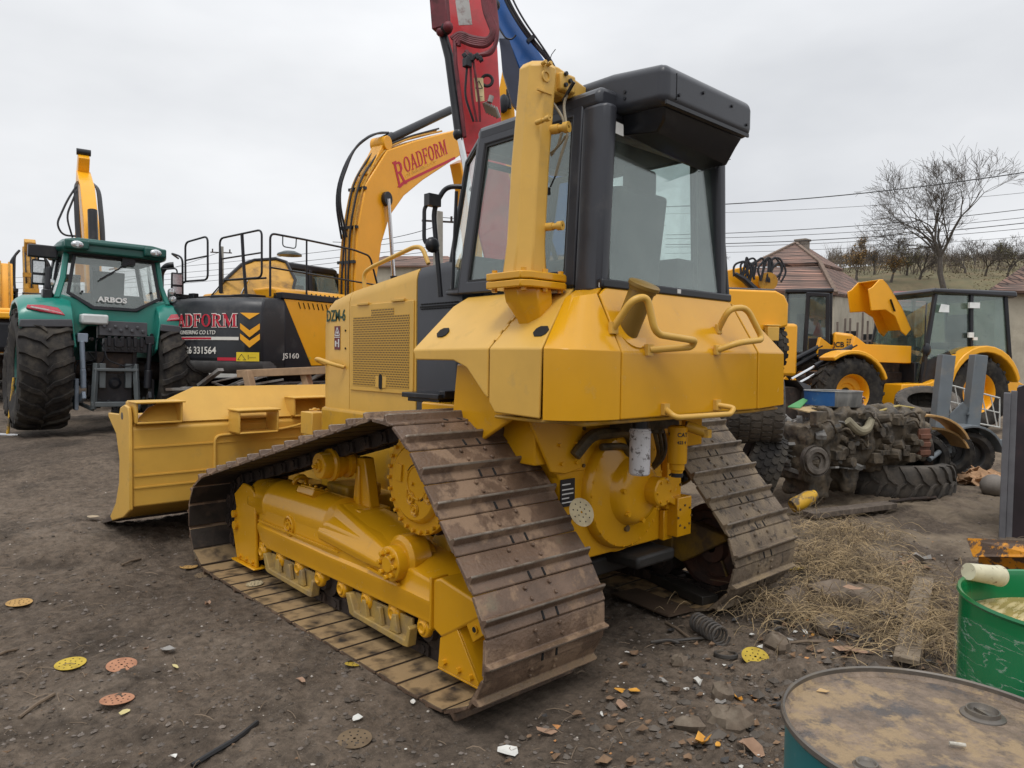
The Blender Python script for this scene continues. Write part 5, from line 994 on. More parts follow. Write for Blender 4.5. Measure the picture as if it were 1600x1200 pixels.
# cab on the left
q = MB(); q.loft([[(-1.24, y0, z), (-.36, y0, z), (-.36, y1, z), (-1.24, y1, z)] for y0, y1, z in ((-.1, 1.75, 1.3), (-.1, 1.8, 1.95), (-.05, 1.7, 2.05))]); q.loft([[(-1.2, y0, z), (-.40, y0, z), (-.40, y1, z), (-1.2, y1, z)] for y0, y1, z in ((-.02, 1.35, 2.86), (-.02, 1.32, 2.96), (.08, 1.2, 3.0))]); 
cabE = obj('cab', q, BLK, E, bevel=.05, seg=3)
q = MB()
for a, b in (((-1.2, -.04, 2.0), (-1.16, .0, 2.9)), ((-.40, -.04, 2.0), (-.44, .0, 2.9)), ((-1.2, 1.68, 2.0), (-1.16, 1.3, 2.9)), ((-.40, 1.68, 2.0), (-.44, 1.3, 2.9)), ((-.40, .6, 2.0), (-.44, .6, 2.9))): q.beam(a, b, .09, .09)
objs('cab_pillar', q, BLK, cabE, bevel=.015)
q = MB(); q.poly([(-.42, 0, 2.03), (-.42, 1.68, 2.03), (-.44, 1.3, 2.9), (-.44, 0, 2.9)], .006); q.poly([(-1.16, .0, 2.03), (-.44, 0, 2.03), (-.44, 0, 2.9), (-1.16, 0, 2.9)], .006); q.poly([(-1.2, 0, 2.03), (-1.2, 1.68, 2.03), (-1.18, 1.3, 2.9), (-1.18, 0, 2.9)], .006); q.poly([(-1.16, 1.69, 2.03), (-.44, 1.69, 2.03), (-.44, 1.32, 2.9), (-1.16, 1.32, 2.9)], .006); objs('pane', q, DKGL, cabE, smooth=0)
q = MB(); q.box((-.8, .5, 2.3), (.5, .16, .6)); obj('seat', q, INT, cabE, bevel=.03)
# guard rails
RAIL = BLK
def rail(pts, r=.017, par=None, cyc=False): q = MB(); q.tube(fillet(pts, .10, 5), r, 8); return obj('guard_rail', q, RAIL, par)
for (x0, x1, y, zz) in ((-.62, -.02, -1.95, 0), (.06, 1.10, -1.78, .04)):
    rail([(x0, y, 2.45), (x0, y, 3.10+zz), (x1, y-.0, 3.16+zz), (x1, y, 2.45+zz*0), (x0, y, 2.45)], par=E); rail([(x0, y, 2.80), (x1, y, 2.84)], .014, E)
rail([(-1.2, -1.7, 2.9), (-.95, -2.0, 2.94), (-.70, -1.95, 2.86), (-.70, -1.95, 2.14)], par=E); rail([(-1.2, -1.7, 2.42), (-.70, -1.95, 2.42), (-.62, -1.95, 2.45)], par=E)
rail([(.06, -1.78, 2.45), (1.10, -1.70, 2.45)], par=E); rail([(.62, -1.78, 3.18), (.66, -1.78, 2.70), (.70, -1.76, 2.16)], .026, E)
rail([(1.14, -1.65, 2.16), (1.14, -1.65, 3.16), (1.14, -.95, 3.16), (1.14, .2, 3.14), (1.14, .62, 3.08), (1.14, .85, 2.5), (1.14, .85, 2.2)], .018, E); rail([(1.14, -1.65, 2.62), (1.14, .85, 2.56)], .015, E); rail([(1.14, .0, 3.14), (1.14, .0, 2.2)], .015, E); rail([(1.14, -.9, 3.14), (1.14, -.9, 2.2)], .015, E)
q = MB(); q.tube([(.32, -1.95, 2.14), (.31, -1.95, 2.7), (.30, -1.95, 2.98)], [.035, .03, .016], 8); q.box((.30, -1.9, 2.2), (.12, .1, .06)); q.box((-.78, -1.95, 2.19), (.34, .22, .08)); q.box((-.4, -1.95, 2.18), (.14, .1, .12)); objs('camera_mast', q, BLK, E, bevel=.01)
q = MB(); q.tube(fillet([(1.14, -1.4, 3.15), (1.16, -1.42, 2.98), (1.16, -1.15, 2.98), (1.14, -1.12, 3.15)], .06), .010, 6); q.lathe([(0, .03), (.10, .02), (.19, -.02), (.20, -.05), (0, -.05)], (1.16, -1.28, 2.90), (0, 0, 1), 20); obj('mirror', q, mat('mirror_shell', (.05, .065, .065), .4), E)
# boom: rises behind the dozer's hood and bends forward
bp_ = [(1.35, 1.70), (1.36, 2.6), (1.48, 3.4), (1.72, 4.05), (2.25, 4.62), (3.0, 5.0), (4.0, 5.45), (4.9, 5.85)]; bh = [.55, .62, .72, .84, .90, .74, .58, .42]
q = boom_mb(bp_, bh, .42); bm = obj('boom', q, JY, E, bevel=.02, seg=2, smooth=30)
BSH = {}
def onboom(x, off=.0): return None
bd = Vector((0, .912, .411)); bu = Vector((0, -.411, .912))
q = serif_mb('ROADFORM', .28, plane_fn((.213, 1.72, 4.53), bd, bu, .001), 1.05, .004, 1.65); obj('lettering', q, REDT, bm, smooth=0)
q = MB(); a = Vector((.216, 2.0, 4.50)); q.beam(a, a+bd*2.0, .002, .05, bu); a2 = Vector((.216, 1.86, 4.40)); q.beam(a2, a, .002, .06, bu); obj('red_band', q, REDT, bm, smooth=0)
text('lettering', 'CIVIL ENGINEERING CO LTD', .09, mat('pale_yellow', (.8, .5, .1), .5), bm, plane_fn((.214, 2.05, 4.60), bd, bu, .001), .002, .0, shear=.15)
q = MB(); q.beam((.0, 1.05, 4.45), (.0, 1.5, 5.1), .3, .12); q.lathe([(0, -.2), (.13, -.2), (.13, .2), (0, .2)], (0, 1.52, 5.12), (1, 0, 0), 20); obj('boom_lug', q, JY, bm, bevel=.01)
q = MB(); q.cyl((0, 1.50, 5.14), (0, 1.86, 5.32), .10, n=16); q.cyl((0, 1.78, 5.27), (0, 3.9, 6.32), .085, n=16); q.cyl((0, 3.9, 6.32), (0, 4.6, 6.66), .045, n=12); obj('arm_cylinder', q, BLK, bm)
q = MB(); q.lathe([(0, -.31), (.13, -.31), (.13, -.22), (.10, -.22)], (0, 1.42, 4.10), (-1, 0, 0), 16); q.lathe([(0, -.31), (.13, -.31), (.13, -.22), (.10, -.22)], (0, 1.42, 4.10), (1, 0, 0), 16); obj('pin_boss', q, BLK, bm, bevel=.01)
for x in (-.30, .30): q = MB(); q.cyl((x, 1.42, 4.10), (x, 1.62, 2.6), .042, n=12); cyl_ = obj('lift_rod', q, CHROME, bm); q = MB(); q.cyl((x, 1.60, 2.75), (x, 1.75, 1.6), .075, n=12); obj('lift_cylinder', q, BLK, bm)
for k, (x, off) in enumerate(((-.15, .05), (-.07, .08), (.02, .06), (.10, .09), (.17, .05))):
    q = MB(); pts = []
    for i in range(7): 
        a = Vector(bp_[max(0, i-1)]); b = Vector(bp_[i+1]); t = (b-a).normalized(); nn = Vector((-t.y, t.x)); p = Vector(bp_[i])+nn*(bh[i]/2+off+.02*math.sin(i*2+k)); pts.append((x, p.x, p.y))
    q.tube(fillet(pts, .3, 4), .020, 6); BSH[obj('hose', q, BLK if k % 2 else JYW, bm).name] = 0.
for k in range(3):
    q = MB(); q.tube(fillet([(-.1+.12*k, .50-.05*k, 3.3), (-.1+.12*k, .30-.08*k, 4.0), (-.06+.1*k, .62, 4.75+.08*k), (-.05+.1*k, 1.25, 5.25), (0, 1.75, 5.38)], .4, 6), .022, 6); obj('hose', q, BLK, bm)
q = MB()
for i, (yy, zz) in enumerate(((.60, 2.2), (.55, 2.9), (.62, 3.5), (.85, 4.2))): q.box((0, yy-.02, zz), (.46, .06, .05))
objs('hose_clamp', q, BLK, bm)
q = MB(); ar = boom_mb([(4.4, 5.95), (4.8, 5.2), (5.0, 4.0), (5.05, 3.0)], [.4, .6, .42, .3], .32); obj('dipper_arm', ar, JY, E, bevel=.02).location = (0, .5, 0)
q = MB(); q.prism([(4.8, 2.9), (5.3, 2.9), (5.6, 2.4), (5.2, 1.95), (4.7, 2.1)], 'x', -.45, .45); obj('bucket', q, DARKST, E, bevel=.02).location = (0, .5, 0)
bm.scale = (1, 1, 1.16); bm.location = (0, 0, -.27)
bm.location.y = .13
for o_ in bm.children:
    if o_.name.split('.')[0] != 'hose' or True: o_.location.y += BSH.get(o_.name, .5)
# ================================================================ excavators whose booms stand behind
def other_excavator(name, label, base, heading, col, path, hts, wd=.42, side='', hoses=3, arm=None, sc=1., group=None, bodycol=None, hosecol=None):
    t = thing(name, label, 'excavator', base, -heading, group); t.scale = (sc, sc, sc)
    crawler_tracks(t, 1.0, 3.6, .6, .8)
    q = MB(); q.box((0, -.3, 1.5), (2.5, 3.2, .95)); q.box((.3, -1.0, 2.1), (1.8, 1.6, .35)); obj('body', q, bodycol or col, t, bevel=.08, seg=3)
    q = MB(); q.box((0, -1.95, 1.5), (2.5, .5, .9)); obj('counterweight', q, BLK, t, bevel=.15, seg=3)
    q = MB(); q.box((-.82, .7, 1.75), (.85, 1.6, .6)); q.box((-.82, .65, 2.93), (.85, 1.4, .12))
    for x in (-1.2, -.44):
        for y in (.0, 1.3): q.beam((x, y, 2.0), (x, y, 2.9), .07, .07)
    cb = obj('cab', q, BLK, t, bevel=.02)
    q = MB()
    for x in (-1.2, -.44): q.poly([(x, .02, 2.05), (x, 1.28, 2.05), (x, 1.28, 2.86), (x, .02, 2.86)], .006)
    q.poly([(-1.18, 1.3, 2.05), (-.46, 1.3, 2.05), (-.46, 1.3, 2.86), (-1.18, 1.3, 2.86)], .006); objs('pane', q, DKGL, cb, smooth=0)
    q = boom_mb(path, hts, wd); b = obj('boom', q, col, t, bevel=.02)
    for k in range(hoses):
        q = MB(); x = -wd*.35+wd*.7*k/max(1, hoses-1); pts = []
        for i in range(len(path)):
            a = Vector(path[max(0, i-1)]); c = Vector(path[min(len(path)-1, i+1)]); tt = (c-a).normalized(); nn = Vector((-tt.y, tt.x)); p = Vector(path[i])+nn*(hts[i]/2+.06+.03*(k % 2)); pts.append((x, p.x, p.y))
        q.tube(fillet(pts, .3, 4), .022, 6); obj('hose', q, hosecol or BLK, b)
    if arm:
        q = boom_mb(arm[0], arm[1], wd*.8); obj('dipper_arm', q, arm[2] if len(arm) > 2 else col, t, bevel=.02)
    return t, b
# seen end-on behind the green tractor
pA = at(152, 550, 21); 
def yawto(p, off=0.): return math.atan2(p.x-CAM.x, p.y-CAM.y)+off
h_ = yawto(pA, -.10)
A_, b = other_excavator('excavator', 'amber excavator behind the green tractor, its tall narrow boom rising end-on above the cab roof', (pA.x, pA.y, .75), h_, JY, [(.7, 1.7), (.9, 3.0), (1.5, 4.4), (2.5, 5.6), (3.6, 6.3)], [.5, .6, .7, .6, .4], .40, hoses=0, arm=([(3.3, 6.9), (3.9, 6.2), (4.5, 4.5), (4.8, 3.2)], [.35, .6, .45, .3]))
q = MB(); q.cyl((0, .36, 2.4), (0, .95, 4.9), .13, n=12); obj('arm_cylinder', q, BLK, b)
q = MB(); q.cyl((-.2, 3.35, 7.0), (.2, 3.35, 7.0), .10, n=12); obj('pin_boss', q, BLK, b); A_.scale = (1, 1, 1.06)
for s_ in (-1, 1):
    for k in range(3):
        q = MB(); q.tube(fillet([(s_*(.26+.04*k), 1.2, 3.6), (s_*(.29+.04*k), 1.7, 4.6), (s_*(.28+.03*k), 2.3, 5.75), (s_*.22, 2.9, 6.0)], .4, 4), .035, 6); obj('hose', q, BLK, b)
q = MB(); q.tube(fillet([(-.3, 2.3, 5.75), (-.55, 2.1, 5.3), (-.85, 1.9, 4.55), (-.7, 1.9, 4.25), (-.35, 1.8, 4.25)], .25, 5), .03, 6); q.tube(fillet([(-.3, 2.2, 5.6), (-.6, 1.9, 4.8), (-.45, 1.8, 4.2)], .25, 5), .03, 6); obj('hose_loop', q, BLK, b)
q = MB(); q.beam((.45, 1.2, 3.3), (.62, 1.2, 3.35), .05, .05); q.ball((.66, 1.2, 3.38), .09, 10); obj('work_lamp', q, LAMPG, b)
pB = at(52, 545, 24); h_ = yawto(pB, -.05)
B_, b = other_excavator('excavator', 'faded yellow excavator at the far left, its hose-hung boom folded beside the tractor mirror', (pB.x, pB.y, .85), h_, JYW, [(.7, 1.7), (.9, 2.8), (1.2, 3.8), (1.6, 4.5)], [.6, .7, .5, .3], .42, 4, arm=([(1.2, 4.75), (1.5, 4.2), (2.4, 3.0), (2.9, 2.0)], [.3, .5, .45, .3]), sc=.98)
for s_ in (-1, 1):
    for k in range(3): q = MB(); q.tube(fillet([(s_*(.36+.08*k), .7, 2.0+.1*k), (s_*(.48+.10*k), 1.0, 3.2), (s_*(.45+.06*k), 1.2, 4.2-.1*k), (s_*.3, 1.3, 4.4)], .3, 4), .04, 6); obj('hose', q, BLK, b)
q = MB(); q.box((0, .45, 2.6), (.42, .12, .9)); q.box((0, .5, 3.5), (.5, .2, .14)); q.cyl((-.1, .4, 1.9), (-.12, .5, 3.2), .07, n=10); q.cyl((.12, .4, 1.9), (.12, .5, 3.2), .07, n=10); obj('lift_cylinder', q, JYW, b)
pC = at(2, 545, 20); h_ = yawto(pC, .0)
C_, b = other_excavator('excavator', 'amber excavator cut off by the left edge of the photo behind the big tyre', (pC.x, pC.y, .75), h_, JY, [(.6, 1.7), (.7, 2.5), (.9, 3.2), (1.2, 3.7)], [.5, .6, .55, .4], .6, 5, hosecol=JYW, sc=.97)
C_.scale = (.97, .97, .92)
q = MB(); q.box((.85, -1.2, 2.45), (.7, .05, .5)); q.tube([(.5, -1.2, 2.2), (.5, -1.2, 2.75), (1.2, -1.2, 2.75), (1.2, -1.2, 2.2)], .03, 6, True); q.box((.9, -1.3, 2.05), (1.0, .8, .35)); obj('guard_frame', q, BLK, C_)
q = MB(); q.box((0, -1.9, 2.05), (2.4, .8, .18)); obj('hood', q, JY, C_, bevel=.04)
# red excavator: boom rises behind the cab of the dozer
RED = mat('crimson_paint', (.46, .016, .022), .33, var=.12, scale=2, coat=.1, dirt=((.20, .02, .02), 5, .5, .7, .5))
pR = at(760, 400, 8.2); hr = YAW+R(83)
# boom corner points, found from its outline
def up_at(px, py, d): return at(px, py, d)
RE = thing('excavator', 'red excavator behind the dozer cab, with its upright boom and wine red hoses', 'excavator', (0, 0, 0))
pts = [((718, 240), (786, 240)), ((704, 110), (779, 110)), ((694, 55), (776, 55)), ((690, 0), (771, 0)), ((684, -90), (764, -90))]
d0 = 8.4
q = MB(); secs = []
for (a, c), dz in zip(pts, (0, .1, .15, .2, .3)):
    A = at(*a, d0+dz); C = at(*c, d0+dz+.12); dpt = fw*.50; secs.append([A, C, C+dpt, A+dpt])
q.loft(secs); WINE = mat('wine_hose', (.13, .014, .022), .55, var=.3, dirt=((.05, .02, .02), 8, .5, .65, .7))
rb = obj('boom', q, RED, RE, bevel=.02, smooth=30)
base = at(800, 560, 9.2); base = Vector((base.x, base.y, H(base.x, base.y)))
q = MB(); q.loft([[at(x, y, d) for x, y, d in ((718, 240, 8.35), (786, 240, 8.5), (786, 240, 9.0), (718, 240, 8.9))], [at(x, y, d) for x, y, d in ((765, 440, 8.3), (840, 440, 8.5), (840, 440, 9.0), (765, 440, 8.9))]]); obj('boom_foot', q, RED, rb, bevel=.02)
rot = Matrix.Rotation(-hr, 3, 'Z')
q = MB(); q.box(base+Vector((0, .3, 1.2)), (2.3, 2.6, .9), rot); q.box(base+Vector((0, .3, 1.75)), (1.6, 2.0, .3), rot); obj('body', q, RED, RE, bevel=.06)
q = MB(); q.box(base+rot @ Vector((-.9, 0, .40)), (.5, 3.2, .75), rot); q.box(base+rot @ Vector((.9, 0, .40)), (.5, 3.2, .75), rot); objs('crawler_track', q, DARKST, RE, bevel=.08)
q = MB(); q.poly([at(707, -30, 8.33), at(729, -30, 8.33), at(738, 39, 8.36), at(717, 40, 8.36)], .012); obj('pale_panel', q, mat('scratched_white', (.50, .50, .48), .5, var=.1, dirt=((.25, .15, .14), 12, .5, .65, .8)), rb)
q = MB(); q.tube([at(690, 45, 8.28), at(702, 90, 8.25), at(718, 212, 8.2)], [.05, .055, .055], 14); q.ball(at(697, 44, 8.2), .075, 14); q.ball(at(717, 210, 8.2), .07, 12); ram = obj('lift_cylinder', q, BLK, rb); q = MB(); q.tube([at(718, 212, 8.2), at(726, 250, 8.2), at(738, 330, 8.2)], .035, 12); obj('lift_rod', q, CHROME, ram)
q = MB(); q.ball(at(700, 42, 8.15), .06, 12); q.ball(at(688, 50, 8.2), .05, 12); q.beam(at(686, -5, 8.2), at(690, 45, 8.2), .10, .2); q.tube([at(710, 60, 8.15), at(712, 100, 8.15), at(722, 180, 8.15), at(726, 215, 8.15)], .025, 8); objs('pin_boss', q, WINE, rb, bevel=.01)
WINE = mat('wine_hose', (.13, .014, .022), .55, var=.3, dirt=((.05, .02, .02), 8, .5, .65, .7))
for k in range(5):
    q = MB(); j = k*3.; q.tube(fillet([at(752+j*.4, -40, 8.2), at(756+j, 15+j, 8.15), at(770+j*.6, 50-j*.3, 8.1), at(762, 62+j, 8.1), at(735, 58+j, 8.12), at(718, 50+j, 8.15), at(705+j, 60+j, 8.15)], .12, 4), .026, 7); obj('hose', q, WINE, rb)
for k in range(5):
    q = MB(); j = k*2.5; q.tube(fillet([at(757+j, -40, 8.2), at(765+j, 20, 8.15), at(778, 45+j, 8.1), at(774-j*.5, 75+j, 8.1), at(755-j, 86, 8.1), at(738-j, 90+j*.3, 8.12), at(728, 80+j, 8.15)], .12, 4), .024, 7); obj('hose', q, WINE, rb)
for k in range(3):
    q = MB(); x = 728+5*k; q.tube(fillet([at(x, 85, 8.15), at(x+2, 100, 8.12), at(x-2+6*k, 150, 8.15), at(x+12, 190, 8.2)], .1, 4), .014, 6); obj('hose', q, WINE if k else BLK, rb)
q = MB()
for k in range(6): q.beam(at(724+5*k, 84+k % 2*5, 8.1), at(728+5*k, 90+k % 3*3, 8.1), .05, .05)
q.box(at(730, 98, 8.1), (.08, .08, .10)); obj('valve', q, BLK, rb, bevel=.008)
q = MB()
for k in range(5): q.cyl(at(757+4*k, 160+2*k, 8.15), at(763+4*k, 176+2*k, 8.2), .028, n=8)
q.cyl(at(765, 160, 8.15), at(768, 150, 8.15), .03, n=8); obj('coupling', q, mat('steel_grey', (.30, .28, .26), .4, metal=.6, var=.3), rb)
q = MB(); q.tube(arcpts(at(761, 126, 8.22), .062, 0, 2*PI, 16, rt, up)[:-1], .018, 8, True); obj('rubber_seal', q, SEAL, rb)
LBL = mat('label_cream', (.62, .50, .26), .5, var=.05)
q = MB(); q.poly([at(740, 122, 8.19), at(755, 122, 8.19), at(757, 158, 8.19), at(744, 159, 8.19)], .006); ll = obj('warning_label', q, LBL, rb)
q = MB(); tri(q, at(743, 138, 8.17), at(754, 138, 8.17), at(748, 126, 8.17), .010); q.beam(at(747, 148, 8.17), at(747, 155, 8.17), .012, .004); q.beam(at(750, 151, 8.17), at(754, 151, 8.17), .006, .004); obj('label_symbol', q, BLK, ll, smooth=0)
# blue excavator further behind
BLU = mat('cobalt_paint', (.010, .085, .30), .35, var=.12, scale=2, coat=.1)
BE = thing('excavator', 'blue excavator behind the red boom, only its angled blue boom showing', 'excavator', (0, 0, 0))
q = MB(); secs = []
for a, c in (((745, -70), (800, -110)), ((755, 0), (792, 2)), ((778, 40), (808, 30)), ((800, 78), (832, 65)), ((820, 130), (862, 110)), ((835, 250), (905, 240)), ((850, 400), (930, 400))):
    A = at(*a, 10.5); C = at(*c, 10.6); secs.append([A, C, C+fw*.5, A+fw*.5])
q.loft(secs); bb = obj('boom', q, BLU, BE, bevel=.02, smooth=30)
q = MB(); secs = []
for a, c in (((780, 60), (795, 60)), ((782, 75), (812, 110)), ((785, 110), (822, 160)), ((800, 160), (830, 200))): A = at(*a, 10.35); C = at(*c, 10.4); secs.append([A, C, C+fw*.12, A+fw*.12])
q.loft(secs); obj('boom_bracket', q, mat('dark_navy', (.012, .018, .045), .5), bb)  # bracket in dark navy, deeper in tone than the cobalt boom
for k, (x, r_) in enumerate(((0, .022), (5, .02), (12, .014))):
    q = MB(); q.tube(fillet([at(781+x, -20, 10.4), at(795+x, 12, 10.4), at(812+x, 40, 10.4), at(828+x, 62, 10.4), at(862+x*.3, 100, 10.4), at(900, 180, 10.4)], .3, 4), r_, 6); obj('hose', q, BLK, bb)
q = MB(); q.beam(at(824, 66, 10.35), at(834, 58, 10.35), .08, .05); q.ball(at(772, 8, 10.3), .09, 10); obj('hose_clamp', q, BLK, bb)
q = MB(); q.tube(fillet([at(780, 45, 10.3), at(790, 60, 10.3), at(800, 62, 10.3), at(806, 55, 10.3)], .1, 4), .012, 6); q.tube([at(858, 97, 10.3), at(862, 85, 10.3), at(868, 77, 10.3)], .006, 5); obj('cable', q, BLK, bb)
base = at(930, 560, 12); base.z = H(base.x, base.y); 
q = MB(); q.box(base+Vector((0, 0, 1.3)), (2.4, 2.8, 1.1), Matrix.Rotation(-1.2, 3, 'Z')); obj('body', q, BLU, BE, bevel=.06)
q = MB(); q.box(base+Vector((0, 0, .4)), (2.6, 3.2, .8), Matrix.Rotation(-1.2, 3, 'Z')); obj('undercarriage', q, DARKST, BE, bevel=.06)
# amber excavator whose dipper shows between the red boom and the post
q = MB(); 
O_ = thing('excavator', 'amber excavator dipper glimpsed between red boom and the yellow riser post', 'excavator', (0, 0, 0))
secs = []
for a, c in (((785, 110), (800, 132)), ((778, 150), (803, 160)), ((778, 200), (806, 200)), ((800, 420), (850, 420))): A = at(*a, 12.6); C = at(*c, 12.6); secs.append([A, C, C+fw*.3, A+fw*.3])
q.loft(secs); oo = obj('dipper_arm', q, JY, O_, bevel=.01)
q = MB(); q.tube([at(794, 140, 12.5), at(796, 170, 12.5)], .04, 6); q.ball(at(787, 162, 12.5), .12, 10, (.6, 1, 1.4)); obj('hose', q, BLK, oo)
base = at(860, 560, 14.5); base.z = H(base.x, base.y)
q = MB(); q.box(base+Vector((0, 0, 1.4)), (2.4, 2.8, 1.2), Matrix.Rotation(-.6, 3, 'Z')); obj('body', q, JY, O_, bevel=.06)
q = MB(); q.box(base+Vector((0, 0, .42)), (2.5, 3.4, .84), Matrix.Rotation(-.6, 3, 'Z')); obj('undercarriage', q, DARKST, O_, bevel=.06)
# pale van between tractor and excavator
pv = at(300, 560, 19); V = thing('van', 'white van parked between the green tractor and the black excavator', 'van', (pv.x, pv.y, .65), -YAW-.3)
PW = mat('van_white', (.60, .62, .60), .3, var=.04, coat=.2)
q = MB(); q.loft([[(-.95*k, y, z) for y, z in ((-2.4, .3), (-2.4, 2.05), (-2.2, 2.15), (.7, 2.15), (1.55, 1.35), (2.3, 1.1), (2.4, .3))] for k in (1, -1)]); vb = obj('body', q, PW, V, bevel=.05, seg=3)
q = MB(); q.poly([(-.955, .0, 1.3), (-.955, 1.35, 1.3), (-.955, .65, 1.95), (-.955, .0, 1.95)], .006); q.poly([(-.955, -1.6, 1.3), (-.955, -.1, 1.3), (-.955, -.1, 1.95), (-.955, -1.6, 1.95)], .006); q.poly([(-.8, -2.41, 1.25), (.8, -2.41, 1.25), (.75, -2.41, 1.95), (-.75, -2.41, 1.95)], .006); objs('window', q, mat('van_window', (.10, .115, .06), .15, var=.5, scale=3), vb, smooth=0)
for x in (-.9, .9):
    for y in (-1.5, 1.5): wheel(V, (x, y, .33), .66, .22, .42, GREYP, 'road', 30, 1 if x > 0 else -1)
# ================================================================ amber machine and tyres just right of the dozer
pL = at(1183, 560, 10.5); pL.z = .22
W_ = thing('wheel_loader', 'amber wheel loader right behind the dozer, its rounded hood above a worn tyre', 'loader', pL, -YAW+.25)
q = MB(); q.loft([[(x, y, z) for x, z in ((-.95, 1.75), (-.95, 2.35), (-.88, 2.47), (-.7, 2.52), (.22, 2.52), (.36, 2.46), (.43, 2.34), (.43, 2.02), (.36, 2.0))] for y in (-.1, 2.6)]); wb = obj('hood', q, JY, W_, bevel=.03, seg=3)
q = MB(); q.box((-.3, 1.2, 2.545), (1.2, 2.3, .03)); q.box((-.1, 1.3, 1.4), (.9, 2.4, .9)); obj('chassis', q, GREYP, W_, bevel=.02)
wheel(W_, (.20, .35, 1.70), .95, .5, .5, JY, 'block', 26, 1); wheel(W_, (-.9, .35, .68), 1.36, .5, .6, JY, 'block', 30, -1)
wheel(W_, (.4, 2.6, .68), 1.36, .5, .6, JY, 'block', 30, 1)
q = MB(); q.box((.12, -.16, 2.02), (.22, .1, .02)); q.box((.12, -.16, 1.90), (.18, .1, .2)); obj('tank_cap', q, YTOP, W_, bevel=.01)
pM = at(1085, 560, 14.5); pM.z = .45
M_ = thing('excavator', 'amber excavator beyond the loader, with a low boom and bunched black hoses', 'excavator', pM, -YAW-1.2)
crawler_tracks(M_, 1.0, 3.4, .6, .8)
q = MB(); q.box((0, 0, 1.5), (2.4, 3, 1.0)); obj('body', q, JY, M_, bevel=.06)
q = MB(); A = pM
M2 = MB(); secs = []
inv = (Matrix.Translation(pM) @ Matrix.Rotation(-YAW-1.2, 4, 'Z')).inverted()
for a, c in (((1120, 425), (1120, 455)), ((1165, 416), (1160, 450)), ((1180, 430), (1172, 455)), ((1205, 432), (1205, 455))): A = at(*a, 13.5); C = at(*c, 13.5); secs.append([inv @ p for p in (A, C, C+fw*.4, A+fw*.4)])
M2.loft(secs); mb2 = obj('boom', M2, JY, M_, bevel=.02)
q = MB(); q.cyl(inv @ at(1200, 440, 13.3), inv @ at(1200, 440, 14.0), .17, n=16); q.beam(inv @ at(1195, 440, 13.4), inv @ at(1193, 470, 13.4), .12, .12); obj('pin_boss', q, JYW, mb2)
q = MB(); q.tube([inv @ at(1148, 428, 13.3), inv @ at(1162, 436, 13.3), inv @ at(1182, 455, 13.3)], [.04, .06, .07], 8); obj('cylinder', q, BLK, mb2)
for k in range(11):
    q = MB(); x = 1150+6*k+rnd.uniform(-4, 4); j_ = [rnd.uniform(-7, 7) for _ in range(8)]; q.tube(fillet([inv @ at(x, 432+k, 13.3), inv @ at(x+j_[0], 412+j_[1], 13.3), inv @ at(x+12+j_[2], 404+j_[3]*.8, 13.3), inv @ at(x+18+j_[4], 418+j_[5], 13.3), inv @ at(x+12+j_[6], 438+j_[7]*.5, 13.3)], .1, 4), .020, 6); obj('hose', q, BLK, mb2)
# small excavator with its dark cab open
pS = at(1278, 560, 16.5); pS.z = .55
S_ = thing('mini_excavator', 'small amber excavator with a dark glazed cab in front of the beige house', 'excavator', pS, -YAW-.35); S_.scale = (1.15, 1.2, 1.25)
q = MB(); q.box((0, .0, .55), (1.9, 2.1, .35)); obj('undercarriage', q, DARKST, S_, bevel=.05)
q = MB(); 
for x in (-.60, .18):
    for y in (-.5, .5): q.beam((x, y, .8), (x*.94, y*.9, 2.15), .07, .07)
q.box((-.21, 0, 2.18), (.86, 1.08, .08)); q.box((-.21, 0, .95), (.86, 1.1, .35)); cs = obj('cab', q, BLK, S_, bevel=.025)
q = MB(); q.poly([(-.60, -.53, 1.1), (.18, -.53, 1.1), (.15, -.49, 2.13), (-.57, -.49, 2.13)], .006); q.poly([(.2, -.5, 1.1), (.2, .5, 1.1), (.18, .47, 2.13), (.18, -.47, 2.13)], .006); q.poly([(-.62, -.5, 1.1), (-.62, .5, 1.1), (-.6, .47, 2.13), (-.6, -.47, 2.13)], .006); q.poly([(-.60, .53, 1.1), (.18, .53, 1.1), (.15, .49, 2.13), (-.57, .49, 2.13)], .006); objs('pane', q, DKGL, cs, smooth=0)
q = MB(); q.box((-.2, -.05, 1.45), (.42, .14, .7)); q.box((-.2, .15, 1.15), (.42, .4, .12)); obj('seat', q, INT, cs, bevel=.03)
q = MB(); win = [(-.30, -.65, 1.02), (.16, -.75, 1.02), (.14, -.70, 2.12), (-.26, -.62, 2.15)]; ring(q, [Vector(p) for p in win], insetq(win, .07), .04, (0, -1, 0)); q.poly([(-.2, -.66, 1.0), (.14, -.72, 1.0), (.14, -.72, 1.35), (-.2, -.66, 1.35)], .03); dd = obj('door', q, BLK, cs, bevel=.01); q = MB(); q.poly([Vector(p)-Vector((0, -.02, 0)) for p in insetq(win, .065)], .006); obj('pane', q, DKGL, dd, smooth=0)
q = MB(); q.loft([[(x, y, z) for x, z in ((.22, .85), (.22, 1.46), (.55, 1.42), (.66, 1.25), (.66, .85))] for y in (-.75, .6)]); sb = obj('body', q, JY, S_, bevel=.05, seg=3)
q = MB()
for i in range(6):
    for j in range(3): q.box((.46+.045*j, -.755, 1.10+.045*i), (.03, .006, .025))
obj('vent_grid', q, mat('vent_dark', (.12, .07, .02), .7), sb, smooth=0)
text('lettering', 'JCB', .12, BLK, sb, plane_fn((.22, -.755, 1.20), (1, 0, 0), (0, 0, 1), .0), .002, .003)
q = MB(); q.beam((-.5, -.9, .72), (.35, -.95, .76), .14, .10); q.cyl((-.6, -.98, .74), (-.6, -.80, .74), .07, n=12); obj('dozer_arm', q, mat('rusty_amber', (.42, .17, .03), .6, var=.3), S_, bevel=.01)
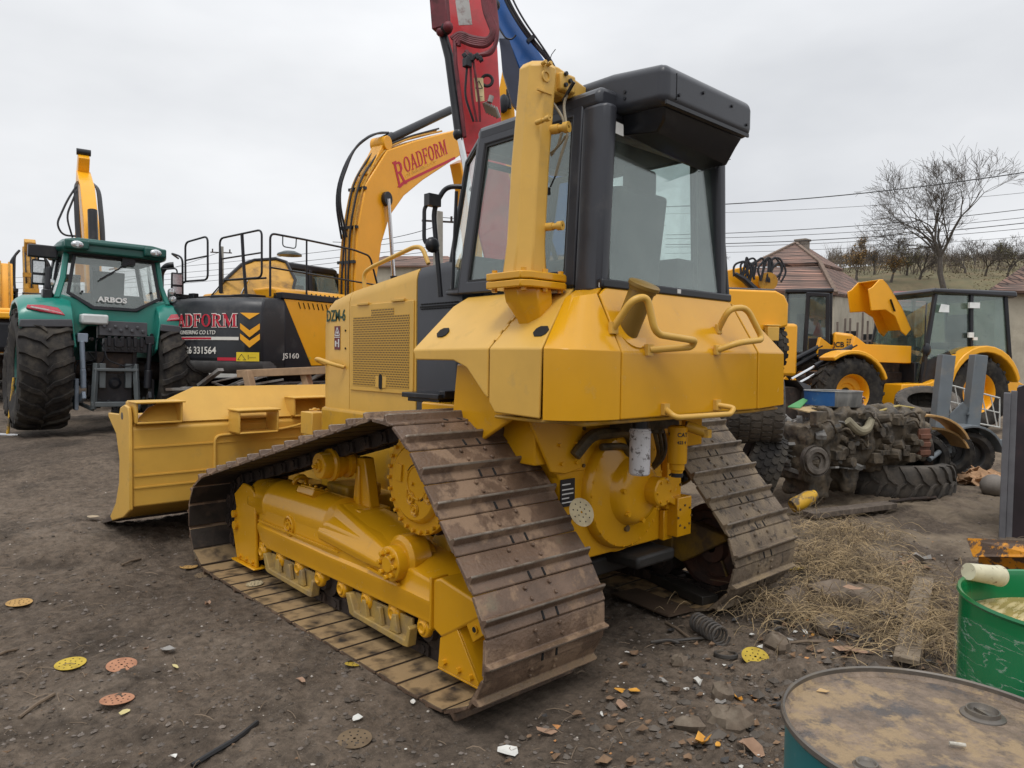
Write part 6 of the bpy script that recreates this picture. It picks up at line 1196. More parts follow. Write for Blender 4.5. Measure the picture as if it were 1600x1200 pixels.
# ================================================================ backhoe loader, bonnet up
fl_ = at(1284, 560, 15.0); rr2 = at(1470, 560, 15.6); bo = rr2; dv = Vector((fl_.x-rr2.x, fl_.y-rr2.y, 0)); wb_ = dv.length; dv.normalize(); rzB = math.atan2(dv.y, dv.x)-PI/2
gz = .40
BH = thing('backhoe_loader', 'amber backhoe loader with its bonnet tipped up and a dark glazed cab', 'loader', (bo.x, bo.y, gz), rzB); BH.scale = (1, 1, 1.03)
# local: +y forwards (image left), -x towards the viewer's left side = machine left... viewer on -x side
wheel(BH, (-.80, wb_, .70), 1.40, .46, .72, JY, 'ag', 20, -1); wheel(BH, (.80, wb_, .70), 1.40, .46, .72, JY, 'ag', 20, 1)
wheel(BH, (-.82, 0, .72), 1.46, .48, .76, JY, 'ag', 20, -1); wheel(BH, (.82, 0, .72), 1.46, .48, .76, JY, 'ag', 20, 1)
q = MB(); q.box((0, 1.2, .85), (.7, 3.6, .5)); q.cyl((-.8, wb_, .7), (.8, wb_, .7), .1); q.cyl((-.8, 0, .72), (.8, 0, .72), .14); q.box((0, 2.0, 1.25), (.6, 1.5, .6)); obj('chassis', q, DARKST, BH, bevel=.02)
q = MB(); q.prism([(.95, .34), (1.75, .34), (1.85, .45), (1.78, .88), (1.2, .90), (.95, .98)], 'x', -1.0, -.5); q.box((-1.0, 1.30, .62), (.04, .5, .05)); obj('battery_box', q, JY, BH, bevel=.03)
q = MB(); ap = [(-.05+.86*math.cos(t), .78+.86*math.sin(t)) for t in [R(15+150*i/12) for i in range(13)]]; ap2 = [(-.05+.79*math.cos(t), .72+.79*math.sin(t)) for t in [R(165-150*i/12) for i in range(13)]]; q.prism(ap+ap2, 'x', -1.12, -.60); obj('rear_fender', q, JY, BH, bevel=.02)
q = MB(); ap = [(wb_+.05+.80*math.cos(t), .72+.80*math.sin(t)) for t in [R(20+105*i/10) for i in range(11)]]; ap2 = [(wb_+.05+.74*math.cos(t), .70+.74*math.sin(t)) for t in [R(125-105*i/10) for i in range(11)]]; q.prism([(2*(wb_+.05)-a, b) for a, b in ap+ap2], 'x', -1.08, -.62); obj('front_fender', q, JY, BH, bevel=.02)
# cab
def cabp(name, q, m_=BLK, **k): return obj(name, q, m_, BH, **k)
q = MB(); q.prism([(-1.02, 2.62), (1.05, 2.66), (1.0, 2.74), (-.98, 2.74)], 'x', -.86, .86); q.box((-.0, -1.0, 2.66), (1.5, .14, .10)); cr2 = cabp('cab_roof', q, CHAR, bevel=.03)
q = MB()
for x in (-.82, .82):
    for a, b_ in (((x, -.92, 1.25), (x*.93, -.80, 2.64)), ((x, .05, 1.5), (x*.95, .05, 2.64)), ((x, 1.25, .55), (x*.93, .88, 2.64)), ((x, -.92, 1.25), (x, -.1, 1.62)), ((x, -.1, 1.62), (x, .45, 1.45)), ((x, .45, 1.45), (x, .62, .60)), ((x, .62, .60), (x, 1.25, .55))): q.beam(a, b_, .075, .075)
q.box((0, 0, 1.3), (1.5, 1.6, .06)); q.box((0, 1.0, .95), (1.4, .5, .7)); cf = cabp('cab_frame', q, bevel=.015)
BGL = glass('backhoe_glass', (.74, .82, .80), .13)
q = MB()
for x in (-.80, .80):
    q.poly([(x, -.90, 1.28), (x, -.1, 1.62), (x*.96, .02, 1.6), (x*.95, .02, 2.62), (x*.94, -.80, 2.62)], .006); q.poly([(x, .08, 1.6), (x, .45, 1.45), (x, .64, .62), (x, 1.20, .58), (x*.94, .88, 2.62), (x*.95, .08, 2.62)], .006)
q.poly([(-.78, 1.24, .9), (.78, 1.24, .9), (.75, .88, 2.62), (-.75, .88, 2.62)], .006); q.poly([(-.78, -.93, 1.3), (.78, -.93, 1.3), (.75, -.8, 2.62), (-.75, -.8, 2.62)], .006); objs('pane', q, BGL, cf, smooth=0)
q = MB(); q.box((0, -.2, 1.65), (.5, .5, .14)); q.box((0, -.42, 2.0), (.5, .14, .6)); q.box((0, .85, 1.5), (.3, .2, .7)); q.lathe([(.18, -.012), (.20, 0), (.18, .012)], (0, .7, 1.95), (0, -.6, 1), 16, close=True); obj('seat', q, INT, cf, bevel=.03)
q = MB(); q.poly([(-.845, .62, 2.42), (-.84, .80, 2.44), (-.845, .86, 2.28), (-.85, .62, 2.28)], .004); q.box((-.86, .05, 2.43), (.05, .24, .11)); q.box((-.86, .10, 1.85), (.04, .12, .10)); q.box((-.86, .0, 1.78), (.04, .10, .06)); objs('reflector', q, mat('bright_sticker', (.75, .77, .75), .2), cf)
q = MB(); q.ball((-.92, 1.18, 1.55), .10, 10, (.5, 1, 1.3)); q.tube([(-.85, 1.15, 2.45), (-.98, 1.28, 2.2), (-.92, 1.22, 1.3)], .014, 6); obj('mirror', q, BLK, cf)
q = MB(); q.prism([(1.22, .60), (.66, .64), (.50, 1.42), (.56, 1.52), (1.20, 1.30)], 'x', -.83, -.81); obj('door_panel', q, BLK, cf)
text('lettering', 'JCB', .22, mat('olive_letter', (.30, .20, .02), .5), cf, plane_fn((-.832, 1.12, .78), (0, -1, 0), (0, 0, 1), .004), .002, .006)
# bonnet tipped up, shell with a slot
q = MB(); bpy_ = [(1.45, 1.85), (1.72, 1.84), (2.45, 2.52), (2.78, 2.52), (2.92, 2.60), (3.22, 2.42), (3.05, 2.55)]
q.prism([(1.35, 1.98), (1.55, 1.80), (1.75, 1.92), (2.0, 2.30), (2.36, 2.45), (2.90, 2.42), (3.03, 2.96), (2.88, 3.02), (2.62, 3.22), (2.48, 3.22), (2.30, 3.10), (1.75, 2.55)], 'x', -.42, -.38)
q.prism([(1.35, 1.98), (1.75, 2.55), (2.30, 3.10), (2.48, 3.22), (2.62, 3.22), (2.60, 3.18), (2.49, 3.18), (2.33, 3.06), (1.78, 2.50), (1.40, 1.95)], 'x', -.42, .42)
q.prism([(1.35, 1.98), (1.55, 1.80), (1.75, 1.92), (2.0, 2.30), (2.36, 2.45), (2.90, 2.42), (3.03, 2.96), (2.88, 3.02), (2.62, 3.22), (2.48, 3.22), (2.30, 3.10), (1.75, 2.55)], 'x', .38, .42); bn = obj('bonnet', q, JY, BH, bevel=.03, seg=3)
bn.scale = (.8, .62, .78); bn.location = (0, .20, .42)
q = MB(); q.beam((-.424, 2.22, 2.72), (-.424, 2.05, 2.42), .012, .12, (1, 0, 0)); obj('bonnet_slot', q, BLK, bn)
# loader arms
for x in (-.55, .55):
    q = MB(); q.prism([(1.25, 1.28), (1.25, 1.62), (2.3, 1.64), (2.55, 1.80), (2.65, 1.42), (2.35, 1.30)], 'x', x-.05, x+.05); q.prism([(2.2, 1.40), (2.2, 1.55), (1.6, 1.30), (1.3, 1.28)], 'x', x-.04, x+.04); la = obj('loader_arm', q, JY, BH, bevel=.01)
    q = MB(); q.tube([(x, 2.5, 1.62), (x, 3.4, 1.20)], .055, 10); q.tube([(x, 2.6, 1.45), (x, 3.3, 1.10)], .055, 10); obj('ram', q, BLK, la); q = MB(); q.tube([(x, 3.3, 1.25), (x, 3.9, .95)], .03, 8); q.tube([(x, 3.2, 1.14), (x, 3.9, .80)], .028, 8); obj('ram_rod', q, CHROME, la)
    q = MB(); q.beam((x, 3.1, .50), (x, 3.6, .80), .08, .14); q.beam((x, 3.55, .45), (x, 3.9, .95), .08, .12); q.beam((x, 3.3, .95), (x, 3.7, .55), .06, .10); q.beam((x, 3.05, .35), (x, 4.5, .15), .08, .14); obj('loader_linkage', q, JY, la, bevel=.01)
q = MB(); q.prism([(3.9, .05), (4.6, .05), (4.5, .12), (4.0, .18), (3.95, .75), (4.15, .95), (3.85, .85)], 'x', -1.1, 1.1); obj('front_bucket', q, GREYP, BH)
q = MB(); q.box((0, -1.25, 1.1), (.4, .4, .9)); q.beam((.2, -1.4, 1.0), (.5, -2.6, .6), .3, .4); q.prism([(.05, .5), (.62, .5), (.55, 1.2), (.2, 1.42), (.1, 1.4)], 'x', -.84, -.82) if False else None; obj('rear_boom', q, JY, BH, bevel=.02)
# ================================================================ drums in the foreground
TEALD = mat('teal_drum_paint', (.012, .13, .14), .35, var=.12, scale=5, coat=.15, dirt=((.30, .34, .33), 16, .62, .70, .7), dirt2=((.20, .03, .025), 2.1, .56, .60, .8))
LIDM = mat('drum_lid_dirt', (.16, .115, .08), .55, var=.4, scale=22, bump=.8, bscale=55, dirt=((.29, .205, .115), 9, .48, .56, .9), dirt2=((.07, .062, .06), 6.5, .53, .59, .9))
RIMM = mat('drum_rim', (.13, .115, .10), .4, metal=.5, var=.3, dirt=((.2, .17, .13), 20, .5, .65, .7))
dx, dy, dz_ = -2.065, -2.405, 1.02; DR = .295; g0 = H(dx, dy)
DRM = thing('oil_drum', 'teal painted steel drum with a dirty brown lid, nearest to us', 'drum', (dx, dy, g0), 1.0)
hh = dz_-g0
q = MB(); q.lathe([(0, .0), (DR-.01, .0), (DR, .012), (DR-.004, .02), (DR-.006, hh*.30), (DR+.006, hh*.32), (DR+.006, hh*.335), (DR-.006, hh*.355), (DR-.006, hh*.64), (DR+.006, hh*.66), (DR+.006, hh*.675), (DR-.006, hh*.695), (DR-.006, hh-.02)], (0, 0, 0), (0, 0, 1), 96); obj('drum_shell', q, TEALD, DRM)
q = MB(); q.lathe([(0, hh-.021), (.20, hh-.020), (DR-.030, hh-.017), (DR-.014, hh-.020), (DR-.004, hh-.012)], (0, 0, 0), (0, 0, 1), 96); lid = obj('lid', q, LIDM, DRM)
q = MB(); q.lathe([(DR-.004, hh-.020), (DR-.005, hh-.003), (DR-.001, hh), (DR+.003, hh-.003), (DR+.004, hh-.012), (DR-.001, hh-.018)], (0, 0, 0), (0, 0, 1), 96, close=True); obj('rim', q, RIMM, DRM)
def lidpt(px, py, z): d = ray(px, py); p = CAM+d*((z-CAM.z)/d.z); return Matrix.Rotation(-1.0, 3, 'Z') @ (p-Vector((dx, dy, g0)))
c_ = lidpt(1536, 1104, dz_); q = MB(); q.lathe([(0, -.016), (.024, -.016), (.027, -.012), (.029, -.006), (.0315, -.006), (.033, -.014), (.042, -.0175), (.044, -.024)], c_, (0, 0, 1), 32); q.box(c_+Vector((0, 0, -.013)), (.04, .007, .006)); obj('bung', q, RIMM, lid)
c_ = lidpt(1355, 1182, dz_); q = MB(); q.lathe([(0, -.014), (.013, -.014), (.016, -.010), (.019, -.010), (.021, -.016), (.028, -.02)], c_, (0, 0, 1), 24); obj('bung', q, RIMM, lid)
def lidw(px, py): d = ray(px, py); return CAM+d*((dz_-.017-CAM.z)/d.z)
p = lidw(1287, 1082); q = MB(); q.poly([(-.016, .0, .001), (-.006, .007, .006), (.014, .003, .002), (.004, -.006, .003)], .0012); tag(obj('wood_chip', q, mat('pale_wood', (.45, .30, .14), .8, var=.2), loc=p, rotz=-.9), 'small pale wood chip lying on the dirty drum lid', 'chip')
p = lidw(1496, 1166); q = MB(); q.cyl((-.014, 0, .004), (.014, 0, .004), .0038, n=10); tag(obj('cigarette_end', q, mat('ash_white', (.45, .42, .36), .9, var=.4, scale=90), loc=p, rotz=-1.0), 'cigarette end lying on the dirty drum lid', 'litter')
# green open drum with murky liquid and plastic wrap
GD = mat('green_drum_paint', (.004, .16, .050), .22, var=.06, scale=2, coat=.25)
gx, gy, gz_ = -1.385, -2.55, 1.15; g1 = H(gx, gy); GR = .298; gh = gz_-g1
GDR = thing('oil_drum', 'glossy green open drum full of murky yellow liquid, plastic film round its foot', 'drum', (gx, gy, g1))
q = MB(); q.lathe([(0, 0), (GR, 0), (GR, gh*.33), (GR+.007, gh*.345), (GR, gh*.36), (GR, gh*.64), (GR+.007, gh*.655), (GR, gh*.67), (GR, gh-.012), (GR+.006, gh-.004), (GR+.003, gh+.003), (GR-.004, gh), (GR-.008, gh-.012), (GR-.008, .05), (0, .05)], (0, 0, 0), (0, 0, 1), 96); obj('drum_shell', q, GD, GDR)
q = MB(); q.lathe([(0, gh-.075), (GR-.008, gh-.075)], (0, 0, 0), (0, 0, 1), 64); 
LQ = mat('murky_liquid', (.40, .27, .085), .12, var=.35, scale=7, dirt=((.62, .50, .27), 9, .5, .62, .85, (1, 5, 1)), coat=.4); obj('liquid', q, LQ, GDR)
FILM = bpy.data.materials.new('plastic_film'); FILM.use_nodes = True; _n = FILM.node_tree; _b = _n.nodes['Principled BSDF']; _b.inputs['Base Color'].default_value = (.75, .78, .74, 1); _b.inputs['Roughness'].default_value = .12
_t = N(_n, 'ShaderNodeTexCoord'); _m = N(_n, 'ShaderNodeMapping'); _m.inputs['Scale'].default_value = (2, 2, 9); _m.inputs['Rotation'].default_value = (.25, .3, 0); _w = N(_n, 'ShaderNodeTexNoise'); _w.inputs['Scale'].default_value = 4.5; _w.inputs['Detail'].default_value = 5; _r = N(_n, 'ShaderNodeValToRGB'); _e = _r.color_ramp.elements
_e[0].position = .480; _e[0].color = (.02, .02, .02, 1); _e[1].position = .50; _e[1].color = (.30, .30, .30, 1); _e.new(.52).color = (.02, .02, .02, 1)
_n.links.new(_t.outputs['Object'], _m.inputs[0]); _n.links.new(_m.outputs[0], _w.inputs[0]); _n.links.new(_w.outputs[0], _r.inputs[0]); _n.links.new(_r.outputs[0], _b.inputs['Alpha'])
q = MB(); n = 60; prof = [(.002, .47), (.003, .42), (.004, .30), (.003, .22), (.010, .14), (.030, .07), (.045, .02), (.05, .0)]; ring_ = []
vs = []; fs = []
for i in range(n+1):
    a = 2*PI*i/n
    for k, (dr, z) in enumerate(prof): vs.append(((GR+.004+dr*(1+.5*math.sin(a*7+k)))*math.cos(a), (GR+.004+dr*(1+.5*math.sin(a*7+k)))*math.sin(a), z*gh/.5+.02*math.sin(a*3)))
for i in range(n):
    for k in range(len(prof)-1): a = i*len(prof)+k; b_ = a+len(prof); fs.append((a, b_, b_+1, a+1))
q.add(vs, fs); obj('plastic_film', q, FILM, GDR)
def gw(px, py, z): d = ray(px, py); return CAM+d*((z-CAM.z)/d.z)
p0, p1 = gw(1513, 893, gz_+.02), gw(1562, 900, gz_+.0)
q = MB(); ax = (p1-p0).normalized(); L_ = (p1-p0).length*1.0; q.lathe([(.021, 0), (.027, L_), (.029, L_), (.0295, L_-.006), (.0275, L_-.008), (.023, .0), (.0, 0)], (0, 0, 0), ax, 32); cup = obj('plastic_cup', q, mat('stained_cup', (.52, .48, .33), .35, var=.15, scale=20, dirt=((.14, .08, .06), 30, .60, .66, .9)), loc=p0+Vector((0, 0, .0))); tag(cup, 'dirty cream plastic cup lying across the rim of the green drum', 'cup')
# ================================================================ yard things at the right
def tyre_thing(name, label, loc, Dm, W, rimD, style, nl, rot, group=None, m_=RUBBER):
    o = obj(name, tyre_mb(Dm, W, rimD, style, nl), m_, smooth=30); o.location = loc; o.rotation_euler = rot; return tag(o, label, 'tyre', group)
DR2 = mat('dusty_rubber', (.052, .047, .042), .85, var=.3, scale=5, bump=.3, dirt=((.12, .10, .08), 4, .4, .62, .8))
p = gp(1387, 775); a = at(1390, 742, 9.0); tyre_thing('lying_tyre', 'big lugged tractor tyre lying flat beneath the dirty engine block', (a.x, a.y, a.z), 1.42, .38, .85, 'ag', 24, (0, R(90), .4), m_=DR2)
a = at(1178, 636, 7.6); tyre_thing('block_tyre', 'grey block tread tyre standing behind the right track, upper of two', (a.x, a.y, a.z), .76, .54, .42, 'block', 30, (0, 0, -YAW-.25), 'worn tyres stacked behind the dozer', DR2)
a = at(1186, 700, 7.7); tyre_thing('block_tyre', 'darker tyre under the grey block tread tyre behind the right track', (a.x, a.y, a.z-.20), .76, .34, .42, 'block', 26, (R(12), R(20), -YAW-.2), 'worn tyres stacked behind the dozer', RUBBER)
a = at(1448, 628, 12.5); tyre_thing('slick_tyre', 'pale dusty tyre lying behind the grey steel post', (a.x, a.y, a.z-.1), 1.0, .40, .6, 'road', 30, (0, R(65), .4), None, DR2)
# engine block
GRIME = mat('grimy_iron', (.068, .055, .040), .6, var=.45, scale=9, bump=.7, bscale=35, dirt=((.15, .115, .075), 7, .42, .62, .9), dirt2=((.03, .026, .022), 11, .52, .64, .9))
ea, eb = at(1232, 760, 8.2), at(1424, 740, 8.9); ec = (ea+eb)/2; ed = Vector((eb.x-ea.x, eb.y-ea.y, 0)); el = ed.length; er = math.atan2(ed.y, ed.x); ez = H(ec.x, ec.y)
EN = thing('engine_block', 'mud-caked diesel engine and gearbox lying on the ground', 'engine', (ec.x, ec.y, ez), er); EN.scale = (1, 1.2, 1.27)
def lump(q, c, d, n=1, s_=.12, rot=None):
    c = Vector(c); q.box(c, d, rot)
q = MB(); q.box((0, 0, .52), (el*.98, .46, .36)); q.box((.12, 0, .74), (el*.78, .40, .14)); q.box((-el*.42, 0, .40), (el*.14, .36, .40)); q.box((-el*.36, 0, .20), (el*.16, .34, .30)); q.box((.1, 0, .33), (el*.55, .34, .14)); q.prism([(-.30, .7), (-.44, .42), (-.36, .10), (-.2, .06), (-.1, .3), (0, .6)], 'y', -.2, .2)
for i in range(6): q.box((-el*.28+i*el*.125, -.24, .55), (.03, .05, .26)); q.box((-el*.30+i*el*.125, 0, .82), (.10, .34, .05))
blk = obj('crankcase', q, GRIME, EN); md = blk.modifiers.new('merge', 'REMESH'); md.mode = 'VOXEL'; md.voxel_size = .022; md.use_smooth_shade = True
tx = bpy.data.textures.new('mud', 'CLOUDS'); tx.noise_scale = .11; tx.noise_depth = 4; md = blk.modifiers.new('mud', 'DISPLACE'); md.texture = tx; md.strength = .11; md.mid_level = .55
q = MB(); q.lathe([(0, 0), (.04, 0), (.045, .02), (.07, .02), (.08, .05), (.11, .05), (.125, .02), (.135, .03), (.135, -.05), (.1, -.08)], (-el*.46, -.26, .40), (-.45, -1, 0), 28); obj('crank_pulley', q, mat('worn_pulley', (.16, .14, .12), .5, metal=.3, var=.3, dirt=((.05, .04, .03), 9, .45, .6, .8)), blk)
q = MB(); q.tube(fillet([(-.48, -.30, .74), (-.36, -.34, .64), (-.22, -.33, .66), (-.14, -.30, .74)], .08), .040, 10); obj('coolant_pipe', q, mat('muddy_pipe', (.24, .21, .14), .7, var=.3), blk)
rn = random.Random(3)
q = MB()
for i in range(26):
    x = rn.uniform(-el*.48, el*.44); z = rn.uniform(.35, .78); r_ = rn.uniform(.02, .06); q.cyl((x, -.22, z), (x+rn.uniform(-.03, .03), -.27-rn.uniform(0, .06), z+rn.uniform(-.02, .02)), r_, r_*.8, n=10)
for i in range(12): x = rn.uniform(-el*.45, el*.4); z = rn.uniform(.3, .8); q.box((x, -.26, z), (rn.uniform(.06, .16), .08, rn.uniform(.04, .10)))
for i in range(8): x = rn.uniform(-el*.45, el*.3); z = rn.uniform(.45, .8); q.tube(fillet([(x, -.26, z), (x+.05, -.34, z+.05), (x+.16, -.33, z-.05), (x+.24, -.26, z+rn.uniform(-.12, .1))], .05, 4), .011, 6)
obj('fittings', q, GRIME, blk, bevel=.004)
q = MB()
for k in range(3): q.box((el*.41, -.245, .42+.075*k), (.17, .05, .045))
q.box((el*.41, -.235, .51), (.19, .03, .26)); obj('sump_plate', q, mat('rusty_red_brown', (.17, .07, .04), .7, var=.3), blk, bevel=.005)
q = MB(); q.lathe([(.08, -.04), (.19, -.04), (.215, -.02), (.215, .04), (.19, .05), (.08, .05)], (el*.53, -.05, .40), (.9, -.5, 0), 28, close=True); obj('flywheel', q, DARKST, EN)
# on top of the engine: board, basin, crumpled sheet, stick
c1, c2, c3, c4 = (at(1232, 636, 8.25), at(1280, 632, 8.50), at(1330, 645, 8.40), at(1240, 641, 8.15))
q = MB(); q.poly([c1, at(1300, 634, 8.55), at(1330, 645, 8.40), at(1262, 643, 8.15)], .012, (0, 0, 1)); cbd = obj('cardboard_sheet', q, mat('cardboard', (.42, .30, .15), .8, var=.12, dirt=((.2, .14, .08), 5, .5, .7, .6))); tag(cbd, 'brown cardboard sheet lying on top of the engine block', 'cardboard')
q = MB(); q.poly([at(1231, 635, 8.20), at(1255, 622, 8.40), at(1262, 625, 8.45), at(1250, 637, 8.25)], .01, (0, 0, 1)); tag(obj('green_board', q, mat('faded_green', (.10, .33, .12), .6)), 'small faded green panel beside the blue and grey basin', 'panel')
BN = at(1301, 634, 8.55); b_ = thing('basin', 'round metal basin, half blue and half bare grey, standing on the engine', 'basin', (BN.x, BN.y, BN.z))
q = MB(); q.lathe([(0, 0), (.30, 0), (.305, .01), (.315, .17), (.325, .175), (.32, .18), (.312, .175), (.30, .02), (0, .02)], (0, 0, 0), (0, 0, 1), 40); obj('bowl', q, mat('bare_grey_tin', (.22, .22, .21), .5, metal=.3, var=.3, dirt=((.40, .38, .34), 9, .5, .64, .6, (1, 1, .2)))  , b_)
q = MB(); q.lathe([(.3085, .012), (.3175, .170), (.327, .177)], (0, 0, 0), (0, 0, 1), 20, a0=R(150)-YAW, a1=R(250)-YAW)
bo_ = obj('blue_paint_half', q, mat('basin_blue', (.02, .10, .28), .45, var=.15, dirt=((.3, .32, .33), 14, .6, .7, .6)), b_)
q = MB(); a = at(1330, 624, 8.80); 
for i in range(60): q.box(a+Vector((rn.uniform(-.16, .16), rn.uniform(-.1, .1), rn.uniform(-.06, .05))), (.06, .06, .012), Matrix.Rotation(rn.uniform(-1, 1), 3, 'X') @ Matrix.Rotation(rn.uniform(-1, 1), 3, 'Y'))
tag(obj('copper_foil', q, mat('coppery_foil', (.45, .26, .18), .4, metal=.3, var=.3, scale=30)), 'crumpled coppery foil heap behind the basin', 'foil')
q = MB(); q.tube([at(1343, 652, 8.40), at(1395, 636, 8.55), at(1404, 634, 8.60), at(1437, 639, 8.80)], .014, 6); tag(obj('cane', q, mat('cane_yellow', (.42, .32, .10), .7)), 'bent yellow cane across the top of the engine', 'cane')
# rough wooden posts and clutter round the engine
q = MB(); a = at(1240, 790, 6.6)
q = MB(); q.lathe([(0, 0), (.07, .0), (.08, .03), (.08, .22), (.06, .26), (.05, .30), (0, .30)], gp(1238, 806)+Vector((0, 0, .10)), (.62, -.35, .32), 20); tag(obj('gas_cylinder', q, mat('chipped_yellow', (.60, .34, .02), .5, var=.2, dirt=((.12, .10, .08), 6, .5, .58, .95))), 'short chipped yellow cylinder lying between track and plank', 'cylinder')
a, c = gp(1262, 812), gp(1392, 797); q = MB(); q.beam(a+Vector((0, 0, .05)), c+Vector((0, 0, .06)), .16, .06); tag(obj('wooden_beam', q, mat('grey_timber', (.14, .11, .085), .85, var=.3, scale=12, bump=.5, dirt=((.07, .055, .045), 8, .45, .6, .7, (1, 8, 1))), bevel=.006), 'weathered wooden beam on the ground in front of the lying tyre', 'beam')
a, c = gp(1390, 787), gp(1462, 780); q = MB(); q.tube([a+Vector((0, 0, .02)), (a+c)/2+Vector((0, 0, .03)), c+Vector((0, 0, .02))], .02, 8); tag(obj('iron_bar', q, DARKST), 'thin dark bar on the ground along the lying tyre', 'bar')
# grey trailer
SGREY = mat('steel_blue_grey', (.13, .15, .165), .5, var=.15, scale=3, dirt=((.22, .20, .17), 5, .5, .68, .5))
tp = gp(1509, 743); TRL = thing('trailer', 'small grey steel trailer with two upright posts and mudguards over its wheels', 'trailer', (tp.x, tp.y, tp.z), 0)
def lt(px, py, d): return at(px, py, d)-tp
wd_ = (tp-CAM).dot(fw)
wh = wheel(TRL, lt(1511, 710, wd_+.05), .64, .20, .40, mat('black_rim', (.03, .03, .03), .5, var=.3), 'road', 36, -1, rot=0); wh.rotation_euler = (0, 0, PI-.9+PI*0)
wh.rotation_euler = (0, 0, -YAW-PI/2+2.85-PI*1+PI)
q = MB(); c0 = lt(1511, 712, wd_); axx = rt.copy(); axx.z = 0; axx.normalize(); ayy = Vector((0, 0, 1)); dpt = Vector((fw.x, fw.y, 0)).normalized()
ar0 = [c0+axx*(.40*math.cos(t))+ayy*(.40*math.sin(t)) for t in [R(8+172*i/14) for i in range(15)]]; ar1 = [c0+axx*(.43*math.cos(t))+ayy*(.43*math.sin(t)) for t in [R(180-172*i/14) for i in range(15)]]
def extr(q, pts, d): n = len(pts); q.add(pts+[p+d for p in pts], [tuple(range(n)), tuple(range(2*n-1, n-1, -1))]+[(i, n+i, n+(i+1) % n, (i+1) % n) for i in range(n)])
extr(q, [p-dpt*.14 for p in ar0+ar1], dpt*.32); obj('mudguard', q, SGREY, TRL, bevel=.004)
for (xb, xt) in ((1463, 1479), (1513, 1529)):
    q = MB(); A = lt(xb, 692, wd_+.2); B = lt(xt, 555, wd_+.2); q.beam(A, B, .18, .15, dpt); obj('post', q, SGREY, TRL, bevel=.008)
q = MB(); q.poly([lt(1480, 680, wd_+.15), lt(1518, 680, wd_+.15), lt(1528, 665, wd_+.15), lt(1520, 645, wd_+.15), lt(1505, 628, wd_+.15), lt(1484, 648, wd_+.15)], .03); q.cyl(lt(1513, 647, wd_+.14), lt(1513, 647, wd_+.1), .02, n=8); obj('side_plate', q, mat('plate_grey', (.11, .125, .135), .55, var=.2), TRL, bevel=.005)
q = MB(); q.beam(lt(1440, 690, wd_+.2), lt(1560, 690, wd_+.4), .25, .08); q.beam(lt(1450, 712, wd_), lt(1545, 712, wd_+.5), .08, .08); q.beam(lt(1420, 730, wd_-.3), lt(1500, 705, wd_+.2), .10, .08); obj('chassis', q, SGREY, TRL, bevel=.006)
q = MB()
fa, fb, fc, fd = lt(1478, 600, wd_+.9), lt(1562, 622, wd_+.9), lt(1562, 668, wd_+.9), lt(1478, 652, wd_+.9)
q.tube([fa, fb], .014, 6); q.tube([fd, fc], .014, 6)
for i in range(7): t = i/6; u = min(1, t+.12); q.tube([fa.lerp(fb, t), fd.lerp(fc, u)], .010, 5)
q.tube([fa.lerp(fd, .5), fb.lerp(fc, .5)], .010, 5); obj('white_lattice', q, mat('lattice_white', (.5, .5, .47), .5), TRL)
# tan wheel arches of another wreck between engine and trailer
pw = at(1452, 690, 8.8); WR = thing('axle_frame', 'dark wheeled axle frame under a curved tan mudguard, between engine and grey trailer', 'axle', (pw.x, pw.y, H(pw.x, pw.y)))
o0 = Vector((pw.x, pw.y, H(pw.x, pw.y)))
for k, (cx, cy, rr_) in enumerate(((1452, 705, .52), (1462, 716, .44))):
    q = MB(); c0 = at(cx, cy, 8.8+.1*k)-o0; a0 = [c0+axx*(rr_*math.cos(t))+ayy*(rr_*.85*math.sin(t)) for t in [R(20+125*i/12) for i in range(13)]]; a1 = [c0+axx*((rr_-.03)*math.cos(t))+ayy*((rr_-.03)*.85*math.sin(t)) for t in [R(145-125*i/12) for i in range(13)]]; extr(q, a0+a1, dpt*.35); obj('mudguard', q, mat('tan_paint', (.46, .27, .10), .45, var=.12, dirt=((.25, .17, .1), 5, .5, .7, .5)), WR, bevel=.004)
for k, (cx, cy) in enumerate(((1440, 715), (1480, 705))):
    w2 = wheel(WR, at(cx, cy, 8.85+.5*k)-o0, .60, .20, .38, mat('black_rim', (.03, .03, .03), .5), 'road', 30, 1); w2.rotation_euler = (0, 0, -YAW+1.1)
q = MB(); q.beam(at(1445, 712, 8.9)-o0, at(1482, 702, 9.2)-o0, .08, .08); q.cyl(at(1452, 718, 8.6)-o0, at(1468, 706, 8.7)-o0, .03, n=10); obj('axle', q, SGREY, WR)
# crumpled cardboard by the trailer wheel
q = MB(); a = gp(1535, 752)
for i in range(70):
    r_ = rn.uniform(0, 1)**.5; t = rn.uniform(0, 2*PI); q.box(a+Vector((r_*.45*math.cos(t), r_*.22*math.sin(t), rn.uniform(.0, .16)*(1-r_*.6))), (rn.uniform(.08, .2), rn.uniform(.06, .14), .012), Matrix.Rotation(rn.uniform(-.8, .8), 3, 'X') @ Matrix.Rotation(rn.uniform(-.8, .8), 3, 'Y') @ Matrix.Rotation(t, 3, 'Z'))
tag(obj('crumpled_cardboard', q, mat('wet_cardboard', (.36, .21, .11), .85, var=.25, scale=12)), 'heap of crumpled brown cardboard beside the grey trailer wheel', 'cardboard')
q = MB(); q.ball(gp(1551, 772)+Vector((0, 0, .1)), .17, 14, (1.1, .8, .8)); tag(obj('grey_sack', q, mat('sack_grey', (.17, .15, .13), .8, var=.2, bump=.4)), 'grey rounded sack at the foot of the black container', 'sack')
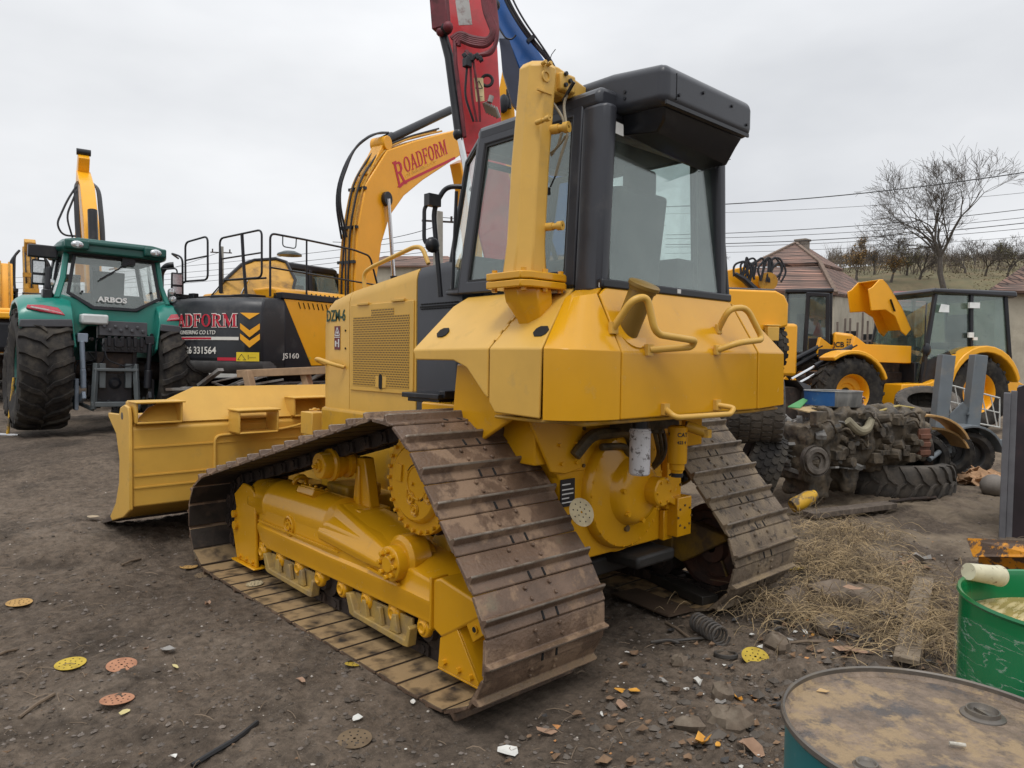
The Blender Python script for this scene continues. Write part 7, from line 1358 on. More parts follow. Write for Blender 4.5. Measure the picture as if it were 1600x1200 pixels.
# black container side at the right edge
cp = gp(1560, 842); ck = thing('skip_container', 'dark steel container cut off by the right edge, with a grey corner post', 'container', (cp.x, cp.y, cp.z))
dv2 = Vector((.20, -.98, 0)); nv = Vector((.98, .20, 0))
def bq(q, a, sx_, sy_, z0, z1):
    P0 = Vector((0, 0, 0))+dv2*a[0]+nv*a[1]; vs = []
    for z in (z0, z1):
        for u, v in ((0, 0), (1, 0), (1, 1), (0, 1)): vs.append(P0+dv2*(sx_*u)+nv*(sy_*v)+Vector((0, 0, z)))
    q.add(vs, [(3, 2, 1, 0), (4, 5, 6, 7), (0, 1, 5, 4), (1, 2, 6, 5), (2, 3, 7, 6), (3, 0, 4, 7)])
cd_ = (cp-CAM).dot(fw); ht = (842-610)*cd_/FPX
q = MB(); bq(q, (0, 0), .055, .10, 0, ht*.985); bq(q, (.055, .02), .05, .06, 0, ht); obj('corner_post', q, mat('post_grey', (.12, .12, .13), .5, var=.2), ck, bevel=.004)
q = MB(); bq(q, (.10, .03), 2.2, 1.2, 0, ht*1.02); 
o0 = Vector((0, 0, 0)); vs = [dv2*.10+nv*.035+Vector((0, 0, ht*1.02)), dv2*2.3+nv*.035+Vector((0, 0, ht*1.02)), dv2*2.3+nv*.035+Vector((0, 0, ht*1.6)), dv2*.55+nv*.035+Vector((0, 0, ht*1.17))]; q.poly(vs, .04); obj('side_wall', q, mat('dark_plum_steel', (.022, .016, .020), .4, var=.4, scale=3, dirt=((.07, .025, .025), 3, .55, .7, .6)), ck)
# orange painted plate
a, b2 = gw(1510, 842, .30), gw(1660, 846, .34); q = MB(); zz = Vector((0, 0, 1)); a = at(1512, 842, 4.7); b2 = at(1640, 848, 4.2); c3 = at(1640, 872, 4.1); d3 = at(1522, 871, 4.6); q.poly([a, b2, c3, d3], .01); q.poly([at(1530, 868, 4.65), at(1640, 870, 4.2), at(1640, 960, 4.4), at(1535, 960, 4.9)], .01)
tag(obj('painted_plate', q, mat('flaking_orange', (.66, .27, .012), .55, var=.15, scale=5, bump=.4, dirt=((.11, .075, .055), 9, .47, .52, 1.0))), 'steel plate with flaking orange paint behind the green drum', 'plate')
# plank
a, c = gp(1443, 925), gp(1415, 1052); q = MB(); q.beam(a+Vector((0, 0, .10)), c+Vector((0, 0, .07)), .13, .03); tag(obj('wooden_plank', q, mat('plank_wood', (.20, .155, .105), .8, var=.25, scale=10, bump=.4, dirt=((.10, .075, .05), 6, .45, .62, .7, (6, 1, 1)))  , bevel=.003), 'weathered board lying in the straw behind the two drums', 'plank')
# coil springs
def coil(q, a, b, r_, turns, wr, n=14):
    a, b = Vector(a), Vector(b); x, y, z = frame_from(b-a); pts = []; N_ = int(turns*n)
    for i in range(N_+1): t = 2*PI*i/n; pts.append(a.lerp(b, i/N_)+x*(r_*math.cos(t))+y*(r_*math.sin(t)))
    q.tube(pts, wr, 6)
SPR = mat('spring_steel', (.075, .068, .062), .6, metal=.3, var=.3, dirt=((.14, .11, .08), 12, .5, .65, .7))
for (pa, pb, r_, n_, lab) in (((1088, 985), (1128, 1010), .055, 8, 'dark coil spring leaning in the rubble near the yellow perforated disc'), ((1372, 983), (1402, 984), .06, 5, 'dark coil spring lying beside the weathered board')):
    a, b2 = gp(*pa), gp(*pb); q = MB(); coil(q, a+Vector((0, 0, .06)), b2+Vector((0, 0, .055)), r_, n_, .009); tag(obj('coil_spring', q, SPR), lab, 'spring', 'coil springs in the rubble')
for (px, py, r_, lab) in ((1134, 1028, .07, 'flat dark steel ring next to the yellow perforated disc'), (1268, 948, .055, 'rubber ring lying below the stone slabs in the straw')):
    q = MB(); q.lathe([(r_*.8, -.01), (r_, -.01), (r_, .012), (r_*.8, .012)], gp(px, py)+Vector((0, 0, .02)), (.1, .1, 1), 24, close=True); tag(obj('steel_ring', q, SPR, bevel=.003), lab, 'ring')
# stone slabs
STN = mat('rubble_stone', (.14, .105, .075), .9, var=.3, scale=8, bump=.6, bscale=30, dirt=((.24, .20, .15), 5, .5, .66, .6))
def rock(q, c, r_, rn_, sc=(1, 1, .6), n=9):
    c = Vector(c); ph = rn_.uniform(0, 6); vs = []; m_ = n//2+1; rot = Matrix.Rotation(ph, 3, 'Z') @ Matrix.Rotation(rn_.uniform(-.4, .4), 3, 'X')
    for i in range(m_+1):
        p_ = PI*i/m_
        for j in range(n): t = 2*PI*j/n; k = rn_.uniform(.78, 1.12); vs.append(c+rot @ Vector((math.sin(p_)*math.cos(t)*r_*sc[0]*k, math.sin(p_)*math.sin(t)*r_*sc[1]*k, math.cos(p_)*r_*sc[2]*k)))
    q.add(vs, [(i*n+j, (i+1)*n+j, (i+1)*n+(j+1) % n, i*n+(j+1) % n) for i in range(m_) for j in range(n)])
for (px, py, r_, sc, lab) in ((1340, 945, .30, (1.2, .8, .45), 'large flat brown boulder among the straw near the board'), (1238, 950, .17, (1.0, .6, .7), 'grey stone slab tilted behind the rubber ring'), (1295, 985, .12, (1.2, .8, .6), 'squarish stone below the large flat boulder'), (1140, 1135, .10, (1.1, .8, .8), 'dark lump of concrete left of the teal drum'), (1128, 1090, .08, (1, .8, .8), 'small dark stone beside the white and brown wrapper'), (1078, 1140, .07, (1.2, .8, .6), 'grey stone in the rubble left of the crumpled orange scrap'), (1062, 1040, .06, (1, .9, .8), 'small stone at the edge of the churned soil'), (1215, 1010, .10, (1.2, .8, .6), 'stone half sunk in straw beside the blue plastic wrap')):
    q = MB(); rock(q, (0, 0, .02), r_, rn, sc, 11); o = obj('stone', q, STN, smooth=28, loc=gp(px, py), bevel=.0); tag(o, lab, 'stone', 'stones by the right track')
# perforated sanding discs
DSC = {}
def disc(px, py, col, lab, tilt=(0, 0), r_=.078, dz=.012, pos=None):
    key = str(col)
    if key not in DSC:
        DSC[key] = mat('disc_'+str(len(DSC)), col, .85, var=.12, scale=14, bump=.15, dirt=((col[0]*.55, col[1]*.5, col[2]*.5), 12, .5, .66, .6))
    t = thing('sanding_disc', lab, 'disc', pos or gp(px, py, dz), rn.uniform(0, 6), 'perforated sanding discs on the ground', tilt=tilt)
    q = MB(); n = 28; q.lathe([(.007, .0), (r_, .0), (r_, .0018), (.007, .0018)], (0, 0, 0), (0, 0, 1), n, close=True)
    for v in range(len(q.v)): x, y, z = q.v[v]; q.v[v] = (x, y, z+.05*(x*x-y*y)*1.2+.0)
    obj('paper', q, DSC[key], t)
    for (rr_, k, a0) in ((.028, 6, .2), (.055, 9, .0)):
        for i in range(k):
            a = a0+2*PI*i/k; x, y = rr_*math.cos(a), rr_*math.sin(a); q = MB(); z = .06*(x*x-y*y); q.lathe([(0, z+.0026), (.0042, z+.0026), (.0042, z+.0005)], (x, y, 0), (0, 0, 1), 8); obj('hole', q, HOLE, t)
    return t
OC, YD, SAL, BRN, PAL = (.42, .25, .08), (.48, .34, .04), (.40, .19, .105), (.15, .105, .06), (.40, .33, .20)
disc(30, 944, OC, 'ochre perforated disc nearest the left edge of the yard', (.05, -.04)); disc(110, 1040, YD, 'yellow perforated disc with a pebble on it, left part of the ground', (-.06, .03)); disc(190, 1042, SAL, 'reddish perforated disc partly buried beside the grey metal scrap', (.12, .05)); disc(183, 1096, SAL, 'clean reddish perforated disc lowest at the left', (.05, .06))
disc(554, 1158, BRN, 'dull brown perforated disc at the lower middle of the yard', (-.05, .05)); disc(551, 1041, YD, 'small bright yellow disc piece against the outer edge of the track', (.1, .2), .045); disc(1180, 1034, YD, 'bright yellow disc by the dark steel ring', (.35, .15), .078, .03); disc(1245, 890, YD, 'dirty yellow disc in the straw behind the right track', (.2, .1), .075)
disc(0, 0, PAL, 'cream disc leaning against the rear of the left track', (R(-62), R(18)), .080, pos=Vector((-.69, -.235, .905)))
disc(398, 919, PAL, 'cream broken disc lying on the dusty track shoes', (.05, .05), .062, pos=gp(398, 919, .035)); disc(72/1+30, 0, PAL, '', pos=Vector((0, 0, -5))) if False else None
disc(295, 887, OC, 'dusty disc on the soil before the front of the track', (.05, 0), .07); disc(316, 901, BRN, 'torn brown disc touching the outer corner of the track', (.0, .1), .06)
# measuring rod and hammer at the left
a = gp(12, 680); r0 = thing('sledgehammer', 'steel headed hammer with a chipped yellow shaft standing before the big tyre', 'hammer', a)
q = MB(); q.tube([(.0, 0, .02), at(22, 590, (a-CAM).dot(fw))-a], .022, 10); obj('shaft', q, mat('chipped_yellow', (.6, .34, .02), .5), r0)
q = MB(); q.cyl(at(-10, 679, (a-CAM).dot(fw))-a, at(29, 681, (a-CAM).dot(fw))-a, .03, n=12); obj('head', q, mat('bright_steel', (.4, .4, .4), .35, metal=.8), r0); q = MB(); q.tube([at(20, 590, (a-CAM).dot(fw))-a, at(60, 592, (a-CAM).dot(fw)+.2)-a], .008, 6); obj('crossbar', q, SPR, r0)
# litter: papers, scraps, strips
PAPER = mat('litter_white', (.62, .61, .57), .8, var=.12, scale=20); SCR = mat('litter_card', (.32, .20, .13), .85, var=.2, scale=14); ORS = mat('litter_orange', (.62, .30, .04), .7, var=.25, scale=18); GRS = mat('litter_grey', (.27, .255, .235), .7, var=.2)
def scrap(px, py, m_, s_, lab, cat='scrap', name='paper_scrap', curl=.3, dz=.012, asp=.6, n=7):
    q = MB(); rr_ = [rn.uniform(.7, 1.1) for _ in range(n)]; rim_ = [(s_*rr_[i]*math.cos(2*PI*i/n), s_*asp*rr_[i]*math.sin(2*PI*i/n)) for i in range(n)]; vs = [(0, 0, .0)]+[(x, y, curl*s_*rn.uniform(0, .9)) for x, y in rim_]+[(0, 0, -.0015)]+[(x, y, 0) for x, y in rim_]
    for i in range(n): vs[n+2+i] = (vs[1+i][0], vs[1+i][1], vs[1+i][2]-.0015)
    q.add(vs, [(0, 1+i, 1+(i+1) % n) for i in range(n)]+[(n+1, n+2+(i+1) % n, n+2+i) for i in range(n)]+[(1+i, n+2+i, n+2+(i+1) % n, 1+(i+1) % n) for i in range(n)])
    o = obj(name, q, m_, loc=gp(px, py, dz), rotz=rn.uniform(0, 6), smooth=25); return tag(o, lab, cat)
scrap(795, 1180, PAPER, .060, 'largest white printed paper scrap at the bottom centre', 'paper', asp=.7); scrap(425, 1076+55, PAPER, .0, '') if False else None
scrap(558, 1127, PAPER, .032, 'white folded paper above the dull brown disc', 'paper', curl=.6); scrap(645, 1100, PAPER, .025, 'cream paper piece below the corner of the track', 'paper'); scrap(1090, 1072, PAPER, .050, 'crumpled white and brown wrapper left of the teal drum', 'wrapper', curl=.9)
scrap(1125, 1100, GRS, .055, 'grey paper scrap below the crumpled wrapper', 'paper'); scrap(1038, 1068, GRS, .045, 'pale triangular chip left of the crumpled wrapper', 'chip', asp=.4); scrap(1155, 1098, ORS, .035, 'small orange and white crumpled paper near the drum', 'paper', curl=.8)
scrap(1097, 1167, ORS, .062, 'crumpled orange scrap at the bottom right', 'scrap', curl=.8); scrap(1122, 1168, ORS, .022, 'tiny orange crumb beside the crumpled orange scrap', 'scrap'); scrap(968, 1083, ORS, .035, 'orange peel like scrap behind the track, left one', 'scrap'); scrap(992, 1083, ORS, .035, 'orange peel like scrap behind the track, right one', 'scrap')
scrap(972, 1108, SCR, .045, 'brown card piece with white corner below the orange peel', 'card', curl=.7); scrap(1175, 1178, SCR, .065, 'curled brown card left of the teal drum base', 'card', curl=.8); scrap(853, 1148, SCR, .060, 'pointed brown card scrap with a stone on it', 'card', asp=.35); scrap(1330, 1022, SCR, .11, 'long reddish card scrap behind the teal drum', 'card', asp=.4)
scrap(1195, 925, SCR, .09, 'reddish leaf of card against the right track', 'card', curl=.6); scrap(1190, 965, SCR, .06, 'narrow reddish card in the straw', 'card', asp=.35); scrap(1330, 955, SCR, .075, 'red brown card on the large flat boulder', 'card', dz=.16, asp=.5); scrap(1270, 995, ORS, .03, 'orange and white strip in the straw', 'wrapper', asp=.3)
scrap(1258, 990, PAPER, .035, 'white wrapper end lying in the straw', 'wrapper', asp=.4); scrap(1352, 965, PAPER, .03, 'white paper corner below the large flat boulder', 'paper'); scrap(1310, 990, mat('blue_wrap', (.20, .27, .42), .25, var=.5, scale=25), .08, 'crumpled blue and clear plastic wrap in the rubble', 'wrapper', curl=.9, n=11); scrap(1232, 1002, GRS, .03, 'grey paper lump beside the blue wrap', 'paper')
scrap(1440, 880, GRS, .09, 'crumpled brown and grey glove on the pale soil', 'glove', name='work_glove', curl=.9); scrap(1415, 885, SCR, .08, 'brown rag beside the grey glove', 'rag', curl=.9); scrap(262, 1020, GRS, .055, 'bent grey metal scrap beside the reddish disc', 'scrap', curl=.5); scrap(228, 1018, SCR, .03, 'brown crumpled scrap left of the bent grey metal', 'scrap', curl=.9)
scrap(274, 1045, mat('pale_yellow_paper', (.55, .47, .22), .8), .035, 'pale yellow torn paper right of the reddish disc', 'paper', asp=.4); scrap(195, 1117, mat('pale_yellow_paper', (.55, .47, .22), .8), .035, 'pale yellow torn paper below the clean reddish disc', 'paper'); scrap(470, 1066, OC and SCR, .04, 'brown torn disc sector left of the track', 'scrap', asp=.4); scrap(742, 1112, ORS, .02, 'rusty orange flake just behind the track corner', 'flake')
scrap(980, 1022, PAPER, .018, 'white crumb on the soil behind the track', 'paper'); scrap(1243, 990, PAPER, .025, 'white scrap beside the orange and white strip', 'paper'); scrap(940, 1120, PAPER, .03, 'splayed white fibres left of the brown card piece', 'paper', asp=.25); scrap(272, 1145+40, PAPER, .02, 'tiny white flake near the black strip', 'paper')
scrap(145, 812, mat('pale_block', (.38, .30, .20), .8), .06, 'pale wood block on the soil at the tip of the blade', 'block', dz=.03, asp=.8, curl=.1); scrap(325, 947, SCR, .035, 'pinkish stone on the bare soil before the track', 'stone', name='pebble', curl=.9)
q = MB(); pl_ = [gp(300, 1200), gp(335, 1178), gp(370, 1158), gp(402, 1132)]; q.tube(fillet([p+Vector((0, 0, .01)) for p in pl_], .05), .012, 6); tag(obj('rubber_strip', q, SEAL), 'black rubber strip curving from the bottom edge of the photo', 'strip')
for (pa, pb, lab) in (((25, 1018), (-10, 1030), 'short grey stick at the left edge'), ((1040, 975), (1078, 1000), 'flat brown slat left of the coil spring'), ((190, 885), (220, 875), 'thin stick on the soil behind the blade'), ((30, 1125), (85, 1088), 'thin dark stick left of the clean reddish disc'), ((1225, 1008), (1290, 1006), 'dark pipe length half under the straw')):
    a, b2 = gp(*pa), gp(*pb); q = MB(); q.tube([a+Vector((0, 0, .012)), (a+b2)/2+Vector((0, 0, .02)), b2+Vector((0, 0, .012))], .009, 6); tag(obj('stick', q, mat('dry_stick', (.15, .11, .075), .85, var=.3)), lab, 'stick')
# rails, plates under the right track
a = gp(1010, 905); q = MB(); q.beam(gp(1005, 900)+Vector((0, 0, .05)), gp(1110, 950)+Vector((0, 0, .05)), .14, .07); tag(obj('steel_channel', q, mat('oily_steel', (.035, .032, .028), .5, var=.4), bevel=.005), 'dark steel channel on the soil between the two tracks', 'channel')
q = MB(); q.beam(gp(975, 930)+Vector((0, 0, .03)), gp(1065, 965)+Vector((0, 0, .03)), .25, .012); tag(obj('perforated_plate', q, mat('rusty_plate', (.085, .055, .035), .7, var=.3)), 'rusty flat plate beside the dark steel channel', 'plate')
# wooden frame and scrap metal beyond the blade
WOOD = mat('raw_timber', (.33, .22, .13), .8, var=.2, scale=10, dirt=((.2, .14, .09), 6, .45, .65, .6))
pf = at(455, 590, 8.6); FR = thing('pallet', 'rough wooden pallet frame standing behind the blade', 'pallet', (pf.x, pf.y, H(pf.x, pf.y))); o0 = Vector((pf.x, pf.y, H(pf.x, pf.y)))
q = MB(); q.beam(at(373, 584, 8.7)-o0, at(515, 578, 8.5)-o0, .10, .09); obj('rail', q, WOOD, FR, bevel=.006)
for (xa, xb) in ((386, 400), (476, 490)): q = MB(); q.beam(at(xa, 580, 8.6)-o0, at(xb, 640, 8.55)-o0, .09, .09); obj('slat', q, WOOD, FR, bevel=.006)
q = MB(); q.beam(at(373, 650, 8.6)-o0, at(515, 650, 8.4)-o0, .1, .09); obj('rail', q, WOOD, FR, bevel=.006)
q = MB(); c0 = at(410, 615, 9.6); 
for i in range(60):
    a = c0+rt*rn.uniform(-1.3, 1.2)+Vector((0, 0, rn.uniform(-.45, .15))); ang = rn.uniform(-.6, .8); b2 = a+rt*(.5*math.cos(ang))+Vector((0, 0, .3*math.sin(ang)))+fw*rn.uniform(-.3, .3); q.beam(a, b2, rn.uniform(.02, .10), rn.uniform(.01, .04))
tag(obj('scrap_heap', q, mat('scrap_metal', (.20, .19, .175), .5, var=.6, scale=3, metal=.3, dirt=((.10, .07, .05), 4, .5, .6, .8))), 'tangle of metal strips and boards heaped behind the blade', 'scrap', kind='stuff')
# heap of scrap between the small excavator and the engine
q = MB(); c0 = at(1262, 610, 8.4)
for i in range(160):
    a = c0+rt*rn.uniform(-.4, .5)+Vector((0, 0, rn.uniform(-.9, -.3)))+fw*rn.uniform(-.3, .8); ang = rn.uniform(0, 6.3); b2 = a+Vector((math.cos(ang), math.sin(ang), rn.uniform(-.5, .5)))*rn.uniform(.1, .35); q.beam(a, b2, rn.uniform(.02, .12), rn.uniform(.01, .05))
tag(obj('scrap_heap', q, mat('scrap_grey', (.16, .155, .145), .6, var=.6, scale=4, dirt=((.07, .055, .045), 4, .5, .6, .8))), 'tangled grey scrap between the dozer and the engine block', 'scrap', kind='stuff')
# ---------------------------------------------------------------- loose stuff: grit, twigs, straw
def gz_at(x, y): return float(hgt(np.array([x]), np.array([y]))[0]+relief(np.array([x]), np.array([y]))[0])
def scatter(n, reg, f_):
    q = MB(); xs = np.array([reg(rn) for _ in range(n)]); zs = hgt(xs[:, 0], xs[:, 1])+relief(xs[:, 0], xs[:, 1])
    for (x, y), z in zip(xs, zs):
        if -1.52 < x < -.64 and -.40 < y < 3.5: continue
        if .64 < x < 1.52 and -.30 < y < 3.5: continue
        f_(q, x, y, z)
    return q
def reg_view(d0, d1, x0=-80, x1=1680):
    def g(r_):
        d = d0*(d1/d0)**r_.random(); px = r_.uniform(x0, x1); v = fw+rt*((px-800)/FPX); return (CAM.x+v.x*d, CAM.y+v.y*d)
    return g
def peb_(s0, s1):
    def f_(q, x, y, z):
        r_ = s0*(s1/s0)**(rn.random()**2.2); ph = rn.uniform(0, 6); c, s_ = math.cos(ph), math.sin(ph); a, b_, h_ = r_*rn.uniform(.7, 1.2), r_*rn.uniform(.6, 1.), r_*rn.uniform(.35, .7); z += h_*.3
        P_ = [(a, 0, 0), (.3*a, b_, 0), (-.8*a, .6*b_, 0), (-a, -.4*b_, 0), (.2*a, -b_, 0), (.2*a, .1*b_, h_), (-.3*a, 0, h_*.9), (0, 0, -h_)]
        q.add([(x+u*c-v*s_, y+u*s_+v*c, z+w_) for u, v, w_ in P_], [(0, 1, 5), (1, 2, 6, 5), (2, 3, 6), (3, 4, 5, 6), (4, 0, 5), (1, 0, 7), (2, 1, 7), (3, 2, 7), (4, 3, 7), (0, 4, 7)])
    return f_
q = scatter(9000, reg_view(1.6, 9), peb_(.003, .020)); tag(obj('grit', q, mat('grit_mixed', (.155, .13, .11), .9, var=.45, scale=3.5), smooth=0), 'grit and small stones strewn over the dark earth', kind='stuff')
q = scatter(420, reg_view(1.8, 9), peb_(.004, .012)); tag(obj('pale_grit', q, mat('grit_pale', (.42, .38, .33), .9, var=.3, scale=3), smooth=0), 'pale chips scattered on the dark earth', kind='stuff')
def heap_reg(r_): return (r_.gauss(-.4, .75), r_.gauss(-1.35, .40))
q = scatter(1500, heap_reg, peb_(.006, .045)); tag(obj('rubble', q, mat('rubble_dark', (.105, .088, .072), .9, var=.4, scale=3), smooth=0), 'dark rubble between the track and the teal drum', kind='stuff')
def twig(l0, l1, w_):
    def f_(q, x, y, z):
        L_ = rn.uniform(l0, l1); a = rn.uniform(0, 2*PI); lift = rn.uniform(0, .02)+.003; bend = rn.uniform(-.35, .35); pts = []
        for k in range(4): t = k/3; pts.append(Vector((x+L_*t*math.cos(a+bend*t), y+L_*t*math.sin(a+bend*t), z+lift*math.sin(PI*t)+.004)))
        vs = []
        for k, p in enumerate(pts): nx_, ny_ = -math.sin(a+bend*k/3)*w_/2, math.cos(a+bend*k/3)*w_/2; vs += [(p.x+nx_, p.y+ny_, p.z), (p.x-nx_, p.y-ny_, p.z), (p.x, p.y, p.z+w_*.7)]
        fs = []
        for k in range(3): a_ = k*3; b_ = a_+3; fs += [(a_, b_, b_+2, a_+2), (a_+2, b_+2, b_+1, a_+1)]
        q.add(vs, fs)
    return f_
q = scatter(700, reg_view(1.8, 8), twig(.03, .14, .004)); tag(obj('twigs', q, mat('twig_brown', (.17, .125, .085), .9, var=.5, scale=3), smooth=0), 'twigs and bark shreds strewn over the yard', kind='stuff')
sp = [gp(1290, 880), gp(1250, 960), gp(1400, 930), gp(1450, 990), gp(1320, 840), gp(1160, 935), gp(1480, 1010)]
def straw_reg(r_): c = r_.choices(sp, (5, 3, 4, 4, 3, 1.3, 3))[0]; return (r_.gauss(c.x, .27), r_.gauss(c.y, .22))
def straw(q, x, y, z):
    L_ = rn.uniform(.06, .32); a = rn.uniform(0, 2*PI); bend = rn.gauss(0, .3); lift = rn.uniform(.0, .09); z0 = z+abs(rn.gauss(0, .05)); w_ = rn.uniform(.0025, .005); vs = []
    for k in range(5):
        t = k/4; b_ = a+bend*t; px_, py_, pz_ = x+L_*t*math.cos(b_), y+L_*t*math.sin(b_), z0+lift*math.sin(PI*t)+.006; nx_, ny_ = -math.sin(b_)*w_/2, math.cos(b_)*w_/2; vs += [(px_+nx_, py_+ny_, pz_), (px_-nx_, py_-ny_, pz_), (px_, py_, pz_+w_*.6)]
    fs = []
    for k in range(4): a_ = k*3; b2_ = a_+3; fs += [(a_, b2_, b2_+2, a_+2), (a_+2, b2_+2, b2_+1, a_+1)]
    q.add(vs, fs)
q = scatter(2700, straw_reg, straw); tag(obj('straw', q, mat('dry_straw', (.31, .225, .12), .8, var=.7, scale=5), smooth=0), 'matted dry straw and weeds between the right track and the drums', kind='stuff')
q = scatter(1700, straw_reg, straw); tag(obj('dark_stalks', q, mat('dark_stalk', (.12, .085, .05), .8, var=.4, scale=2.5), smooth=0), 'darker stalks tangled in the straw', kind='stuff')

def flake(s0, s1, cur_=.5):
    def f_(q, x, y, z):
        n = rn.choice((4, 5, 6)); s_ = s0*(s1/s0)**(rn.random()**1.6); a0 = rn.uniform(0, 6); tz = rn.uniform(-.5, .5); tx_ = rn.uniform(-.5, .5); P_ = []
        for i in range(n): a = a0+2*PI*i/n; r_ = s_*rn.uniform(.5, 1.1); u, v = r_*math.cos(a), r_*.7*math.sin(a); P_.append((x+u, y+v, z+.010+abs(u*tz+v*tx_)+rn.uniform(0, .2)*s_))
        c = (x, y, z+.008); q.add([c]+P_, [(0, 1+i, 1+(i+1) % n) for i in range(n)])
    return f_
def mess_reg(r_): c = r_.choices([(-.35, -1.3, .8, .5), (.9, -1.25, .7, .45), (2.2, -.8, .9, .5)], (5, 4, 2))[0]; return (r_.gauss(c[0], c[2]), r_.gauss(c[1], c[3]))
for n_, s0, s1, m_, nm, lb_ in ((850, .008, .05, mat('leaf_brown', (.17, .105, .06), .85, var=.6, scale=6), 'leaf_litter', 'brown leaf and card litter around the rubble and straw'), (90, .008, .035, mat('leaf_rust', (.42, .20, .07), .8, var=.5, scale=6), 'rusty_flakes', 'rust coloured flakes among the litter'), (200, .006, .03, mat('plastic_bits', (.55, .54, .50), .6, var=.3, scale=9), 'pale_scraps', 'pale plastic and paper crumbs among the litter'), (130, .01, .05, mat('dark_bits', (.035, .032, .03), .6, var=.4, scale=9), 'dark_scraps', 'dark rubber and metal crumbs among the litter')):
    q = scatter(n_, mess_reg, flake(s0, s1)); tag(obj(nm, q, m_, smooth=0), lb_, kind='stuff')
q = scatter(260, reg_view(1.7, 8, -60, 1300), flake(.006, .026)); tag(obj('yard_flakes', q, mat('leaf_brown', (.17, .105, .06)), smooth=0), 'small brown flakes spread over the open earth', kind='stuff')
q = scatter(5000, reg_view(1.5, 7), peb_(.006, .024)); tag(obj('clods', q, mat('clod_dark', (.085, .068, .053), .95, var=.4, scale=3), smooth=0), 'dark clods of earth lying over the yard', kind='stuff')
q = MB(); rock(q, (0, 0, 0), .1, rn)
for (px, py, lab, a0, L_) in ((1215, 985, 'bent dark hose length left of the rubber ring', .4, .3), (1330, 1000, 'black rubber hose curl near the plastic wrap', 1.2, .35), (1060, 1010, 'dark root like cable left of the coil spring', -.4, .3), (1470, 960, 'grey cable looping beside the weathered board', .9, .3)):
    c = gp(px, py, .02); q = MB(); pts = [c+Vector((L_*(k/6-.5)*math.cos(a0)+.05*math.sin(k*1.3), L_*(k/6-.5)*math.sin(a0)+.05*math.cos(k*1.7), .015*(k % 2)+.01)) for k in range(7)]; q.tube(fillet(pts, .05, 4), .010, 7); tag(obj('hose_piece', q, SPR), lab, 'hose')
# ================================================================ houses, hill, trees, poles and wires
TILE = bpy.data.materials.new('roof_tiles'); TILE.use_nodes = True
def _tile():
    nt = TILE.node_tree; b = nt.nodes['Principled BSDF']; l = nt.links.new; b.inputs['Roughness'].default_value = .85; t = N(nt, 'ShaderNodeTexCoord')
    br = N(nt, 'ShaderNodeTexBrick'); br.inputs['Color1'].default_value = (.30, .18, .14, 1); br.inputs['Color2'].default_value = (.15, .10, .08, 1); br.inputs['Mortar'].default_value = (.05, .03, .026, 1); br.inputs['Scale'].default_value = 1.0; br.inputs['Brick Width'].default_value = .30; br.inputs['Row Height'].default_value = .45; br.inputs['Mortar Size'].default_value = .045
    s_ = N(nt, 'ShaderNodeSeparateXYZ'); l(t.outputs['Object'], s_.inputs[0]); ad = N(nt, 'ShaderNodeMath', operation='ADD'); l(s_.outputs[0], ad.inputs[0]); l(s_.outputs[1], ad.inputs[1]); cb_ = N(nt, 'ShaderNodeCombineXYZ'); l(ad.outputs[0], cb_.inputs[0]); mz = N(nt, 'ShaderNodeMath', operation='MULTIPLY'); mz.inputs[1].default_value = 1.9; l(s_.outputs[2], mz.inputs[0]); l(mz.outputs[0], cb_.inputs[1]); l(cb_.outputs[0], br.inputs['Vector'])
    nz = N(nt, 'ShaderNodeTexNoise'); nz.inputs['Scale'].default_value = .8; nz.inputs['Detail'].default_value = 8; l(t.outputs['Object'], nz.inputs['Vector']); mx_ = N(nt, 'ShaderNodeMix', data_type='RGBA', blend_type='MULTIPLY'); mx_.inputs[0].default_value = .8; rp = N(nt, 'ShaderNodeValToRGB'); rp.color_ramp.elements[0].color = (.55, .6, .6, 1); rp.color_ramp.elements[1].color = (1.3, 1.15, 1.05, 1); rp.color_ramp.elements[0].position = .35; rp.color_ramp.elements[1].position = .65; l(nz.outputs[0], rp.inputs[0]); l(br.outputs[0], mx_.inputs[6]); l(rp.outputs[0], mx_.inputs[7]); l(mx_.outputs[2], b.inputs['Base Color'])
_tile()
PLAS = mat('beige_plaster', (.42, .38, .30), .9, var=.12, scale=1.5, dirt=((.25, .22, .17), 1.2, .5, .7, .6))
hp = at(1262, 560, 34); HS = thing('house', 'old house with a two-tier hipped roof of weathered red tiles and a stub chimney', 'house', (hp.x, hp.y, 0), 0)
def hl(px, py, d): p = at(px, py, d); return Vector((p.x-hp.x, p.y-hp.y, p.z))
apex1, apex2 = hl(1243, 380, 34.5), hl(1252, 380, 36.5)
eL, eM, eR, eB = hl(1175, 413, 31.5), hl(1281, 410, 31), hl(1318, 421, 38), hl(1215, 413, 40)
q = MB(); q.add([apex1, apex2, eL, eM, eR, eB], [(0, 2, 3), (0, 3, 4, 1), (1, 4, 5), (0, 1, 5, 2)]); up_r = obj('upper_roof', q, TILE, HS, smooth=0); up_r.modifiers.new('s', 'SOLIDIFY').thickness = .12
lL, lM, lR = hl(1120, 448, 28.5), hl(1306, 458, 28), hl(1385, 468, 39)
q = MB(); q.add([eL+Vector((0, 0, -.15)), eM+Vector((0, 0, -.15)), eR+Vector((0, 0, -.15)), lL, lM, lR, eB+Vector((0, 0, -.15)), hl(1200, 448, 42)], [(3, 4, 1, 0), (4, 5, 2, 1), (5, 7, 6, 2)]); lr = obj('lower_roof', q, TILE, HS, smooth=0); lr.modifiers.new('s', 'SOLIDIFY').thickness = .12
def inner(p, q_, k): return Vector((p.x*(1-k)+q_.x*k, p.y*(1-k)+q_.y*k, 0))
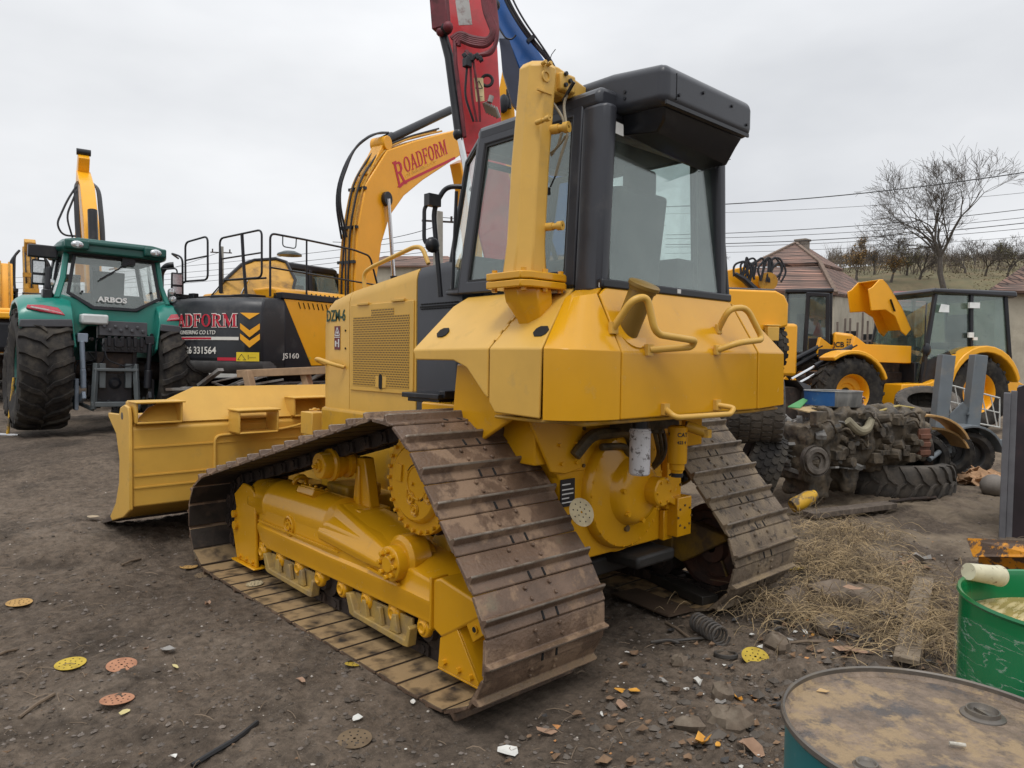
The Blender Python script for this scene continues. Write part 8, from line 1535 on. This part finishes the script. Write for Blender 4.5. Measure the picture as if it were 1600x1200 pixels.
cc = (lL+lM+lR)/3; w_ = [Vector((p.x, p.y, p.z-.1)) + (cc-p)*.06 for p in (lL, lM, lR, hl(1200, 448, 42))]
q = MB(); 
for i in range(3): a, b_ = w_[i], w_[i+1]; q.add([a, b_, Vector((b_.x, b_.y, .4)), Vector((a.x, a.y, .4))], [(0, 1, 2, 3)])
obj('wall', q, PLAS, HS, smooth=0)
q = MB(); a = hl(1254, 378, 35.4); q.box(a+Vector((0, 0, -.35)), (.5, .5, .8)); q.box(a+Vector((0, 0, .07)), (.6, .6, .1)); ch = obj('chimney', q, mat('chimney_grey', (.22, .19, .16), .9, var=.25), HS, bevel=.02)
q = MB(); q.beam(apex1, eM, .14, .14); q.beam(apex1, eL, .14, .14); q.beam(eM, lM, .14, .14); q.beam(apex1, apex2, .14, .14); obj('ridge', q, mat('ridge_tile', (.17, .12, .09), .9, var=.25), HS)
q = MB(); wa, wb2 = w_[1], w_[2]; dd_ = (wb2-wa); 
for t in (.2, .5): c0 = wa+dd_*t; q.beam(Vector((c0.x, c0.y, 1.9)), Vector((c0.x, c0.y, 3.0)), .9, .08, dd_)
objs('window', q, BLK, HS)
# second tiled roof at the right edge, red shed, sheds
p0 = at(1600, 560, 30); H2 = thing('house', 'corner of a red tiled roof at the right edge of the photo', 'house', (p0.x, p0.y, 0)); 
def h2(px, py, d): p = at(px, py, d); return Vector((p.x-p0.x, p.y-p0.y, p.z))
q = MB(); q.add([h2(1546, 452, 29), h2(1600, 415, 31), h2(1720, 415, 33), h2(1720, 460, 29)], [(0, 1, 2, 3)]); r2_ = obj('roof', q, TILE, H2, smooth=0); r2_.modifiers.new('s', 'SOLIDIFY').thickness = .15
a, b_ = h2(1556, 452, 29.4), h2(1720, 460, 29.4); q = MB(); q.add([a, b_, Vector((b_.x, b_.y, .4)), Vector((a.x, a.y, .4))], [(0, 1, 2, 3)]); obj('wall', q, PLAS, H2, smooth=0)
def shed(label, x0, x1, yt, ytr, yb, d, roofm, wallm, name='shed'):
    o0 = at((x0+x1)/2, 560, d); o0.z = 0; t = thing(name, label, 'shed', o0); A, B = at(x0, yt, d+2), at(x1, yt, d+2); C, D_ = at(x1+8, ytr, d), at(x0-8, ytr, d)
    q = MB(); q.poly([A-o0, B-o0, C-o0, D_-o0], .08); obj('roof', q, roofm, t)
    q = MB(); q.loft([[Vector((p.x, p.y, .3))-o0 for p in (at(x0, yb, d+.2), at(x1, yb, d+.2), at(x1, yb, d+2), at(x0, yb, d+2))], [Vector((p.x, p.y, at(0+x0, ytr, d).z-.05))-o0 for p in (at(x0, yb, d+.2), at(x1, yb, d+.2), at(x1, yb, d+2), at(x0, yb, d+2))]]); obj('wall', q, wallm, t)
REDR = mat('red_sheet_roof', (.25, .06, .055), .6, var=.25, scale=1.5); GRW = mat('shed_planks', (.15, .12, .10), .9, var=.3, scale=3)
shed('low shed with a faded red sheet roof beside the raised bonnet', 1396, 1440, 458, 482, 530, 27, REDR, GRW)
shed('tiny blue green hut on the grassy slope under the bare tree', 1452, 1474, 432, 440, 452, 60, mat('hut_green', (.03, .09, .09), .7), mat('hut_green', (.03, .09, .09), .7), 'hut')
# fence posts in front of the house
f0, f1 = at(1310, 520, 24), at(1440, 515, 24); FN = thing('fence', 'rough stake fence in front of the beige house wall', 'fence', (f0.x, f0.y, H(f0.x, f0.y))); o0 = Vector((f0.x, f0.y, H(f0.x, f0.y)))
for i in range(15):
    t = i/14; p = f0.lerp(f1, t); q = MB(); z0 = H(p.x, p.y); q.beam(Vector((p.x, p.y, z0))-o0, Vector((p.x+rn.uniform(-.1, .1), p.y, p.z+rn.uniform(.0, .7)))-o0, .05, .05); obj('stake', q, GRW, FN)
q = MB(); q.beam(Vector((f0.x, f0.y, f0.z-.3))-o0, Vector((f1.x, f1.y, f1.z-.3))-o0, .04, .06); q.beam(Vector((f0.x, f0.y, f0.z-1.0))-o0, Vector((f1.x, f1.y, f1.z-1.0))-o0, .04, .06); objs('fence_rail', q, GRW, FN)
# hill at the right and a low rise behind everything
HG = mat('hill_grass', (.125, .112, .058), .95, var=.3, scale=.35, dirt=((.20, .145, .08), .5, .45, .65, .8), dirt2=((.07, .06, .035), 1.2, .55, .7, .7))
q = MB(); prof_px = [(600, 520), (850, 500), (1050, 470), (1180, 440), (1260, 428), (1330, 421), (1420, 415), (1500, 412), (1600, 409), (1750, 405), (1950, 400), (2300, 392), (3000, 385), (4500, 380)]
rows = []
for (d, k) in ((45, 0.0), (55, .55), (70, .85), (85, 1.0), (130, 1.0)):
    row = []
    for (px, py) in prof_px: pt = at(px, py, 85); top = pt.z; b_ = at(px, 560, d); row.append(Vector((b_.x, b_.y, 1.2+(top-1.2)*k)))
    rows.append(row)
n = len(prof_px)
for r_ in rows: q.v += [tuple(p) for p in r_]
q.f = [(i*n+j, i*n+j+1, (i+1)*n+j+1, (i+1)*n+j) for i in range(len(rows)-1) for j in range(n-1)]; q.mi = [0]*len(q.f)
tag(obj('hill', q, HG, smooth=60), 'grassy slope rising behind the houses', kind='structure')
# distant dark line of trees behind the left machines, as a wood
def bare_tree(name, label, base, ht, spread, seed, r0, levels=5, kids=3, col=None, group=None, leaf=None, minr=.006, trunkfrac=.28, n0=5):
    rr_ = random.Random(seed); t = thing(name, label, 'tree', base, 0, group); BR = []
    tk = MB(); cw = MB()
    def grow(p, d, L_, r_, lv):
        k = 3; pts = [p]; q_ = p.copy(); dd = d.copy(); rad = [r_]
        for i in range(k):
            dd = (dd+Vector((rr_.gauss(0, .16), rr_.gauss(0, .16), rr_.gauss(.02, .10)))).normalized(); q_ = q_+dd*(L_/k); pts.append(q_.copy()); rad.append(max(minr, r_*(1-.38*(i+1)/k)))
        (tk if lv == 0 else cw).tube(pts, rad, 6 if lv < 2 else (4 if lv < 3 else 3))
        if lv >= levels: return
        m_ = (n0 if lv == 0 else kids)+(rr_.random() < .4)
        for i in range(m_):
            j = rr_.choice((1, 2, 3, 3)) if lv else rr_.choice((2, 3, 3)); a = rr_.uniform(0, 2*PI); x, y, z = frame_from(dd); sp_ = rr_.uniform(.45, .95)*spread; nd = (dd+x*(math.cos(a)*sp_)+y*(math.sin(a)*sp_)+Vector((0, 0, .10))).normalized()
            grow(pts[j], nd, L_*rr_.uniform(.58, .85), rad[j]*rr_.uniform(.55, .75), lv+1)
    grow(Vector((0, 0, 0)), Vector((0, 0, 1)), ht*trunkfrac, r0, 0)
    BRK = col or mat('bark_grey', (.085, .072, .06), .9, var=.25)
    obj('trunk', tk, BRK, t, smooth=60); obj('crown', cw, BRK, t, smooth=0)
    if leaf:
        q_ = MB(); 
        for i in range(leaf[1]):
            v = rr_.choice(cw.v); p = Vector(v)+Vector((rr_.gauss(0, .12), rr_.gauss(0, .12), rr_.gauss(0, .12))); s_ = rr_.uniform(.03, .07); a = Vector((rr_.gauss(0, 1), rr_.gauss(0, 1), rr_.gauss(0, 1))).normalized()*s_; b2_ = a.cross(Vector((rr_.gauss(0, 1), rr_.gauss(0, 1), 1))).normalized()*s_; q_.add([p+a, p+b2_, p-a, p-b2_], [(0, 1, 2, 3)])
        obj('leaves', q_, leaf[0], t, smooth=0)
    return t
a = at(1480, 470, 52); a.z = 5.7
bare_tree('walnut_tree', 'large bare walnut tree spreading above the dark backhoe cab', a, 10.2, .82, 21, .24, 6, 3, trunkfrac=.36, minr=.009, n0=5)
ORL = mat('autumn_leaf', (.26, .15, .04), .8, var=.4, scale=1); GRL = mat('dull_leaf', (.13, .12, .04), .8, var=.4, scale=1)
k = 0
desc = ['slim bare tree on the hill, {}', 'bushy bare tree on the hill, {}']
places = [(1120, 70, 5, 0), (1205, 66, 4.4, 1), (1335, 58, 4.6, 2), (1362, 62, 4.6, 0), (1388, 56, 4.2, 2), (1412, 60, 5.5, 1), (1432, 57, 5.6, 0), (1505, 60, 5.6, 0), (1520, 66, 6.2, 0), (1536, 58, 5.4, 0), (1552, 62, 5.0, 1), (1568, 57, 6.0, 0), (1584, 64, 6.4, 0), (1602, 58, 5.8, 0), (1345, 70, 4.5, 2), (1400, 72, 5., 0), (1450, 72, 5.5, 0), (1630, 60, 6, 0)]
where = ['just right of the dozer roof', 'left of the house roof', 'first right of the house roof', 'thin one right of the house', 'with yellow brown leaves', 'fuller one left of the walnut', 'next left of the walnut', 'next right of the walnut', 'second right of the walnut', 'third right of the walnut', 'bushy among the right hand row', 'darker among the right hand row', 'tallest of the right hand row', 'nearest the right edge', 'small behind the house roof', 'far one behind the raised bonnet', 'far one behind the walnut trunk', 'beyond the right edge']
for (px, d, h_, kd), wr_ in zip(places, where):
    b_ = at(px, 560, d); fr_ = min(1, max(0, (d-45)/40)); top = at(px, 417 if px > 1300 else 432, 85).z; z = 1.2+(top-1.2)*(0.0 if d < 45 else (.55*(d-45)/10 if d < 55 else (.55+.3*(d-55)/15 if d < 70 else .85+.15*(d-70)/15)))
    bare_tree('bare_tree', 'bare hill tree, '+wr_, Vector((b_.x, b_.y, z-.1)), h_*.75, .85, 100+k, .11, 5, 3, group='bare trees on the hill', leaf=((None, (GRL, 500), (ORL, 700))[kd]) if kd else None, minr=.007, trunkfrac=.26, n0=4); k += 1
q = MB()      # scrub along the slope
for i in range(12000):
    px = rn.uniform(1290, 1680); d = rn.uniform(47, 84); b_ = at(px, 560, d); top = at(px, 414, 85).z; z = 1.2+(top-1.2)*(.55*(d-45)/10 if d < 55 else (.55+.3*(d-55)/15 if d < 70 else .85+.15*(d-70)/15)); s_ = rn.uniform(.025, .09); cl = vnoise(np.array([px*.03]), np.array([d*.35]), 4)[0]
    if cl < .38: continue
    p = Vector((b_.x, b_.y, z+rn.uniform(0, 1.9*cl))); a = Vector((rn.gauss(0, 1), rn.gauss(0, 1), rn.gauss(0, 1))).normalized()*s_; b2_ = a.cross(Vector((rn.gauss(0, 1), rn.gauss(0, 1), 1))).normalized()*s_*.6; q.add([p+a, p+b2_, p-a, p-b2_], [(0, 1, 2, 3)])
tag(obj('scrub', q, mat('scrub_brown', (.12, .095, .045), .9, var=.6, scale=.5), smooth=0), 'brown and olive scrub covering the slope', kind='stuff')
q = MB()      # leafless brush along the crest and down the slope
for i in range(5200):
    px = rn.uniform(1290, 1700); d = rn.choice((rn.uniform(78, 88), rn.uniform(60, 84))); b_ = at(px, 560, d); top = at(px, 414, 85).z; z = 1.2+(top-1.2)*(.55+.3*(d-55)/15 if d < 70 else min(1, .85+.15*(d-70)/15)); cl = vnoise(np.array([px*.06]), np.array([d*.3]), 14)[0]
    if cl < .35: continue
    h_ = rn.uniform(.6, 3.2)*cl; p = Vector((b_.x, b_.y, z)); t_ = p+Vector((rn.gauss(0, .25), rn.gauss(0, .25), 1))*h_; w0 = rn.uniform(.012, .035); q.add([p+rt*w0, p-rt*w0, t_+fw*.01, p+fw*w0], [(0, 1, 2), (1, 3, 2), (3, 0, 2)])
    for k_ in range(2): m1 = p.lerp(t_, rn.uniform(.3, .8)); e_ = m1+Vector((rn.gauss(0, .35), rn.gauss(0, .35), rn.uniform(.1, .5))); q.add([m1+rt*w0*.6, m1-rt*w0*.6, e_], [(0, 1, 2)])
tag(obj('brush', q, mat('brush_grey', (.12, .095, .075), .9, var=.4, scale=.5), smooth=0), 'leafless brown brush along the crest of the slope', kind='stuff')
# poles and wires
CON = mat('concrete_pole', (.30, .285, .25), .9, var=.2, scale=4)
def pole(px, ytop, d, w0, label):
    b_ = at(px, 560, d); z0 = H(b_.x, b_.y); top = at(px, ytop, d).z; t = thing('utility_pole', label, 'pole', (b_.x, b_.y, z0)); q = MB(); q.loft([[(-w0, -w0, 0), (w0, -w0, 0), (w0, w0, 0), (-w0, w0, 0)], [(-w0*.75, -w0*.75, top-z0), (w0*.75, -w0*.75, top-z0), (w0*.75, w0*.75, top-z0), (-w0*.75, w0*.75, top-z0)]]); pl_ = obj('post', q, CON, t, bevel=.02)
    q = MB(); q.beam((-.5, .3, top-z0-.35), (.5, -.3, top-z0-.35), .06, .06)
    for k_ in (-.4, 0, .4): q.cyl((k_, -.6*k_, top-z0-.33), (k_, -.6*k_, top-z0-.15), .04, n=8)
    obj('crossarm', q, DARKST, t); return Vector((b_.x, b_.y, top))
P1 = pole(683, 332, 26, .16, 'square concrete utility pole just left of the dozer cab'); P2 = pole(346, 386, 42, .14, 'distant thin utility pole behind the guard rails')
def wire(a, b_, sag, r_=.012, lab='', name='overhead_wire'):
    q = MB(); n = 24; pts = []
    for i in range(n+1): t = i/n; p = a.lerp(b_, t); p.z -= sag*4*t*(1-t); pts.append(p)
    q.tube(pts, r_, 4); tag(obj(name, q, SEAL), lab, 'wire', 'overhead wires')
labs = ['highest overhead wire right of the dozer cab', 'second, fainter overhead wire right of the cab', 'third overhead wire, crossing the walnut crown', 'fourth overhead wire, just below the third', 'fifth overhead wire, level with the lower walnut limbs', 'sixth overhead wire, near the house apex', 'lowest overhead wire, passing beside the house roof']
for (y0, y1, d0_, d1_, r_), lb_ in zip(((322, 262, 26, 22, .016), (333, 300, 34, 30, .008), (366, 323, 28, 26, .012), (372, 338, 30, 27, .010), (381, 346, 28, 26, .014), (385, 356, 30, 28, .010), (395, 371, 40, 38, .010)), labs): wire(at(1040, y0+1, d0_), at(1720, y1-12, d1_), .25, r_, lb_)
wire(at(520, 378, 30), P1+Vector((0, 0, -.5)), .2, .012, 'wire running down left from the concrete pole')
for k_, (ya, yb) in enumerate(((395, 372), (402, 385), (412, 392), (420, 400))): wire(at(-60, ya+40, 60), at(680, yb, 27), .4, .010, ['top', 'second', 'third', 'lowest'][k_]+' of the wires behind the rails, left of the pole')
wire(P2+Vector((0, 0, -.3)), at(190, 440, 48), .1, .012, 'wire sloping from the distant pole behind the tractor'); wire(P1+Vector((0, 0, -.2)), at(1040, 352, 27), .1, .012, 'wire seen through the dozer cab windows')
q = MB(); a = at(640, 410, 45); q.box(Vector((a.x, a.y, a.z-1.2)), (6, 4, 2.4)); 
t = thing('house', 'low house with a red brick coloured roof seen past the dozer bonnet rail', 'house', (a.x, a.y, 0)); q = MB(); p4 = [at(560, 415, 45), at(720, 415, 45), at(700, 400, 49), at(600, 400, 49)]; q.poly([p-Vector((a.x, a.y, 0)) for p in p4], .1); obj('roof', q, TILE, t, smooth=0)
q = MB(); p5 = [at(566, 415, 45.3), at(714, 415, 45.3)]; q.add([p5[0]-Vector((a.x, a.y, 0)), p5[1]-Vector((a.x, a.y, 0)), Vector((p5[1].x-a.x, p5[1].y-a.y, .5)), Vector((p5[0].x-a.x, p5[0].y-a.y, .5))], [(0, 1, 2, 3)]); obj('wall', q, PLAS, t, smooth=0)
q = MB()      # far wood closing the view to the left
for i in range(6000):
    px = rn.uniform(-200, 900); d = rn.uniform(75, 95); b_ = at(px, 560, d); p = Vector((b_.x, b_.y, 1.2+abs(rn.gauss(0, 1.1))*(.6+vnoise(np.array([px*.02]), np.array([0.]), 9)[0]))); s_ = rn.uniform(.15, .4); a = Vector((rn.gauss(0, 1), rn.gauss(0, 1), rn.gauss(0, 1))).normalized()*s_; b2_ = a.cross(Vector((rn.gauss(0, 1), rn.gauss(0, 1), 1))).normalized()*s_*.7; q.add([p+a, p+b2_, p-a, p-b2_], [(0, 1, 2, 3)])
tag(obj('distant_wood', q, mat('wood_brown', (.10, .085, .055), .9, var=.5, scale=.4), smooth=0), 'far brown hedge line beyond the machines', kind='stuff')
